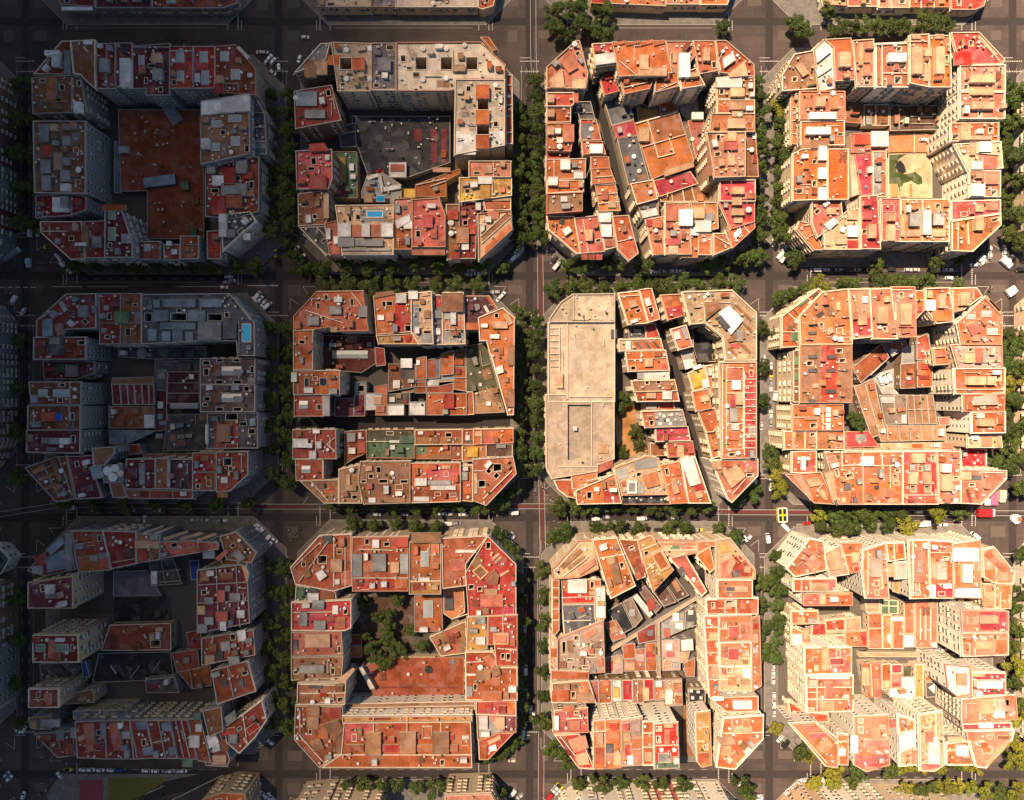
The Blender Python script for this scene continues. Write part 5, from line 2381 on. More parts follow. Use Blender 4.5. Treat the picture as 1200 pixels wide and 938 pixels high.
h 185 370 210 390 darkgrey .6
B 18 white cream|232,252 268,252 270,360 234,362|narrow white roof beside orange red roof
B 19 greypink cream|105,432 262,372 268,552 160,560 105,550|large pale grey roof with small dark holes, west row
w 118 445 130 490
w 135 505 158 516
w 205 490 235 500
q 190,420 235,395 240,415 200,440 pinkpale .8
l 180 470 262 440
h 110 515 132 540 tan 1
B 20 orange cream|84,226 106,226 106,402 84,430|orange street terraces divided by cream walls, west row
l 84 255 106 255
l 84 290 106 290
l 84 330 106 330
l 84 370 106 370
B 21 cream cream|74,405 100,440 100,545 76,520|cream bowed bay terrace, west row
h 78 470 98 500 orange .8
B 20 orange cream|80,548 210,554 210,578 80,576|orange strip roof at south end of pale grey roof
L 8 black brown|280,335 328,307 370,395 326,420|black pitched shed at west end of diagonal row
L 8 greybrown brown|332,305 363,287 402,362 374,394|grey brown shed right of black one, diagonal row
h 355 330 375 355 grey 1
L 8 white brown|366,286 382,274 440,346 426,360|white ribbed shed roof, diagonal row
l 374 280 432 352
L 8 brownplum brown|387,264 410,246 470,320 448,344|plum brown shed right of white one, diagonal row
q 415,300 440,290 448,325 425,340 darkred 1
L 8 darkbrown brown|440,268 480,242 522,304 476,320|dark brown shed with pale edge, diagonal row
l 440 268 480 320
L 8 darkbrown2 brown|482,238 520,216 566,280 526,300|darkest brown shed at east end of diagonal row
q 505,235 520,225 540,262 525,270 tan .6
L 8 pink brown|268,378 308,368 345,428 296,446|pinkish shed below black one
q 285,400 310,390 318,410 295,420 cream 1
L 6 cream grey|285,468 588,286 594,296 292,480|long pale diagonal party wall
L 6 cream grey|452,372 462,370 466,570 456,572|long pale upright party wall
L 7 greypink grey|272,500 330,490 332,556 272,558|pinkish low roof with small clutter
h 275 515 295 550 red 1
h 300 500 325 520 cream 1
L 7 orange grey|332,455 375,450 377,502 334,506|orange low roof beside pale party wall
L 7 pink grey|378,472 410,468 412,548 336,550 336,510 378,505|pink low roof with cream boxes
h 380 490 410 515 greypink 1.2
h 340 520 375 545 cream 1
L 7 orange grey|413,452 450,448 452,546 413,548|orange low roof split by red strip
t 413 480 450 500 red
h 418 512 445 545 orange 1.4
L 7 darkred grey|382,412 420,390 448,378 450,440 388,452|dark red low roof against pale party wall
h 420 405 440 425 purple 1
L 7 grey grey|470,380 548,340 552,400 470,436|grey low roofs with white boxes
h 510 345 530 370 white 1.4
h 480 400 500 430 pinkred 1
h 520 380 545 400 white 1
L 7 darkgrey grey|552,338 590,315 600,385 556,398|dark low roofs with white frames
h 565 335 582 350 white 1
h 560 375 585 395 grey 1
L 7 greypink grey|470,440 534,436 536,545 472,548|pinkish grey low roof with scattered boxes
h 485 455 508 475 white 1
h 490 485 515 500 pinkred 1.2
h 480 515 500 540 cream 1
h 510 520 530 540 grey 1
L 8 white grey|538,440 580,434 582,475 540,478|white low house with bright roof
L 7 cream grey|532,482 570,480 560,518 534,520|cream low house below white one
L 7 orange grey|548,522 588,500 586,568 556,568|orange low roof at lower end of jumble
L 0.5 tan brown|215,555 540,556 540,574 215,576|pale lane running across jumble
@ pale split lane block|890 605 3.0258
B 22 peach white|97,185 176,80 224,90 236,190 126,214|peach northwest corner house with orange terraces
T 130,165 175,130 195,150 160,200 135,205 orange
q 165,170 195,140 222,165 195,205 pinkpale 1.6
q 130,180 155,160 165,175 140,195 rust .4
h 205 100 228 135 pink .8
B 22 pinkpale white|226,132 286,102 316,205 246,215|pale pink roof with tilted cream hut, north row
q 245,155 280,140 290,185 255,192 cream 1.4
q 250,125 280,115 285,140 258,150 cream 1
B 22 orange white|287,97 360,96 365,190 322,202 316,190|orange roof with cream partitions, north row
l 300 140 362 135
h 330 130 350 165 cream 1.4
h 335 180 352 195 red 1
B 25 orangepink white|368,122 445,97 457,290 376,290 364,200|tall orange pink roof with grey hut, north row
h 395 150 436 215 greypink 1.8
l 385 125 385 280
q 430,200 436,200 440,260 434,260 cream 1
t 376 205 457 288 pink
B 22 orange white|447,96 510,94 515,150 457,160|small orange roof split by pale wall, north row
l 478 95 480 155
h 490 100 510 130 rust .8
B 21 greypink white|480,166 520,164 520,220 482,222|small mauve grey roof, north row
h 455 170 480 215 cream 1.6
B 13 ochre cream|474,232 530,228 536,286 476,266|sunken orange yard roof, north row
B 24 orangepink white|528,86 595,86 602,290 536,292|orange pink roof with knobbed pale hut, north row
h 552 120 586 235 pinkpale 1.6
h 560 160 580 200 greypink 2.2
l 545 90 545 285
B 23 orange white|600,86 684,92 686,290 606,290|orange roof with grey hut and crimson end, north row
t 625 240 685 286 crimson
h 630 165 664 225 greypink 1.4
l 605 130 684 130
h 610 150 625 220 cream 1
t 600 105 684 128 pinkred
h 606 245 624 290 white 1.6
B 24 peach white|688,100 780,86 782,250 692,252|peach roof with broad white hut band, north row
h 686 114 778 160 white 2
h 722 172 755 236 white 1.6
h 692 180 705 240 orange .6
B 21 white white|690,255 780,250 790,290 692,288|plain white roof at the courtyard end, north row
B 22 pinkpale cream|790,120 830,110 902,200 896,240 830,236 792,214|pale pink northeast corner house with slatted chamfer
q 795,135 815,120 880,190 868,200 pink 1
h 800 190 835 232 orange .8
h 840 200 880 230 cream 1.2
l 840 180 840 236
B 21 peach cream|790,242 890,242 886,326 800,326|peach roof with stepped walls, east row
h 795 270 830 320 cream 1.4
l 835 245 835 325
l 855 270 855 325
h 860 245 885 290 peach 1.2
B 25 pink white|712,332 880,336 880,408 716,410|pink roof with red end and white hut, east row
T 780,340 876,338 876,404 784,404 crimson
h 782 356 846 380 cream
h 740 360 780 385 pinkpale 1
B 25 pinkpale white|712,413 878,412 878,490 716,496|pale pink roof with cream framed hut, east row
h 765 445 838 470 cream 1.4
l 765 420 765 490
t 715 415 760 492 pink
h 835 440 876 485 peach 1.2
B 25 crimson white|752,556 870,556 870,632 752,636|crimson roof with long white hut, east row
h 772 586 862 610 white
l 752 580 770 580
h 760 560 800 570 cream 1
B 23 pinkpale white|720,652 905,636 910,718 720,732|pale roof crowded with grey and white boxes, east row
h 780 650 830 700 cream 1.6
h 845 650 885 690 greypink 1.4
h 830 690 870 715 white 1.2
h 735 665 770 720 pink .8
q 870,640 900,637 904,670 875,672 peach 1.4
l 780 645 785 725
l 835 640 840 720
B 20 crimson cream|716,736 890,730 890,754 720,757|red strip roof above southeast corner house
h 780 733 830 752 white 1.2
B 21 pinkpale white|736,762 900,756 892,790 800,890 766,886 742,800|pale pink southeast corner house with faint round stain
h 845 780 885 792 brown .6
h 740 765 765 795 peach 1.2
q 805,880 885,795 892,800 812,888 cream 1
B 18 orange white|660,805 766,792 766,880 662,880|orange roof with white huts beside southeast corner
h 700 815 740 850 white 1.6
t 715 845 764 868 crimson
l 662 835 700 830
h 670 785 720 800 cream 1.4
B 25 cream white|565,705 645,692 652,880 616,902 568,900|tall cream roof with ochre terrace, south row
T 580,705 625,700 628,740 585,745 ochre
h 590 765 615 800 pinkpale 1.8
h 600 800 640 880 white 1.2
q 570,880 640,875 640,892 580,900 pinkred .6
l 625 695 630 880
B 23 cream white|490,705 550,722 552,880 496,886|cream roof with tilted white hut, south row
q 495,780 548,760 550,815 498,840 white 1.6
t 520 845 550 882 peach
t 500 730 545 775 orange
l 495 770 550 760
h 540 830 560 880 pinkpale 1
B 25 pink white|336,712 456,706 460,880 380,905 336,880|tall pink roof with cream hut and grey hut, south row
h 400 755 426 786 cream 1.6
h 375 796 456 826 pinkpale 1.6
t 340 845 458 888 pinkred
o 365 890 6 pinkred
o 425 890 6 pinkred
h 325 780 350 840 white 1
B 21 orange white|276,772 312,776 312,880 282,880|narrow orange roof with white boxes, south row
h 280 825 305 850 white 1.4
l 276 800 312 800
h 455 720 488 750 pinkred 1
B 22 peach white|108,736 200,731 276,790 276,890 236,886|peach southwest corner house with pale triangles
q 175,772 235,768 245,780 180,790 pinkred .6
q 210,830 245,790 262,815 225,842 cream 1.6
l 200 735 272 800
l 120 745 240 875
q 150,745 195,742 205,760 165,765 pink .6
B 9 vivid cream|102,655 160,692 242,702 242,728 112,728|vivid red low roof, west row
B 24 peach white|166,566 330,565 330,690 168,695|peach roof divided into quarters by crossing walls, west row
l 168 608 330 608
l 168 650 330 650
h 235 590 262 648 pink 1.2
h 180 570 320 578 white 1
h 215 655 265 690 cream 1
t 270 580 330 600 pinkred
l 205 570 205 690
B 24 orange white|160,467 325,466 325,556 160,560|orange and pink roof with cream wall between, west row
T 246,478 322,476 322,552 248,554 pinkred
h 224 467 245 546 cream 1.6
o 180 550 5 white
o 270 548 6 white
B 21 orange white|120,224 270,222 270,265 122,266|orange roof with cream grid hut, west row
h 185 238 245 264 cream 1.4
l 150 224 150 265
l 182 224 182 265
t 228 225 268 262 pinkred
B 21 pinkred white|152,275 326,270 326,315 154,316|pink and orange roof with cream walls, west row
T 232,275 324,272 324,312 235,314 orange
h 215 278 235 312 cream 1.4
l 160 276 322 272
h 245 270 320 280 cream .8
B 15 orange cream|112,338 206,336 206,380 114,382|orange lower roof, west row
h 135 360 160 384 cream 1.6
h 142 336 152 350 white 1
l 155 340 155 380
B 9 red cream|186,382 230,378 236,420 186,422|small bright red roof left of vivid red box
B 9 vivid cream|232,370 300,364 300,410 236,411|vivid red sunken box roof
l 240 408 300 406
B 9 cream cream|304,362 356,360 356,405 305,406|small plain cream roof
B 8 pinkred cream|190,422 300,422 300,456 190,457|pink red low roof beside lane
h 240 415 262 428 cream 1
B 8 orange cream|303,412 380,406 380,460 304,461|orange low roof with red end beside lane
t 358 408 380 460 red
B 16 peach cream|112,390 182,425 182,456 114,456|peach roof with white box, west row
h 120 420 150 455 white 1.4
h 150 400 175 425 cream 1.4
L 6 cream cream|375,295 425,295 426,340 378,342|cream square courtyard roof
L 3 green cream|430,296 490,300 490,346 430,346|green walled courtyard lawn
l 430 318 490 320
l 460 298 460 345
L 6 peach cream|386,346 432,345 434,470 386,470|peach courtyard roof, left part
l 386 400 432 398
h 392 440 430 465 pinkpale .8
L 6 peach cream|436,350 466,350 466,470 436,470|pale orange courtyard roof with small hut
h 455 420 465 450 white 1
L 7 orange cream|472,368 510,362 510,470 472,470|orange courtyard roof with white top
h 472 358 512 372 white 1
L 6 white cream|512,420 548,420 548,464 512,465|white courtyard roof
L 6 peach cream|512,305 546,300 548,416 514,416|narrow peach courtyard roof
L 7 pink cream|552,300 630,300 628,466 552,466|long pink courtyard hall with pale ribs
l 572 330 572 440
l 590 330 590 440
l 608 330 608 440
L 6 peach cream|362,522 428,520 430,640 382,642|peach house south of lane, west end
l 395 525 400 640
h 365 540 390 600 cream 1.2
L 6 orange cream|432,526 464,522 466,612 434,614|orange peach house south of lane
h 440 585 462 610 cream 1
L 6 crimson cream|467,526 504,525 504,556 468,557|crimson small house south of lane
L 6 pink cream|468,560 502,560 502,605 469,606|pink small house south of lane
h 470 590 500 604 pinkred 1
L 3 olive cream|508,530 545,528 546,568 508,570|green planted yard south of lane
L 7 white cream|460,612 550,600 548,650 460,640|white bright roof behind south row
h 505 572 548 605 white 1
L 6 ochre cream|550,526 580,525 580,645 552,646|ochre house with green hut, south of lane
L 6 orange cream|584,526 630,525 626,582 586,584|orange house with cream boxes, south of lane
h 590 540 605 570 cream 1
h 610 530 625 555 rust 1
L 4 darkgrey cream|588,590 626,588 625,640 590,642|dark yard roof with white triangle
q 600,610 622,595 620,630 white .6
B 25 white white|655,525 745,535 748,632 700,640 665,610|white stepped house west of crimson roof
l 690 530 700 635
h 700 560 735 600 cream 1.4
L 3 cream cream|350,482 690,488 690,500 352,498|pale paved lane edge
@ north row beyond top street|0 0 1
B 7 darkred grey|55,-45 112,-45 112,9 72,6|dark red end house at the top left edge
h 72 8 108 12 white 1
B 7 plum grey|113,-45 178,-45 178,10 113,10|plum roof at the top edge, left block
h 155 -8 165 2 grey 1.2
B 7 darkred grey|179,-45 262,-45 278,4 262,10 179,10|dark red east end house at the top edge, left block
k 195 -8 205 4
B 7 pale cream|373,-45 435,-45 435,9 373,9|pale roof at the top edge, second block
B 7 purple cream|436,-45 463,-45 463,9 436,9|purple roof at the top edge, second block
B 7 pale2 cream|464,-45 560,-45 560,9 464,9|long pale roof at the top edge, second block
B 7 orange cream|561,-45 590,-45 578,8 565,12 561,10|orange corner terrace at the top edge
B 7 pink cream|668,-45 690,-45 678,5 668,-4|small pink tip house at the top edge, beside trees
B 7 red ochre|693,-45 715,-45 715,6 693,5|red roof at the top edge, third block
B 7 orange cream|716,-45 780,-45 780,8 716,5|large orange roof at the top edge, third block
B 7 pink cream|781,-45 820,-45 820,6 781,6|pinkish roof at the top edge, third block
B 7 orange cream|821,-45 870,-45 852,6 821,6|orange corner roof at the top edge, third block
B 7 cream white|955,-45 992,-45 992,8 965,6|cream corner roof at the top edge, right block
B 7 pink cream|993,-45 1028,-45 1028,8 993,8|pink orange roof at the top edge, right block
B 7 pinkpale white|1029,-45 1065,-45 1065,10 1029,10|pale pink roof with white walls at the top edge
l 1045 -20 1045 10
B 7 orange cream|1066,-45 1112,-45 1112,9 1066,9|orange roof with white crossings at the top edge
l 1080 -20 1080 9
l 1095 -20 1095 9
B 7 red cream|1114,-45 1170,-45 1152,8 1142,12 1114,12|bright red corner roof at the top edge
@ south row below bottom street|0 0 1
B 20 orange tan|238,936 262,928 288,930 292,990 238,990|tilted ochre fronted house at the bottom edge
B 22 orange cream|345,943 385,940 385,990 345,990|orange roof at the bottom edge, left of tree gap
B 22 peach cream|386,941 445,940 445,990 386,990|peach roof at the bottom edge, left of tree gap
B 20 pinkpale cream|522,932 575,930 592,960 592,990 522,990|plain pale pink house at the bottom edge
B 24 cream white|660,960 685,945 702,945 702,990 660,990|cream corner house with slatted front at the bottom edge
B 24 tan white|703,946 735,946 735,990 703,990|tan house with cream balconies at the bottom edge
B 24 cream white|736,947 765,947 765,990 736,990|cream house with orange blinds at the bottom edge
B 24 orange pinkred|766,947 805,946 805,990 766,990|red fronted house at the bottom edge
B 25 pinkpale white|806,946 830,946 830,990 806,990|pale pink fronted house at the bottom edge
B 24 cream white|831,946 858,946 880,970 880,990 831,990|white fronted corner house at the bottom edge
B 24 peach peach|930,975 955,948 975,946 975,990 930,990|peach fronted corner house at the bottom edge
B 24 white white|976,947 1008,947 1008,990 976,990|white striped front at the bottom edge, left one
B 24 cream white|1009,948 1046,948 1046,990 1009,990|white striped front at the bottom edge, right one
B 23 orange cream|1047,948 1085,948 1085,990 1047,990|orange roof behind trees at the bottom edge
B 23 pink cream|1086,948 1125,948 1150,975 1150,990 1086,990|pink corner roof behind trees at the bottom edge
@ west row beyond left street|0 0 1
B 22 tan brown|-60,70 -22,72 -14,100 -14,140 -60,140|brown arcaded front at the left edge, topmost
B 22 rust plum|-60,141 -14,141 -14,185 -60,185|plum fronted house at the left edge, upper row
B 22 grey grey|-60,186 -14,186 -14,232 -60,232|grey fronted house with oval windows at the left edge
B 22 darkred darkred|-60,233 -14,233 -14,262 -60,262|dark red fronted house at the left edge
B 22 grey grey|-60,263 -14,263 -16,282 -40,305 -60,305|grey striped corner house at the left edge
B 22 grey grey|-60,352 -30,352 -13,372 -13,420 -60,420|grey fronted corner house at the left edge, middle row
B 23 tan grey|-60,421 -13,421 -13,480 -60,480|pale windowed front at the left edge, middle row
B 22 darkgrey brown|-60,481 -13,481 -13,520 -30,548 -60,548|dark corner house at the left edge, middle row
B 10 darkgreen white|-60,635 -2,640 12,655 2,672 -60,680|dark green flat roof with white rim at the left edge
B 22 rust brown|-60,690 -13,690 -13,760 -60,760|dark brown front at the left edge, lower row
B 22 plum grey|-60,761 -13,761 -13,835 -30,850 -60,850|dark grey front at the left edge, lower row
@ east row beyond right street|0 0 1
B 23 cream cream|1240,68 1280,60 1280,120 1225,120 1225,90|pale corner front at the right edge, topmost
B 23 orange white|1225,121 1280,121 1280,190 1225,190|front with many white balconies at the right edge
B 23 tan tan|1225,191 1280,191 1280,262 1225,262|tan balconied front at the right edge, upper row
B 23 cream cream|1226,352 1246,335 1280,335 1280,420 1226,420|cream corner front at the right edge, middle row
B 23 orange peach|1226,421 1280,421 1280,480 1226,480|peach front at the right edge, middle row
B 23 orange cream|1226,481 1280,481 1280,560 1242,560 1226,540|cream front at the right edge, middle row
B 23 peach white|1226,660 1246,640 1280,640 1280,740 1226,740|white front at the right edge, lower row
B 23 pink cream|1226,741 1280,741 1280,820 1226,820|pink roofed cream front at the right edge, lower row
B 23 cream white|1226,821 1280,821 1280,900 1246,900 1226,880|white corner front at the right edge, lower row
'''
ALL = read_data(DATA)
for bd in ALL:
    TFK[0] = bd.k
    bd.build()

# ------------------------------------------------------------------ ground, streets
def asphalt():
    m, nt, b = nodes_of('asphalt')
    p = pos(nt)
    col = mix_col(nt, ramp(nt, noise(nt, 0.05, 5, 0.65, p), [(0.35, 0.0), (0.65, 1.0)]), (0.050, 0.038, 0.035), (0.10, 0.073, 0.061))
    mp = nt.nodes.new('ShaderNodeMapping'); mp.inputs['Scale'].default_value = (0.05, 0.9, 1); nt.links.new(p, mp.inputs['Vector'])
    col = mix_col(nt, ramp(nt, noise(nt, 1.0, 3, 0.6, mp.outputs[0]), [(0.5, 0.0), (0.7, 0.5)]), col, (0.034, 0.033, 0.034))
    mp = nt.nodes.new('ShaderNodeMapping'); mp.inputs['Scale'].default_value = (0.9, 0.05, 1); nt.links.new(p, mp.inputs['Vector'])
    col = mix_col(nt, ramp(nt, noise(nt, 1.0, 3, 0.6, mp.outputs[0]), [(0.5, 0.0), (0.7, 0.5)]), col, (0.082, 0.075, 0.07))
    col = mix_col(nt, ramp(nt, noise(nt, 4.0, 2, 0.6, p), [(0.5, 0.0), (0.75, 0.4)]), col, (0.09, 0.083, 0.078))
    nt.links.new(col, b.inputs['Base Color']); b.inputs['Roughness'].default_value = 0.85
    b.inputs['Specular IOR Level'].default_value = 0.25
    return m
M_ASPH = asphalt()
M_PATCH = flat_mat('newer asphalt', (0.044, 0.036, 0.034), 0.85, 0, 0.25, 0.25)
M_PATCH2 = flat_mat('worn asphalt', (0.12, 0.094, 0.08), 0.85, 0, 0.25, 0.25)
def paving():
    m, nt, b = nodes_of('paving tiles')
    p = pos(nt)
    col = mix_col(nt, ramp(nt, noise(nt, 0.25, 6, 0.7, p), [(0.35, 0.0), (0.65, 1.0)]), (0.13, 0.12, 0.105), (0.24, 0.215, 0.185))
    br = nt.nodes.new('ShaderNodeTexBrick'); br.inputs['Scale'].default_value = 0.8; br.inputs['Mortar Size'].default_value = 0.02
    br.inputs['Color1'].default_value = (1, 1, 1, 1); br.inputs['Color2'].default_value = (.85, .85, .85, 1); br.inputs['Mortar'].default_value = (.6, .6, .6, 1)
    nt.links.new(p, br.inputs['Vector'])
    mm = nt.nodes.new('ShaderNodeMix'); mm.data_type = 'RGBA'; mm.blend_type = 'MULTIPLY'; mm.inputs[0].default_value = 0.8
    nt.links.new(col, mm.inputs[6]); nt.links.new(br.outputs['Color'], mm.inputs[7])
    nt.links.new(mm.outputs[2], b.inputs['Base Color']); b.inputs['Roughness'].default_value = 0.9
    return m
M_PAVE = paving()
M_COURT = flat_mat('courtyard concrete', (0.11, 0.095, 0.08), 0.9, 0, 0.35)
M_PAINT = flat_mat('road paint', (0.45, 0.42, 0.39), 0.7, 0, 0.12)
M_BIKE = flat_mat('red bike lane', (0.115, 0.028, 0.026), 0.8, 0, 0.2)
M_KERB = flat_mat('granite kerb', (0.30, 0.28, 0.26), 0.8)
q = MB(); q.quad([(-3000, -3000, 0), (3000, -3000, 0), (3000, 3000, 0), (-3000, 3000, 0)])
struct('road', q, [M_ASPH])

def oct_(x0, y0, x1, y1, c):
    return [(x0 + c, y0), (x1 - c, y0), (x1, y0 + c), (x1, y1 - c), (x1 - c, y1), (x0 + c, y1), (x0, y1 - c), (x0, y0 + c)]
# block outlines on the ground (metres): taken from the houses that stand on them
BB = {}
for nick, bl in BLOCKS.items():
    xs = [p[0] for b in bl for p in b.poly]; ys = [p[1] for b in bl for p in b.poly]
    BB[nick] = (min(xs), min(ys), max(xs), max(ys))
edge_blocks = [(-600, 20, 3), ]
cols = sorted(set(round(v[0]) for v in BB.values()))
PADS = dict(BB)
for i, (a, b_) in enumerate(((28, 285), (345, 600), (640, 880), (915, 1180))):
    x0, x1 = W(a, 0)[0] * .965, W(b_, 0)[0] * .965
    PADS['north %d' % i] = (x0, W(0, 24)[1] + 1, x1, W(0, 24)[1] + 70)
    if i: PADS['south %d' % i] = (x0, W(0, 919)[1] - 75, x1, W(0, 921)[1])
for i, (a, b_) in enumerate(((60, 300), (350, 560), (630, 860))):
    PADS['west %d' % i] = (W(10, 0)[0] - 90, W(0, b_)[1], W(11, 0)[0], W(0, a)[1])
    PADS['east %d' % i] = (W(1199, 0)[0], W(0, b_)[1], W(1199, 0)[0] + 90, W(0, a)[1])
for nick, (x0, y0, x1, y1) in PADS.items():
    q = MB(); o = oct_(x0 - 3.6, y0 - 3.6, x1 + 3.6, y1 + 3.6, 17.5)
    q.prism(inset(o, .3), 0, .125, 0, 0)
    struct('pavement', q, [M_PAVE])
    q = MB(); ring(q, o, inset(o, .3), 0, .13); struct('kerb', q, [M_KERB])
    if nick in BB:
        q = MB(); q.quad([(x, y, .132) for x, y in oct_(x0 + 4, y0 + 4, x1 - 4, y1 - 4, 18)]); struct('courtyard_ground', q, [M_COURT])
def gsheet(name, pts, z, mat):
    q = MB(); q.quad([(*p, z) for p in ccw([W(x, y, 0) for x, y in pts])]); return struct(name, q, [mat])
# alleys that cut through the blocks
gsheet('alley', [(683, 60), (693, 60), (750, 305), (742, 305)], .136, M_PATCH)
gsheet('alley', [(763, 350), (776, 350), (835, 585), (822, 585)], .136, M_PATCH)
gsheet('alley', [(352, 488), (598, 488), (598, 503), (352, 503)], .136, M_PATCH)
gsheet('lane', [(1000, 752), (1168, 752), (1168, 768), (1000, 768)], .136, M_COURT)

# street centre lines (photograph pixels, ground)
VX = [30, 327, 621, 902, 1187]
HY = [24, 322, 605, 906]
# long repair strips and worn bands across the junctions
for i, x in enumerate(VX):
    gsheet('road_repair', [(x - 5, -60), (x + 4, -60), (x + 4, 1000), (x - 5, 1000)], .004, M_PATCH)
for i, y in enumerate(HY):
    gsheet('road_repair', [(-80, y - 3), (1280, y - 3), (1280, y + 6), (-80, y + 6)], .008, M_PATCH)
for x in VX:
    for y in HY:
        for a, b_ in ((-26, -26), (10, -26), (-26, 12), (10, 12)):
            if R.random() < .75:
                w, h = R.uniform(10, 18), R.uniform(8, 14)
                gsheet('road_patch', [(x + a, y + b_), (x + a + w, y + b_), (x + a + w, y + b_ + h), (x + a, y + b_ + h)], .012, M_PATCH2)
# paint
q = MB()
def line(q, x0, y0, x1, y1, w=.15, z=.02, dash=None):
    a = Vector(W(x0, y0)); b = Vector(W(x1, y1)); L = (b - a).length
    if L < .01: return
    u = (b - a) / L; n = Vector((-u.y, u.x)) * w / 2
    t = 0
    while t < L:
        e = min(L, t + (dash[0] if dash else L))
        p, r = a + u * t, a + u * e
        q.quad([(*(p - n), z), (*(r - n), z), (*(r + n), z), (*(p + n), z)])
        t = e + (dash[1] if dash else 1)
ymid = [(45, 300), (345, 585), (630, 885)]
for i, x in enumerate(VX):
    for (a, b_) in ymid:
        line(q, x - 4, a + 35, x - 4, b_ - 32, .14, .02, (3, 4)); line(q, x + 4, a + 35, x + 4, b_ - 32, .14, .02, (3, 4))
        line(q, x - 10, a + 32, x - 10, b_ - 30, .16); line(q, x + 9, a + 36, x + 9, b_ - 30, .16)
for y in HY:
    for (a, b_) in ((45, 290), (355, 590), (650, 870), (930, 1160)):
        line(q, a + 35, y - 4, b_ - 35, y - 4, .14, .02, (3, 4)); line(q, a + 35, y + 5, b_ - 35, y + 5, .14, .02, (3, 4))
        line(q, a + 36, y + 9, b_ - 36, y + 9, .16)
line(q, 62, 336, 96, 336, .5); line(q, 102, 336, 150, 336, .35); line(q, 205, 336, 262, 336, .3); line(q, 290, 335, 326, 335, .6)
for a in range(0, 40, 9): line(q, a, 337, a + 6, 337, .5)
struct('lane_marking', q, [M_PAINT])
# crossings: two rows of white blocks at every street mouth, a stop line, and triangles on the chamfers
def blocks_row(q, x0, y0, x1, y1, n):
    for i in range(n):
        t = (i + .5) / n; x, y = x0 + (x1 - x0) * t, y0 + (y1 - y0) * t
        X, Y = W(x, y); q.quad([(X - .3, Y - .3, .024), (X + .3, Y - .3, .024), (X + .3, Y + .3, .024), (X - .3, Y + .3, .024)])
CR = MB()
for x in VX:
    for y in HY:
        for s in (-1, 1):
            for d in (48, 60):
                blocks_row(CR, x - 12, y + s * d, x + 11, y + s * d, 11)
                blocks_row(CR, x + s * d, y - 12, x + s * d, y + 12, 11)
            line(CR, x - 12, y + s * 44, x, y + s * 44, .3, .024); line(CR, x + s * 44, y, x + s * 44, y + 12, .3, .024)
            for s2 in (-1, 1):
                if y < 100 or R.random() < .4: continue
                # corner triangles between parking and roadway
                px, py = x + s * 13, y + s2 * 42
                line(CR, px, py, px, py - s2 * 14, .2, .028); line(CR, px, py - s2 * 14, px + s * 10, py - s2 * 7, .2, .028)
                px, py = x + s * 42, y + s2 * 14
                line(CR, px, py, px - s * 14, py, .2, .028); line(CR, px - s * 14, py, px - s * 8, py + s2 * 9, .2, .028)
struct('crossing_marking', CR, [M_PAINT])
# red cycle lanes with white edges
def lane(pts, w, z, mat, name):
    q = MB(); V = [Vector(W(*p)) for p in pts]
    for a, b_ in zip(V, V[1:]):
        u = (b_ - a).normalized(); n = Vector((-u.y, u.x)) * w / 2
        q.quad([(*(a - n), z), (*(b_ - n), z), (*(b_ + n), z), (*(a + n), z)])
    return struct(name, q, [mat])
hl = [(-60, 612), (70, 592), (330, 594), (637, 593.5), (860, 600.5), (1260, 602)]
vl = [(633.5, -60), (633.5, 300), (634.5, 560), (636, 640), (633.5, 1000)]
vl = [(624.5, -60), (625, 60), (632, 250), (633.5, 340), (634.5, 560), (636, 640), (633.5, 1000)]
for seg in ([(296, 594), (360, 594)], [(585, 593.5), (637, 593.5)], [(842, 600), (960, 600.8)]): lane(seg, 1.7, .030, M_BIKE, 'cycle_lane')
for seg in ([(633, 296), (633.5, 340), (633.8, 400)], [(634.6, 570), (636, 640)], [(633.6, 880), (633.5, 960)]): lane(seg, 1.5, .034, M_BIKE, 'cycle_lane')
q = MB()
for pts, off in ((hl, 2.9), (vl, 3.2)):
    for s in (-1, 1):
        for a, b_ in zip(pts, pts[1:]):
            if pts is hl: line(q, a[0], a[1] + s * off, b_[0], b_[1] + s * off, .22, .036)
            else: line(q, a[0] + s * off, a[1], b_[0] + s * off, b_[1], .22, .036)
struct('cycle_lane_marking', q, [M_PAINT])
# small square at the lower left: red court, lawn
q = MB(); q.prism(ccw([W(*p) for p in ((72, 907), (240, 907), (215, 918), (170, 940), (150, 1000), (62, 1000), (55, 930))]), 0, .12, 0, 0)
struct('plaza', q, [M_PAVE])
o_ = gsheet('lawn', [(128, 911), (200, 911), (160, 938), (128, 990)], .14, flat_mat('dry lawn', (0.16, 0.13, 0.03), 0.9, 0, 0.3))
o_['kind'] = 'structure'
q = MB(); q.prism(ccw([W(*p) for p in ((93, 914), (121, 914), (121, 990), (93, 990))]), .121, .16, 0, 0)
o_ = q.build('play_court', [flat_mat('red court floor', (0.28, 0.05, 0.07), 0.85)]); tag(o_, 'red play court floor on the small square at the bottom left', 'play court')
lane([(150, 945), (190, 925), (250, 912), (285, 905)], 7.5, .125, M_PATCH, 'road')
q = MB(); line(q, 155, 938, 192, 921, .4, .14); line(q, 195, 941, 262, 908, .4, .14); struct('lane_marking', q, [M_PAINT])

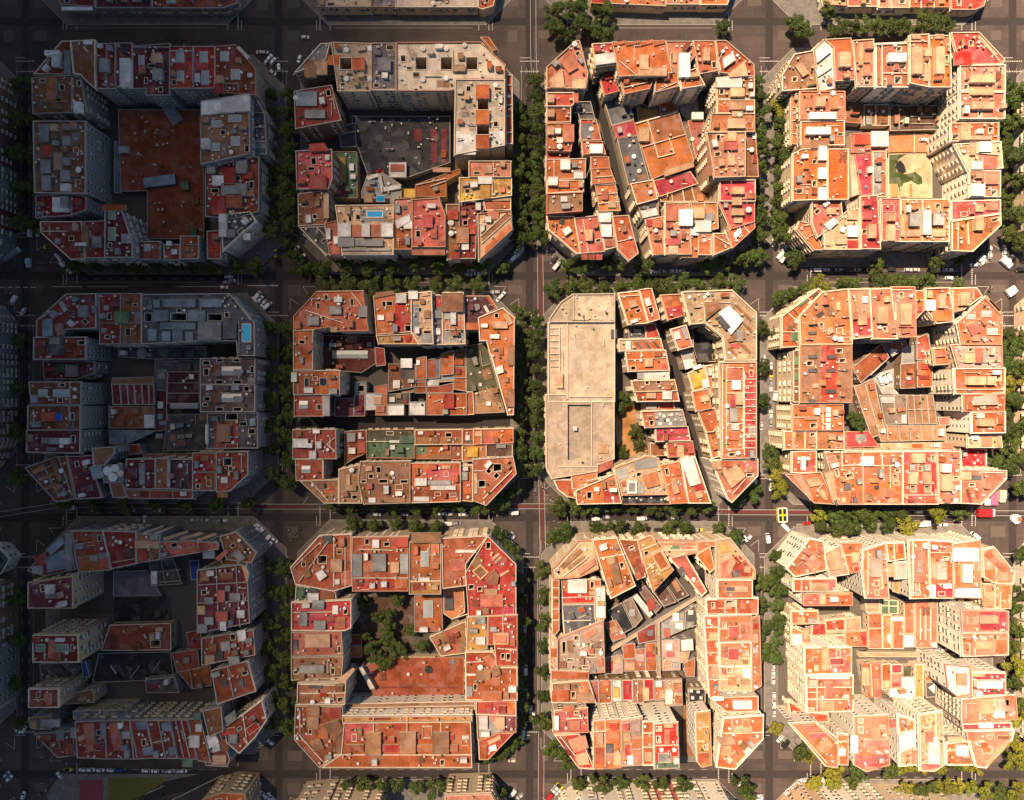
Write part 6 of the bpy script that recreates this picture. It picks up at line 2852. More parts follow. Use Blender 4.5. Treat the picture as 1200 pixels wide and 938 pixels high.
# ------------------------------------------------------------------ where things stand, in words
NICK = [(n, tuple(W_ for W_ in b)) for n, b in BB.items()]
def ordinal(i):
    w = 'first second third fourth fifth sixth seventh eighth ninth tenth eleventh twelfth thirteenth fourteenth fifteenth sixteenth seventeenth eighteenth nineteenth twentieth'.split()
    return w[i] if i < 20 else w[9] + ' '
def place(X, Y):
    best = None
    for n, (x0, y0, x1, y1) in NICK:
        dx = max(x0 - X, 0, X - x1); dy = max(y0 - Y, 0, Y - y1)
        d = math.hypot(dx, dy)
        if best is None or d < best[0]: best = (d, n, X, Y, x0, y0, x1, y1)
    d, n, X, Y, x0, y0, x1, y1 = best
    short = n
    if x0 + 18 < X < x1 - 18 and y0 + 18 < Y < y1 - 18: return 'inside', short
    l, r, b_, t = X - x0, x1 - X, Y - y0, y1 - Y
    ns = 'north' if t < b_ else 'south'; ew = 'west' if l < r else 'east'
    if min(l, r) < 17 and min(t, b_) < 17: return ns + ew + ' corner', short
    return ((ew + ' side') if min(l, r) < min(t, b_) else (ns + ' side')), short

# ------------------------------------------------------------------ trees
def leaf_mat(name, dark, light):
    m, nt, b = nodes_of(name)
    g = nt.nodes.new('ShaderNodeNewGeometry')
    col = mix_col(nt, ramp(nt, g.outputs['Random Per Island'], [(0.0, 0.0), (1.0, 1.0)]), dark, light)
    nt.links.new(tint(nt, col, 0.02, 0.3), b.inputs['Base Color'])
    b.inputs['Roughness'].default_value = 0.6; b.inputs['Specular IOR Level'].default_value = 0.3
    tr = nt.nodes.new('ShaderNodeBsdfTranslucent'); nt.links.new(col, tr.inputs['Color'])
    ad = nt.nodes.new('ShaderNodeMixShader'); ad.inputs[0].default_value = 0.25
    out = nt.nodes['Material Output']
    nt.links.new(b.outputs[0], ad.inputs[1]); nt.links.new(tr.outputs[0], ad.inputs[2]); nt.links.new(ad.outputs[0], out.inputs['Surface'])
    return m
M_LEAF = leaf_mat('plane tree leaves', (0.028, 0.055, 0.012), (0.11, 0.145, 0.03))
M_LEAF_GLOW = leaf_mat('leaves with painted glow', (0.10, 0.12, 0.015), (0.31, 0.29, 0.035))  # lighter copy of the leaf colour with the golden light painted in
M_BARK = flat_mat('bark', (0.10, 0.075, 0.05), 0.9, 0, 0.3)
def tree_meshes(seed, rad, h, leaves):
    r = random.Random(seed)
    t = MB()
    def limb(p0, p1, r0, r1):
        d = (p1 - p0); u = d.normalized(); a = u.orthogonal().normalized(); c = u.cross(a)
        n = len(t.v); k = 7
        for p, rr in ((p0, r0), (p1, r1)):
            t.v.extend(tuple(p + (a * math.cos(6.2832 * i / k) + c * math.sin(6.2832 * i / k)) * rr) for i in range(k))
        for i in range(k): t.f.append((n + i, n + (i + 1) % k, n + k + (i + 1) % k, n + k + i)); t.m.append(0)
    base = Vector((0, 0, 0)); fork = Vector((r.uniform(-.2, .2), r.uniform(-.2, .2), h * .42))
    limb(base, fork, .26, .18)
    cl = []
    nl = r.randint(6, 8)
    for i in range(nl):
        a = 6.2832 * i / nl + r.uniform(-.4, .4); d = rad * r.uniform(.35, .85)
        e = Vector((math.cos(a) * d, math.sin(a) * d, h * r.uniform(.6, .9)))
        limb(fork, fork.lerp(e, .5) + Vector((0, 0, .4)), .13, .08); limb(fork.lerp(e, .5) + Vector((0, 0, .4)), e, .08, .03)
        cl.append((e, rad * r.uniform(.28, .48)))
        for j in range(2):
            e2 = e + Vector((r.uniform(-1, 1), r.uniform(-1, 1), r.uniform(-.4, .5))) * rad * .35
            cl.append((e2, rad * r.uniform(.18, .34)))
    cl.append((Vector((0, 0, h * .92)), rad * .45))
    c = MB()
    tot = sum(q[1] ** 2 for q in cl)
    for ce, cr in cl:
        for i in range(int(leaves * cr * cr / tot)):
            v = Vector((r.gauss(0, 1), r.gauss(0, 1), r.gauss(0, 1))).normalized()
            p = ce + Vector((v.x, v.y, v.z * .75)) * cr * r.uniform(.55, 1.05)
            n = (v + Vector((r.uniform(-.7, .7), r.uniform(-.7, .7), r.uniform(0, .9)))).normalized()
            a = n.orthogonal().normalized(); b_ = n.cross(a); rot = r.uniform(0, 6.28)
            a, b_ = a * math.cos(rot) + b_ * math.sin(rot), b_ * math.cos(rot) - a * math.sin(rot)
            s = r.uniform(.24, .5)
            c.quad([p - a * s, p - b_ * s * .7, p + a * s, p + b_ * s * .7])
    return c, t
TREES = []
for i in range(6):
    c, t = tree_meshes(50 + i, 4.7, 12, 2200)
    TREES.append((c.mesh('crown', [M_LEAF]), t.mesh('trunk', [M_BARK]), c.mesh('crown', [M_LEAF_GLOW])))
SEG = '''609 130 609 282 9|627 95 630 275 11|609 365 609 548 10|628 375 628 550 10|609 680 609 845 8|637 670 637 845 7
318 110 318 272 8|338 110 338 285 9|318 385 318 555 7|338 385 338 565 8|318 665 318 850 7|336 665 336 850 8
890 95 890 275 10|913 108 913 275 10|893 385 893 470 3|914 380 914 392 1|903 528 914 572 4|895 682 895 760 4|911 650 911 770 7|913 850 913 860 1
1181 100 1181 275 9|1195 110 1195 285 6|1181 390 1181 545 9|1196 400 1196 570 6|1186 690 1188 890 10|1198 650 1198 925 7
22 100 22 260 5|40 100 40 265 5|22 400 22 560 4|22 700 22 850 4
90 312 300 312 10|355 314 590 311 10|385 334 560 334 8|665 311 730 311 4|745 315 760 313 1|830 311 885 300 4|650 338 860 333 12|930 303 940 296 2|1030 313 1030 313 1|1098 309 1125 303 2|915 350 960 335 4|990 333 1000 333 2|1028 331 1088 331 5|1125 335 1125 335 1
75 592 290 592 7|390 592 560 592 8|415 616 512 616 5|588 590 598 580 2|585 628 600 645 2|655 594 830 592 9|648 630 662 622 2|700 620 750 620 3|785 620 805 620 2|845 618 858 630 2|866 588 880 578 2|960 602 1058 602 7|1095 600 1125 600 2|962 617 1062 616 6
405 922 570 924 9|570 890 605 868 4|572 935 585 930 2|650 880 668 898 2|680 918 800 920 6|870 920 880 932 2|940 880 948 888 2|975 904 1002 902 2|1042 902 1140 897 6|955 918 1000 918 3|1062 926 1140 922 6|1155 928 1190 934 3|1158 885 1170 872 2
645 32 668 42 3|680 30 712 42 3|650 10 680 8 3|700 12 712 12 2|930 28 942 38 3|985 30 1110 28 9|972 14 980 40 2|345 300 360 315 2|845 28 850 34 1|1130 585 1140 590 1'''
TP = []
for s in SEG.replace('\n', '|').split('|'):
    x0, y0, x1, y1, n = s.split(); x0, y0, x1, y1 = map(float, (x0, y0, x1, y1)); n = int(n)
    for i in range(n):
        t = i / (n - 1) if n > 1 else .5
        TP.append((x0 + (x1 - x0) * t + R.uniform(-1.5, 1.5), y0 + (y1 - y0) * t + R.uniform(-1.5, 1.5), R.uniform(.8, 1.12), 0))
for x, y, k in ((424, 707, .8), (427, 747, .7), (457, 720, .9), (455, 735, .9), (454, 747, .8), (459, 760, .9), (434, 760, .8), (440, 770, .8), (451, 777, .9), (470, 764, .8), (496, 757, .9), (466, 704, .8), (480, 740, .7), (440, 725, .7),
                (726, 480, .8), (734, 468, .9), (745, 504, .8), (728, 531, .8), (749, 522, .7), (1002, 489, .9), (1006, 497, .8), (1164, 545, .9), (1171, 541, .8)):
    TP.append((x, y, k, 1))
from collections import defaultdict
def put_trees():
    grp = defaultdict(list)
    TP.sort(key=lambda t: -t[0])
    mass = MB()
    for x, y, k, crt in TP[298:]:
        X, Y = W(x, y, 8); c, t, cy_ = R.choice(TREES); a = R.uniform(0, 6.28); ca, sa = math.cos(a) * k, math.sin(a) * k
        for me, mi in ((c, 0), (t, 1)):
            n = len(mass.v)
            mass.v += [(X + v.co.x * ca - v.co.y * sa, Y + v.co.x * sa + v.co.y * ca, .12 + v.co.z * k) for v in me.vertices]
            mass.f += [tuple(n + i for i in p.vertices) for p in me.polygons]; mass.m += [mi] * len(me.polygons)
    o = mass.build('street_trees_in_shade', [M_LEAF, M_BARK]); o['kind'] = 'stuff'
    for x, y, k, crt in TP[:298]:
        X, Y = W(x, y, 8)
        side, nick = place(X, Y)
        grp[(side, nick, crt)].append((X, Y, k, x))
    for (side, nick, crt), l in grp.items():
        vert = side in ('east side', 'west side')
        # two rows of one street may fall on the same side of a block: split them by distance
        l.sort(key=lambda t: -t[1] if vert else t[0])
        for i, (X, Y, k, px) in enumerate(l):
            c, t, cy = R.choice(TREES)
            root = obj('plane_tree' if not crt else 'courtyard_tree', None, None, (X, Y, .12), R.uniform(0, 6.28), [k, k, k * R.uniform(.85, 1.1)])
            obj('crown', cy if px > 900 and R.random() < (.75 if Y < -140 else .15 if Y < 0 else .05) else c, root); obj('trunk', t, root)  # lower right crowns mostly take the copy with painted golden light
            if crt or side == 'inside':
                lab = f"{ordinal(i)} courtyard tree from the left, {nick}"
                tag(root, lab, 'tree', 'trees inside the ' + nick)
            else:
                lab = f"{ordinal(i)} street tree from the {'top' if vert else 'left'}, {side} of {nick}"
                tag(root, lab, 'tree', 'street trees round the blocks')
put_trees()

# ------------------------------------------------------------------ vehicles
def car_mesh(L, wd, h, cab0, cab1, van=False):
    """body with rounded corners, sloped glass house, wheels, lights; nose towards +x"""
    b = MB(); hw = wd / 2
    prof = [(-L / 2, hw * .82), (-L / 2 + .25, hw), (L / 2 - .5, hw), (L / 2 - .1, hw * .8), (L / 2, hw * .55)]
    pl = [(x, -y) for x, y in prof] + [(x, y) for x, y in prof[::-1]]
    b.prism(ccw(pl), .3, .85 if not van else 1.1, 0)
    pt = inset(ccw(pl), .08); n = len(pt)
    z = .85 if not van else 1.1
    ring_ = ccw(pl)
    for i in range(n):
        j = (i + 1) % n
        b.quad([(*ring_[i], z), (*ring_[j], z), (*pt[j], z + .08), (*pt[i], z + .08)])
    b.quad([(x, y, z + .08) for x, y in pt])
    g = MB(); z += .075
    lo = [(cab0, -hw * .88), (cab1, -hw * .88), (cab1, hw * .88), (cab0, hw * .88)]
    hi = [(cab0 + .35, -hw * .7), (cab1 - .65, -hw * .7), (cab1 - .65, hw * .7), (cab0 + .35, hw * .7)]
    for i in range(4):
        j = (i + 1) % 4; g.quad([(*lo[i], z), (*lo[j], z), (*hi[j], h - .04), (*hi[i], h - .04)], 0)
    rf = MB(); rf.prism(ccw([(x * 1.0, y * 1.04) for x, y in hi]), h - .05, h, 0, 0, True)
    w = MB(); w.v = []
    for i in range(14):
        pass
    k = 12
    for y0, y1 in ((-.11, .11),):
        a = len(w.v)
        for yy in (y0, y1):
            w.v += [(.32 * math.cos(6.2832 * i / k), yy, .32 * math.sin(6.2832 * i / k)) for i in range(k)]
        for i in range(k): w.f.append((a + i, a + (i + 1) % k, a + k + (i + 1) % k, a + k + i)); w.m.append(0)
        w.f.append(tuple(range(a, a + k))); w.m.append(0); w.f.append(tuple(range(a + 2 * k - 1, a + k - 1, -1))); w.m.append(0)
    hl_ = MB()
    hl_.box(-.06, -.18, -.08, .06, .18, .08)
    return b, g, rf, w, hl_
PAINT = dict(white=(0.72, 0.72, 0.70), grey=(0.28, 0.28, 0.29), black=(0.02, 0.02, 0.022), red=(0.45, 0.02, 0.02), blue=(0.03, 0.07, 0.35), yellow=(0.75, 0.55, 0.02), cream=(0.65, 0.55, 0.40), silver=(0.45, 0.46, 0.47), lightblue=(0.35, 0.50, 0.58))
_pm = {}
def paint(c):
    if c not in _pm:
        m, nt, b = nodes_of('car paint ' + c); b.inputs['Base Color'].default_value = (*PAINT[c], 1); b.inputs['Roughness'].default_value = .3
        b.inputs['Coat Weight'].default_value = .5; _pm[c] = m
    return _pm[c]
M_TYRE = flat_mat('tyre rubber', (0.02, 0.02, 0.02), 0.9)
M_LAMP = flat_mat('lamp lens', (0.8, 0.8, 0.75), 0.2)
M_TAIL = flat_mat('tail lamp', (0.4, 0.01, 0.01), 0.3)
CARS = {}
def car_parts(kind, col):
    if (kind, col) in CARS: return CARS[(kind, col)]
    if kind == 'car': L, wd, h, c0, c1 = 4.3, 1.8, 1.45, -1.9, 1.0
    elif kind == 'van': L, wd, h, c0, c1 = 5.3, 2.0, 2.1, .6, 2.2
    elif kind == 'minivan': L, wd, h, c0, c1 = 4.7, 1.9, 1.75, -2.2, 1.4
    b, g, rf, w, hl_ = car_mesh(L, wd, h, c0, c1, kind == 'van')
    if kind == 'van':   # box of the van
        b.box(-L / 2 + .05, -wd / 2 + .06, 1.15, 1.0, wd / 2 - .06, h, 0)
    P = [('body', b.mesh('body', [paint(col)]), (0, 0, 0)), ('window_glass', g.mesh('window_glass', [M_GLASS]), (0, 0, 0)),
         ('roof', rf.mesh('roof', [paint('black' if col == 'yellow' else col)]), (0, 0, 0))]
    wm_ = w.mesh('wheel', [M_TYRE])
    for x in (-L * .3, L * .31):
        for y in (-wd / 2 + .08, wd / 2 - .08): P.append(('wheel', wm_, (x, y, .32)))
    hm = hl_.mesh('headlight', [M_LAMP]); tm = hl_.mesh('tail_light', [M_TAIL])
    for y in (-wd * .3, wd * .3):
        P.append(('headlight', hm, (L / 2 - .1, y, .66))); P.append(('tail_light', tm, (-L / 2, y * 1.2, .72)))
    CARS[(kind, col)] = P
    return P
def truck_parts(col, L, wd=2.3, h=3.0, cab='white'):
    b = MB(); b.box(-L / 2, -wd / 2, .9, L / 2 - 1.9, wd / 2, h, 0)
    for i in range(int(L)):
        x = -L / 2 + .5 + i
        if x < L / 2 - 2.2: b.box(x - .04, -wd / 2 + .05, h, x + .04, wd / 2 - .05, h + .04, 0)
    c = MB(); c.prism(ccw([(L / 2 - 1.8, -wd * .46), (L / 2 - .2, -wd * .46), (L / 2, -wd * .36), (L / 2, wd * .36), (L / 2 - .2, wd * .46), (L / 2 - 1.8, wd * .46)]), .4, 2.2, 0, 0)
    g = MB(); g.quad([(L / 2 + .01, -wd * .34, 1.2), (L / 2 + .01, wd * .34, 1.2), (L / 2 + .01, wd * .34, 2.0), (L / 2 + .01, -wd * .34, 2.0)])
    ch = MB(); ch.box(-L / 2 + .2, -.5, .5, L / 2 - 1.8, .5, .88)
    P = [('cargo_box', b.mesh('cargo_box', [paint(col)]), (0, 0, 0)), ('cab', c.mesh('cab', [paint(cab)]), (0, 0, 0)), ('windscreen', g.mesh('windscreen', [M_GLASS]), (0, 0, 0)), ('chassis', ch.mesh('chassis', [M_IRON]), (0, 0, 0))]
    w = car_mesh(4, 1.8, 1.4, -1, 1)[3]
    w.v = [(x * 1.4, y * 1.4, z * 1.4) for x, y, z in w.v]; wm_ = w.mesh('wheel', [M_TYRE])
    for x in (-L * .32, L * .34):
        for y in (-wd / 2 + .2, wd / 2 - .2): P.append(('wheel', wm_, (x, y, .45)))
    return P
def moto_parts():
    b = MB(); b.box(-.55, -.16, .35, .45, .16, .72, 0); b.box(.4, -.1, .5, .6, .1, .95, 0)
    st = MB(); st.box(-.65, -.15, .72, .15, .15, .84)
    hb = MB(); hb.box(.48, -.36, .96, .56, .36, 1.02)
    w = car_mesh(4, 1.8, 1.4, -1, 1)[3]; w.v = [(x * .85, y * .5, z * .85) for x, y, z in w.v]; wm_ = w.mesh('wheel', [M_TYRE])
    return b, [('seat', st.mesh('seat', [M_IRON]), (0, 0, 0)), ('handlebar', hb.mesh('handlebar', [M_METAL]), (0, 0, 0)), ('wheel', wm_, (-.6, 0, .28)), ('wheel', wm_, (.62, 0, .28))]
_mb, MOTO = moto_parts()
MOTOB = {c: _mb.mesh('body', [paint(c)]) for c in ('white', 'grey', 'blue', 'red', 'black')}
# x y angle colour kind [z]; photograph pixels, angle anticlockwise in degrees
VEH = '''305 61.5 0 grey car;310.5 62 0 grey car;316 68 55 white car;313 72 55 silver car;320 72 55 white car;327 79.5 100 white car;320 85.5 -40 grey car;351 69.5 70 white car;358 44 0 silver car
323 297 90 yellow car;347 292 50 white car;354 301 30 white car;353 307 40 silver car;302 347 55 white van;299 351.5 -40 white car;305.5 351 55 white car;309 355.5 50 white car;314 358.5 40 white van
17 352 55 white van;27.5 365 55 white car;36 272.5 90 white van;44 273 90 white car;56 290 0 yellow car;68 301 -42 white car;72 306 -42 white car;76 312 -42 white van;80.5 317.5 -42 white car;268 325 0 white car;271.5 329.5 0 silver car;263 337 0 white car;266 331 0 grey car
612 286 90 white car;612 291 90 white car;606 294 50 white car;608.5 298 50 white car;601 304 45 white van;652 312 50 white van;655.5 308 50 silver car;589 346 50 white car;581 342.5 0 silver car;585 350 50 white car;650 304 50 black car
906.5 285 90 white car;914 299.5 50 white van;917.5 303.5 50 white van;919.5 291 40 white car;955.5 317 0 white van;967.5 316.5 0 silver car;983 316.5 0 grey car;990 316.5 0 black car;1005 316.5 0 grey car;1011 316.5 0 black car;1019 316.5 0 white car;1045 316.5 0 black car;1064 316.5 0 silver car;1073 316.5 0 silver car;1095 316.5 0 white car;1104 317 0 grey car;1112 316.5 0 white car;1112 326 0 white car
1160 293 90 white car;1160 298.5 90 white car;1148 304.5 45 white van;1151.5 308 45 white car;1153 301 45 black car;1141 311 0 white car;1176.5 292 90 white car;1176.5 297.5 90 white car;1184.5 303 45 white car;1197 316 0 black van
304 616.5 -45 white car;301 618.5 -45 white car;307 622 35 white car;314 631 50 white van;322 632.5 -40 white car;317.5 637 50 white van
602 601 0 white van;600 631 50 white car;598 627.5 50 silver car;884 567 90 white van;903 566 90 white car;903 570.8 90 white car;945 613.5 10 red car;920 618 -45 white van;899.5 630.5 95 white van;863 623.5 -50 black van;867 627 -50 black van;870.5 632 45 white car;877 631 45 white car
1199 583 -40 black car;1142 627.5 -40 white van;1105 615 0 white car;1076 600 0 white car
317.5 870 -30 white car;296 919 50 grey van;302.5 921 50 white car;300 925 50 white car;313 932.5 50 white car;319 935 -40 white car;315 937 50 white car;308.5 930.5 -40 white car;368.5 921 20 white car;364 925 40 white car;360.5 929.5 40 white car;357.5 933 40 white car;363.5 933 40 white car;351 936.5 30 white car
613.5 856 80 white car;613 862 80 white car;600 891 0 cream car;600.5 929.5 50 white van;609.5 933 40 silver car;645 932 50 red van;656 921 -40 yellow car;653 924.5 -40 white car;650 928 -40 white car;689 912 0 white car;577 921 -50 white car;582 919.5 -50 silver car
914 866 45 white car;920.5 871.5 45 black van;944 914 0 white car;959 913 0 white van;965 913 0 white car;970 913 0 white car;936 917 45 white car;932 920.5 45 white car;927 924 45 white car;922.5 927.5 45 white car;868.5 918 40 white car;876 924 -50 white car;888 936 80 white car;892 936 80 white car
80 902 0 yellow car;97.5 902 0 white car;107 902 0 white car;118 902.5 0 white car;130 902.5 0 white car;139 902.5 0 blue car;171 903 0 white car;182 903.5 0 white car;194 903.5 0 grey car;201 903.5 0 white car;208 903.5 0 silver car;215 903.5 0 white car;70 908.5 -45 white car;8 907.5 45 silver car;11 912 45 white car;27.5 932 75 white car;21 855.5 -45 white car;28 855 60 white car
616 702 90 yellow car;615.5 722 90 red car;615 737 90 silver car;616 756 90 black car;616 785 90 white van;616 812 90 grey car;622 832 90 white car;624 840 70 white car
906 771 90 white car;906 780 90 silver car;906 790 90 white car;906 797 90 white car;907 816 90 white car;907 822.5 90 white car;907 829 90 white car;907 835.5 90 silver car
903 429.5 90 white car;903.5 438 90 yellow car;903 448 90 grey car;903 455 90 white car;908 464 80 white van;903 486 90 white car;903 496 90 grey car;903 511 90 white car;903 518.5 90 white car;892 500 90 silver car
444 320.5 0 white car;408.5 336 80 white car;552 317.5 0 white car;557 315 80 white car;560 321 0 white car;549 322 0 silver car;766 319.5 0 white car;776 318.5 0 silver car;789 318 0 white car;798 318 0 white car;806 318.5 0 black car;815 318 0 black car;693 320 0 silver car;746 318 0 white car
518 602 0 white car;526 602.5 0 silver car;542 603 0 white car;549 603.5 0 grey car;442 603 0 silver car;474 603 0 grey car;516 613.3 0 white car;527 613.5 0 white van;536 613 0 grey car
699 608 0 white van;710 606 0 silver car;752 607.5 0 white van;762 607 0 black car;791 607 0 silver car;772 621 0 black van;812 620.5 0 grey van;818.5 621 0 yellow car
112 598 0 silver car;154 598 0 silver car;184 598.5 0 silver car;165 609 0 silver car;170 609 90 white car;228 609 0 silver car;236 609 0 grey car;242 609.5 0 silver car;258 610 0 grey car;263 610 0 white car
1190 758 90 white car;1190 766 90 silver car;1194 872 -50 white van
1082 164 0 white car 2.2;1031.5 446 115 white van 1.2;1036 444 115 white van 1.2;1040.5 441.5 115 white van 1.2;1011 764 0 black car .14;1078 761.5 0 silver car .14;1085 761.5 0 black car .14;1097 761.5 0 grey car .14;1105 761.5 0 silver car .14
895 420 90 silver car'''
MOT = '''301 298;304 302;313 303;308.5 311;304 315.5;298 318.5;8 323;12 323;17 323.5;20 322;8 345;12 343.5;16 316;27 313;650 302;648 305;645 308;598 300;595 296;634 686;634 691;634 697;634 703;634 712;634 718;634 728;634 735;633 748;633 760;598 568;601 570;627 572;627 576;627 580;636 572;638 575;640 578;642 581;644 583;646 586;648 588;600 605;583 605;587 605;590 602;592 603;900 610;338 622;342 634;346 626;352 620;328 635;306 885;303 878;309 874;602 940;932 615;1162 338;1159 342;1190 615;1186 322;1190 318;50 888;54 926;50 918;46 930;577 610;645 612;650 611;655 613;660 614;668 616;642 609;856 596;846 600;1020 602;936 352;920 350;925 356;915 356'''
veh = []
for l in VEH.replace('\n', ';').split(';'):
    t = l.split()
    if len(t) >= 5: veh.append((float(t[0]), float(t[1]), float(t[2]), t[3], t[4], float(t[5]) if len(t) > 5 else .04))
def put_vehicles():
    grp = defaultdict(list)
    for x, y, a, c, k, z in veh:
        X, Y = W(x, y, z + .5)
        # a car on a kerbside stands on the pavement's height only when it is there
        side, nick = place(X, Y)
        grp[(c, k, side, nick)].append((X, Y, a, z, x, y))
    for (c, k, side, nick), l in grp.items():
        vert = side in ('east side', 'west side')
        l.sort(key=lambda t: -t[1] if vert else t[0])
        for i, (X, Y, a, z, px, py) in enumerate(l):
            on = z if z > 1 else ground_z(X, Y)
            root = obj('parked_car' if k != 'van' else 'van', None, None, (X, Y, on), math.radians(a + (180 if R.random() < .5 else 0)))
            for nm, me, lc in car_parts(k, c): obj(nm, me, root, lc)
            cn = 'taxi' if c == 'yellow' else k
            o = '' if len(l) == 1 else ordinal(i) + ' '
            fr = '' if len(l) == 1 else (' from the top' if vert else ' from the left')
            where = f"in the courtyard of {nick}" if side == 'inside' else f"{side} of {nick}"
            cc = 'yellow and black' if c == 'yellow' else c.replace('lightblue', 'pale blue')
            tag(root, f"{o}{cc} {cn}{fr}, {where}", cn, 'vehicles parked in the streets')
def ground_z(X, Y):
    for n, (x0, y0, x1, y1) in PADS.items():
        o = oct_(x0 - 3.6, y0 - 3.6, x1 + 3.6, y1 + 3.6, 17.5)
        if inside(X, Y, o): return .13
    return .04
put_vehicles()
grp = defaultdict(list)
for s in MOT.replace('\n', ';').split(';'):
    x, y = map(float, s.split()); X, Y = W(x, y, .5); grp[place(X, Y)].append((X, Y))
for (side, nick), l in grp.items():
    vert = side in ('east side', 'west side')
    l.sort(key=lambda t: -t[1] if vert else t[0])
    for i, (X, Y) in enumerate(l):
        c = R.choice(('white', 'white', 'grey', 'grey', 'black', 'red')) if Y < 60 or X > -260 else 'blue'
        root = obj('motor_scooter', None, None, (X, Y, ground_z(X, Y)), R.uniform(0, 6.28), [1.15] * 3)
        obj('body', MOTOB[c], root)
        for nm, me, lc in MOTO: obj(nm, me, root, lc)
        tag(root, f"{ordinal(i)} scooter from the {'top' if vert else 'left'}, {c}, {side} of {nick}", 'scooter', 'scooters parked at the corners')
def special(parts, name, x, y, a, label, cat, z=.05):
    X, Y = W(x, y, 1.5); root = obj(name, None, None, (X, Y, z), math.radians(a))
    for nm, me, lc in parts: obj(nm, me, root, lc)
    tag(root, label, cat)
special(truck_parts('red', 9.2, 4.2, 3.4), 'truck', 1155, 601, 0, 'large dark red truck reversing by the pink awning', 'truck')
special(truck_parts('grey', 10.2, 2.8, 3.0, 'silver'), 'truck', 14.5, 298, 36, 'long grey truck parked diagonally at the left edge corner', 'truck')
special(truck_parts('lightblue', 4.8, 2.7, 2.8, 'silver'), 'truck', 34, 308.5, -90, 'small pale blue box truck at the left edge junction', 'truck')
special(truck_parts('lightblue', 7.2, 2.5, 2.8, 'white'), 'truck', 81, 595, 0, 'white box truck on the bike lane street under blue pool block', 'truck')
special(truck_parts('cream', 6.6, 3.4, 2.9, 'cream'), 'truck', 1174, 581.5, -90, 'cream delivery truck standing above the junction at the right', 'truck')
special(truck_parts('white', 6.4, 3.6, 2.9), 'truck', 1179, 308, -42, 'broad white box truck at the upper right junction corner', 'truck')
special(truck_parts('white', 5.6, 4.2, 2.6), 'truck', 1185, 341.5, 35, 'white square truck on the chamfer by the right street', 'truck')
special(truck_parts('white', 6.0, 2.3, 2.8), 'truck', 999, 615, 0, 'white box truck under trees, left one north of pale block', 'truck')
special(truck_parts('white', 5.0, 2.4, 2.8), 'truck', 1010, 615, 0, 'white box truck under trees, right one north of pale block', 'truck')
special(truck_parts('white', 5.2, 2.4, 2.8, 'cream'), 'truck', 1077, 614.5, 180, 'white open truck ahead of a square van, north of pale block', 'truck')
special(truck_parts('white', 3.6, 3.0, 2.8), 'truck', 1086, 613.5, 0, 'short square white truck, north of pale block', 'truck')
def bus():
    b = MB(); b.prism(ccw([(-5.2, -1.2), (5.0, -1.2), (5.3, -.9), (5.3, .9), (5.0, 1.2), (-5.2, 1.2)]), .4, 3.0, 0, 0)
    g = MB()
    for s in (-1, 1): g.box(-4.8, s * 1.21 - .01, 1.5, 4.8, s * 1.21 + .01, 2.4)
    rp = MB()
    for x in (-3, 0, 3): rp.box(x - .6, -.6, 3.0, x + .6, .6, 3.25)
    w = car_mesh(4, 1.8, 1.4, -1, 1)[3]; w.v = [(x * 1.5, y * 1.4, z * 1.5) for x, y, z in w.v]; wm_ = w.mesh('wheel', [M_TYRE])
    return [('body', b.mesh('body', [paint('silver')]), (0, 0, 0)), ('window_glass', g.mesh('window_glass', [M_GLASS]), (0, 0, 0)), ('roof_unit', rp.mesh('roof_unit', [paint('grey')]), (0, 0, 0))] + [('wheel', wm_, (x, y, .48)) for x in (-3.4, 3.4) for y in (-1.05, 1.05)]
special(bus(), 'bus', 277.5, 916, -28, 'grey bus stopping at the kerb by the bottom left square', 'bus')
def kiosk():
    W2, H2 = 2.6, 4.0
    def rr(w, h, r):
        out = []
        for cx, cy, a0 in ((w - r, h - r, 0), (-w + r, h - r, 90), (-w + r, -h + r, 180), (w - r, -h + r, 270)):
            for i in range(5):
                a = math.radians(a0 + i * 22.5); out.append((cx + r * math.cos(a), cy + r * math.sin(a)))
        return out
    fr = MB(); o = rr(W2, H2, .8); ring(fr, o, inset(o, .55), 2.5, 2.95)
    y = MB(); y.box(-.35, -H2 + .56, 2.5, .35, H2 - .56, 2.93); y.box(-W2 + .56, -.35, 2.5, -.352, .35, 2.92); y.box(.352, -.35, 2.5, W2 - .56, .35, 2.92)
    P = [('roof_frame', fr.mesh('roof_frame', [paint('white')]), (0, 0, 0)), ('roof_cross', y.mesh('roof_cross', [paint('yellow')]), (0, 0, 0))]
    bd = MB(); bd.prism(inset(o, .2), .1, 2.48, 0, 0); P.append(('body', bd.mesh('body', [paint('yellow')]), (0, 0, 0)))
    g = MB(); g.box(-.78, -1.32, 2.5, .78, 1.32, 2.8); gm = g.mesh('roof_panel', [paint('black')])
    for sx in (-1, 1):
        for sy in (-1, 1): P.append(('roof_panel', gm, (sx * 1.18, sy * 1.86, 0)))
    return P
special(kiosk(), 'kiosk', 916, 603.5, 3, 'yellow kiosk with white rim and four dark roof panels on junction', 'kiosk', .04)
def turret():
    b = MB(); b.cyl(0, 0, 2.5, .05, 1.9, 0, 0, 20); b.cyl(0, 0, 2.1, 1.9, 2.4, 0, 0, 20, 1.2)
    g = MB(); g.cyl(1.1, 0, 1.3, 1.9, 2.55, 0, 0, 14)
    return [('body', b.mesh('body', [paint('white')]), (0, 0, 0)), ('hatch', g.mesh('hatch', [M_BRICK]), (0, 0, 0))]
special(turret(), 'kiosk', 1191, 608.5, 0, 'round white kiosk with brown hatch on the right junction', 'kiosk', .02)
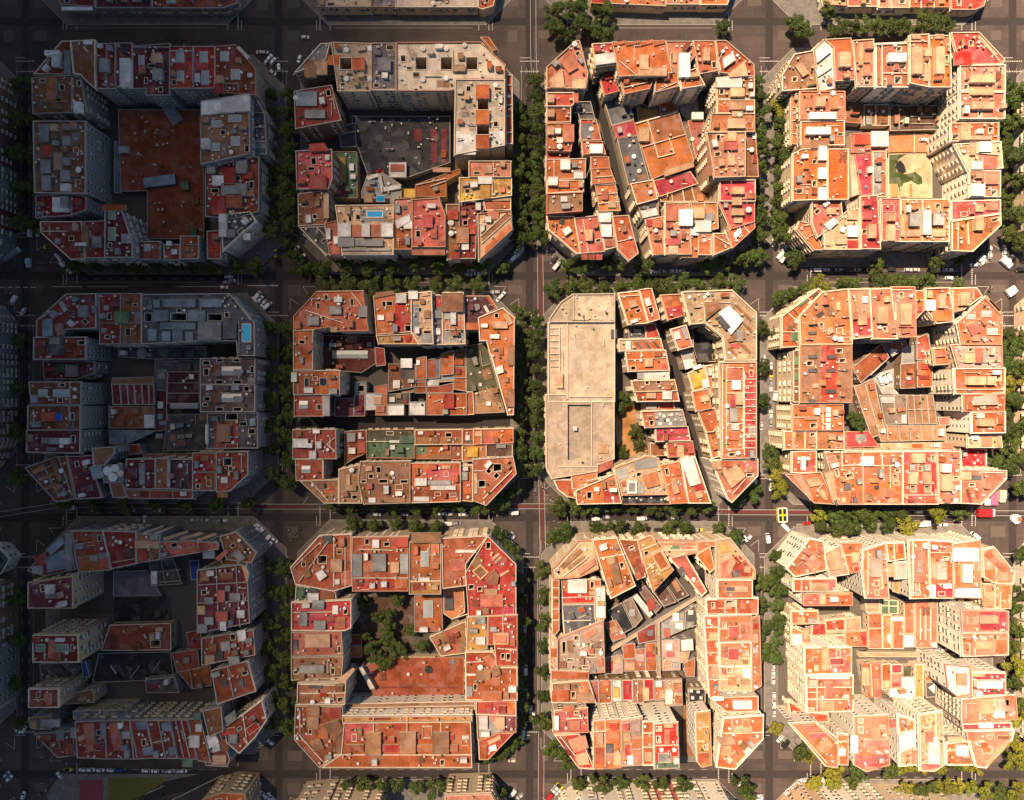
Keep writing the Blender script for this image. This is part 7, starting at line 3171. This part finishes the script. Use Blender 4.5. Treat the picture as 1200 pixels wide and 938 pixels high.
def awning():
    p = MB(); pts = [(-2.0, -3.6), (2.0, -3.6), (2.0, 3.8), (1.2, 3.8), (-2.0, .6)]
    p.prism(pts, 2.7, 2.82, 0, 0, True)
    fr = MB()
    for x, y in ((-1.8, -3.4), (1.8, -3.4), (1.8, 3.5), (-1.8, .6)): fr.cyl(x, y, .06, 0, 2.7, 0, 0, 8)
    w = MB(); w.box(-5.0, -3.6, 2.6, -2.02, -.2, 2.72)
    return [('canvas', p.mesh('canvas', [flat_mat('pink canvas', (.62, .12, .22), .8)]), (0, 0, 0)), ('pole', fr.mesh('pole', [M_METAL]), (0, 0, 0)), ('side_canvas', w.mesh('side_canvas', [roofm('white')]), (0, 0, 0))]
special(awning(), 'awning', 1163, 584, 0, 'pink canvas awning on poles at southeast corner house of angled tan sheds block', 'awning', .12)

# ------------------------------------------------------------------ windows and balconies on the walls that can be seen
def facade_pass():
    V = []; F = []
    for s in BUILD:
        n = len(V); k = len(s.poly)
        V += [Vector((x, y, 0)) for x, y in s.poly] + [Vector((x, y, s.H + .7)) for x, y in s.poly]
        for i in range(k): F.append((n + i, n + (i + 1) % k, n + k + (i + 1) % k, n + k + i))
        F.append(tuple(range(n + k, n + 2 * k)))
    bvh = BVHTree.FromPolygons(V, F)
    eyes = [Vector((0, 0, CAMH)), Vector((45, 0, CAMH)), Vector((-45, 0, CAMH)), Vector((0, 45, CAMH)), Vector((0, -45, CAMH))]
    tot = 0
    for s in BUILD:
        if s.kind == 'L' and s.H < 6: continue
        rr = random.Random(int(s.c[0] * 7 + s.c[1] * 13))
        style = rr.choice((0, 0, 1, 1, 2, 3)); base = rr.choice(WIN); pitch = rr.uniform(2.8, 4.6); fl = 3.15
        cand = []
        P = s.poly
        for i in range(len(P)):
            a, b = Vector(P[i]), Vector(P[(i + 1) % len(P)]); L = (b - a).length
            if L < 3: continue
            u = (b - a) / L; nrm = Vector((u.y, -u.x)); mid = (a + b) / 2
            face = -(mid.dot(nrm)) / max(1, mid.length)
            amount = -mid.dot(nrm)
            n = max(1, int((L - .8) / pitch))
            for f in range(int((s.H - 4.2) / fl) + 1):
                z = s.H - 1.9 - f * fl
                if z < 3: break
                if amount < 20 and f > 0: break
                for j in range(n):
                    if n > 3 and (j * 7 + i * 3 + int(s.c[0])) % 6 == 0: continue
                    t = (j + .5 + .18 * math.sin(j * 2.7 + s.c[1])) / n
                    p = a + u * L * t
                    w = Vector((p.x + nrm.x * .7, p.y + nrm.y * .7, z))
                    vis = 0
                    for e in eyes[:1] if amount < 20 else eyes:
                        d = e - w
                        if bvh.ray_cast(w, d.normalized(), d.length)[0] is None: vis += 1
                    if vis >= 1 and (amount >= 20 or vis):
                        cand.append((-amount, f, p - Vector((0, 0)), nrm, z, vis))
        cand = [c for c in cand if c[5] >= 2 or c[0] > -20 or c[5] == 1 and c[1] < 3]
        cand.sort(key=lambda c: (c[1] + (0 if c[0] < -20 else 3), c[0]))
        nb = 0; nw = 0
        for am, f, p, nrm, z, vis in cand[:96]:
            if rr.random() < .07: continue
            rz = math.atan2(nrm.y, nrm.x) - math.pi / 2
            loc = (p.x - s.c[0], p.y - s.c[1], z)
            me = base if rr.random() < .6 else rr.choice(WIN)
            obj('window', me, s.root, loc, rz); nw += 1
            if style and (style < 3 or f % 2 == 0) and nb < 96 and s.kind == 'B':
                obj('balcony', BAL[style - 1], s.root, (loc[0], loc[1], z - 1.12), rz); nb += 1
        tot += nw + nb
    print('facade parts', tot)
facade_pass()
# ------------------------------------------------------------------ air, light, camera
SUN_EL, SUN_AZ = 60.0, 135.0       # azimuth anticlockwise from +x: the sun stands beyond the upper left
el, az = math.radians(SUN_EL), math.radians(SUN_AZ)
sd = Vector((math.cos(az) * math.cos(el), math.sin(az) * math.cos(el), math.sin(el)))   # towards the sun
world = bpy.data.worlds.new('World'); scene.world = world; world.use_nodes = True
nt = world.node_tree; bg = nt.nodes['Background']
sky = nt.nodes.new('ShaderNodeTexSky'); sky.sky_type = 'NISHITA'; sky.sun_disc = False
sky.sun_elevation = el; sky.sun_rotation = math.radians(90) - az
nt.links.new(sky.outputs[0], bg.inputs[0]); bg.inputs[1].default_value = SKY_STRENGTH
sun = bpy.data.lights.new('sun', 'SUN'); sun.energy = SUN_ENERGY; sun.angle = math.radians(SUN_ANGLE); sun.color = SUN_COLOR
so = bpy.data.objects.new('sun', sun); COL.objects.link(so)
so.rotation_euler = sd.to_track_quat('Z', 'Y').to_euler()
so.location = sd * 900

def added_shade_volume():  # made-up volume above the camera, added to darken the left half
    """a bank of cloud high over the left of the town: thick in the west, thinning out eastward"""
    zc = 640.0
    off = sd * (zc / sd.z)
    n = 44; sx, sy = 2200.0, 2400.0
    x0 = off.x - 1850.0; y0 = off.y - sy / 2
    r = random.Random(5)
    lumps = [(r.uniform(0, sx), r.uniform(0, sy), r.uniform(60, 190), r.uniform(-26, 26)) for _ in range(90)]
    V = []; F = []
    def thick(u, v):
        X = x0 + u - off.x; Y = y0 + v - off.y        # the ground point that lies in this part's shade
        d = X - Y * 0.16
        t = 0.0
        for a, b in zip(PROFILE, PROFILE[1:]):
            if a[0] <= d <= b[0]: t = a[1] + (b[1] - a[1]) * (d - a[0]) / (b[0] - a[0])
        if d < PROFILE[0][0]: t = PROFILE[0][1]
        k = sum(h * math.exp(-((u - cx) ** 2 + (v - cy) ** 2) / (w * w)) for cx, cy, w, h in lumps) * .25
        edge = min(1, (sy - v) / 150 + .01, v / 150 + .01, u / 150 + .01)
        return max(0.5, (t * (1 + k / 100)) * max(0, min(1, edge)))
    for top in (0, 1):
        for i in range(n + 1):
            for j in range(n + 1):
                u, v = sx * i / n, sy * j / n
                t = thick(u, v)
                V.append((x0 + u, y0 + v, zc + (t * .7 if top else -t * .3)))
    N = (n + 1) ** 2; g = lambda i, j: i * (n + 1) + j
    for i in range(n):
        for j in range(n):
            F.append((N + g(i, j), N + g(i + 1, j), N + g(i + 1, j + 1), N + g(i, j + 1)))
            F.append((g(i, j), g(i, j + 1), g(i + 1, j + 1), g(i + 1, j)))
    for i in range(n):
        F.append((g(i, 0), g(i + 1, 0), N + g(i + 1, 0), N + g(i, 0)))
        F.append((g(i + 1, n), g(i, n), N + g(i, n), N + g(i + 1, n)))
        F.append((g(0, i + 1), g(0, i), N + g(0, i), N + g(0, i + 1)))
        F.append((g(n, i), g(n, i + 1), N + g(n, i + 1), N + g(n, i)))
    me = bpy.data.meshes.new('added_shade_volume'); me.from_pydata(V, [], F)
    for p in me.polygons: p.use_smooth = True
    m = bpy.data.materials.new('added shade volume'); m.use_nodes = True
    nt = m.node_tree; nt.nodes.remove(nt.nodes['Principled BSDF'])
    pv = nt.nodes.new('ShaderNodeVolumePrincipled'); pv.inputs['Density'].default_value = 0.028
    pv.inputs['Color'].default_value = (0.10, 0.115, 0.14, 1); pv.inputs['Anisotropy'].default_value = 0.4
    nt.links.new(pv.outputs[0], nt.nodes['Material Output'].inputs['Volume'])
    me.materials.append(m)
    o = bpy.data.objects.new('added_shade_volume', me); COL.objects.link(o); o['kind'] = 'stuff'
    return o
# along the street grid (metres east of the picture's centre): depth of the added shade volume in metres
PROFILE = SHADE_PROFILE
added_shade_volume()

cam = bpy.data.cameras.new('camera'); co = bpy.data.objects.new('camera', cam); COL.objects.link(co)
co.location = (0, 0, CAMH); co.rotation_euler = (0, 0, 0)
cam.sensor_fit = 'HORIZONTAL'; cam.angle = 2 * math.atan(S * 600 / CAMH); cam.clip_end = 6000
scene.camera = co
vs = scene.view_settings
scene.display_settings.display_device = 'sRGB'
vs.view_transform = 'Standard'; vs.look = 'None'; vs.gamma = 1; vs.exposure = EXPOSURE; vs.use_curve_mapping = False
cy = scene.cycles
cy.max_bounces = 4; cy.diffuse_bounces = 1; cy.glossy_bounces = 2; cy.transmission_bounces = 2; cy.volume_bounces = 0; cy.transparent_max_bounces = 8
cy.use_denoising = True; cy.use_adaptive_sampling = True; cy.adaptive_threshold = 0.02
cy.volume_step_rate = 10
lens = defaultdict(list)
for n, l, g in LABELS: lens[l].append(n)
bad = [l for l in lens if not 4 <= len(l.replace(',', ' ').split()) <= 16]
dup = [(l, len(v)) for l, v in lens.items() if len(v) > 1]
print('things', len(LABELS), 'long/short', len(bad), bad[:12], 'dups', len(dup), dup[:12])
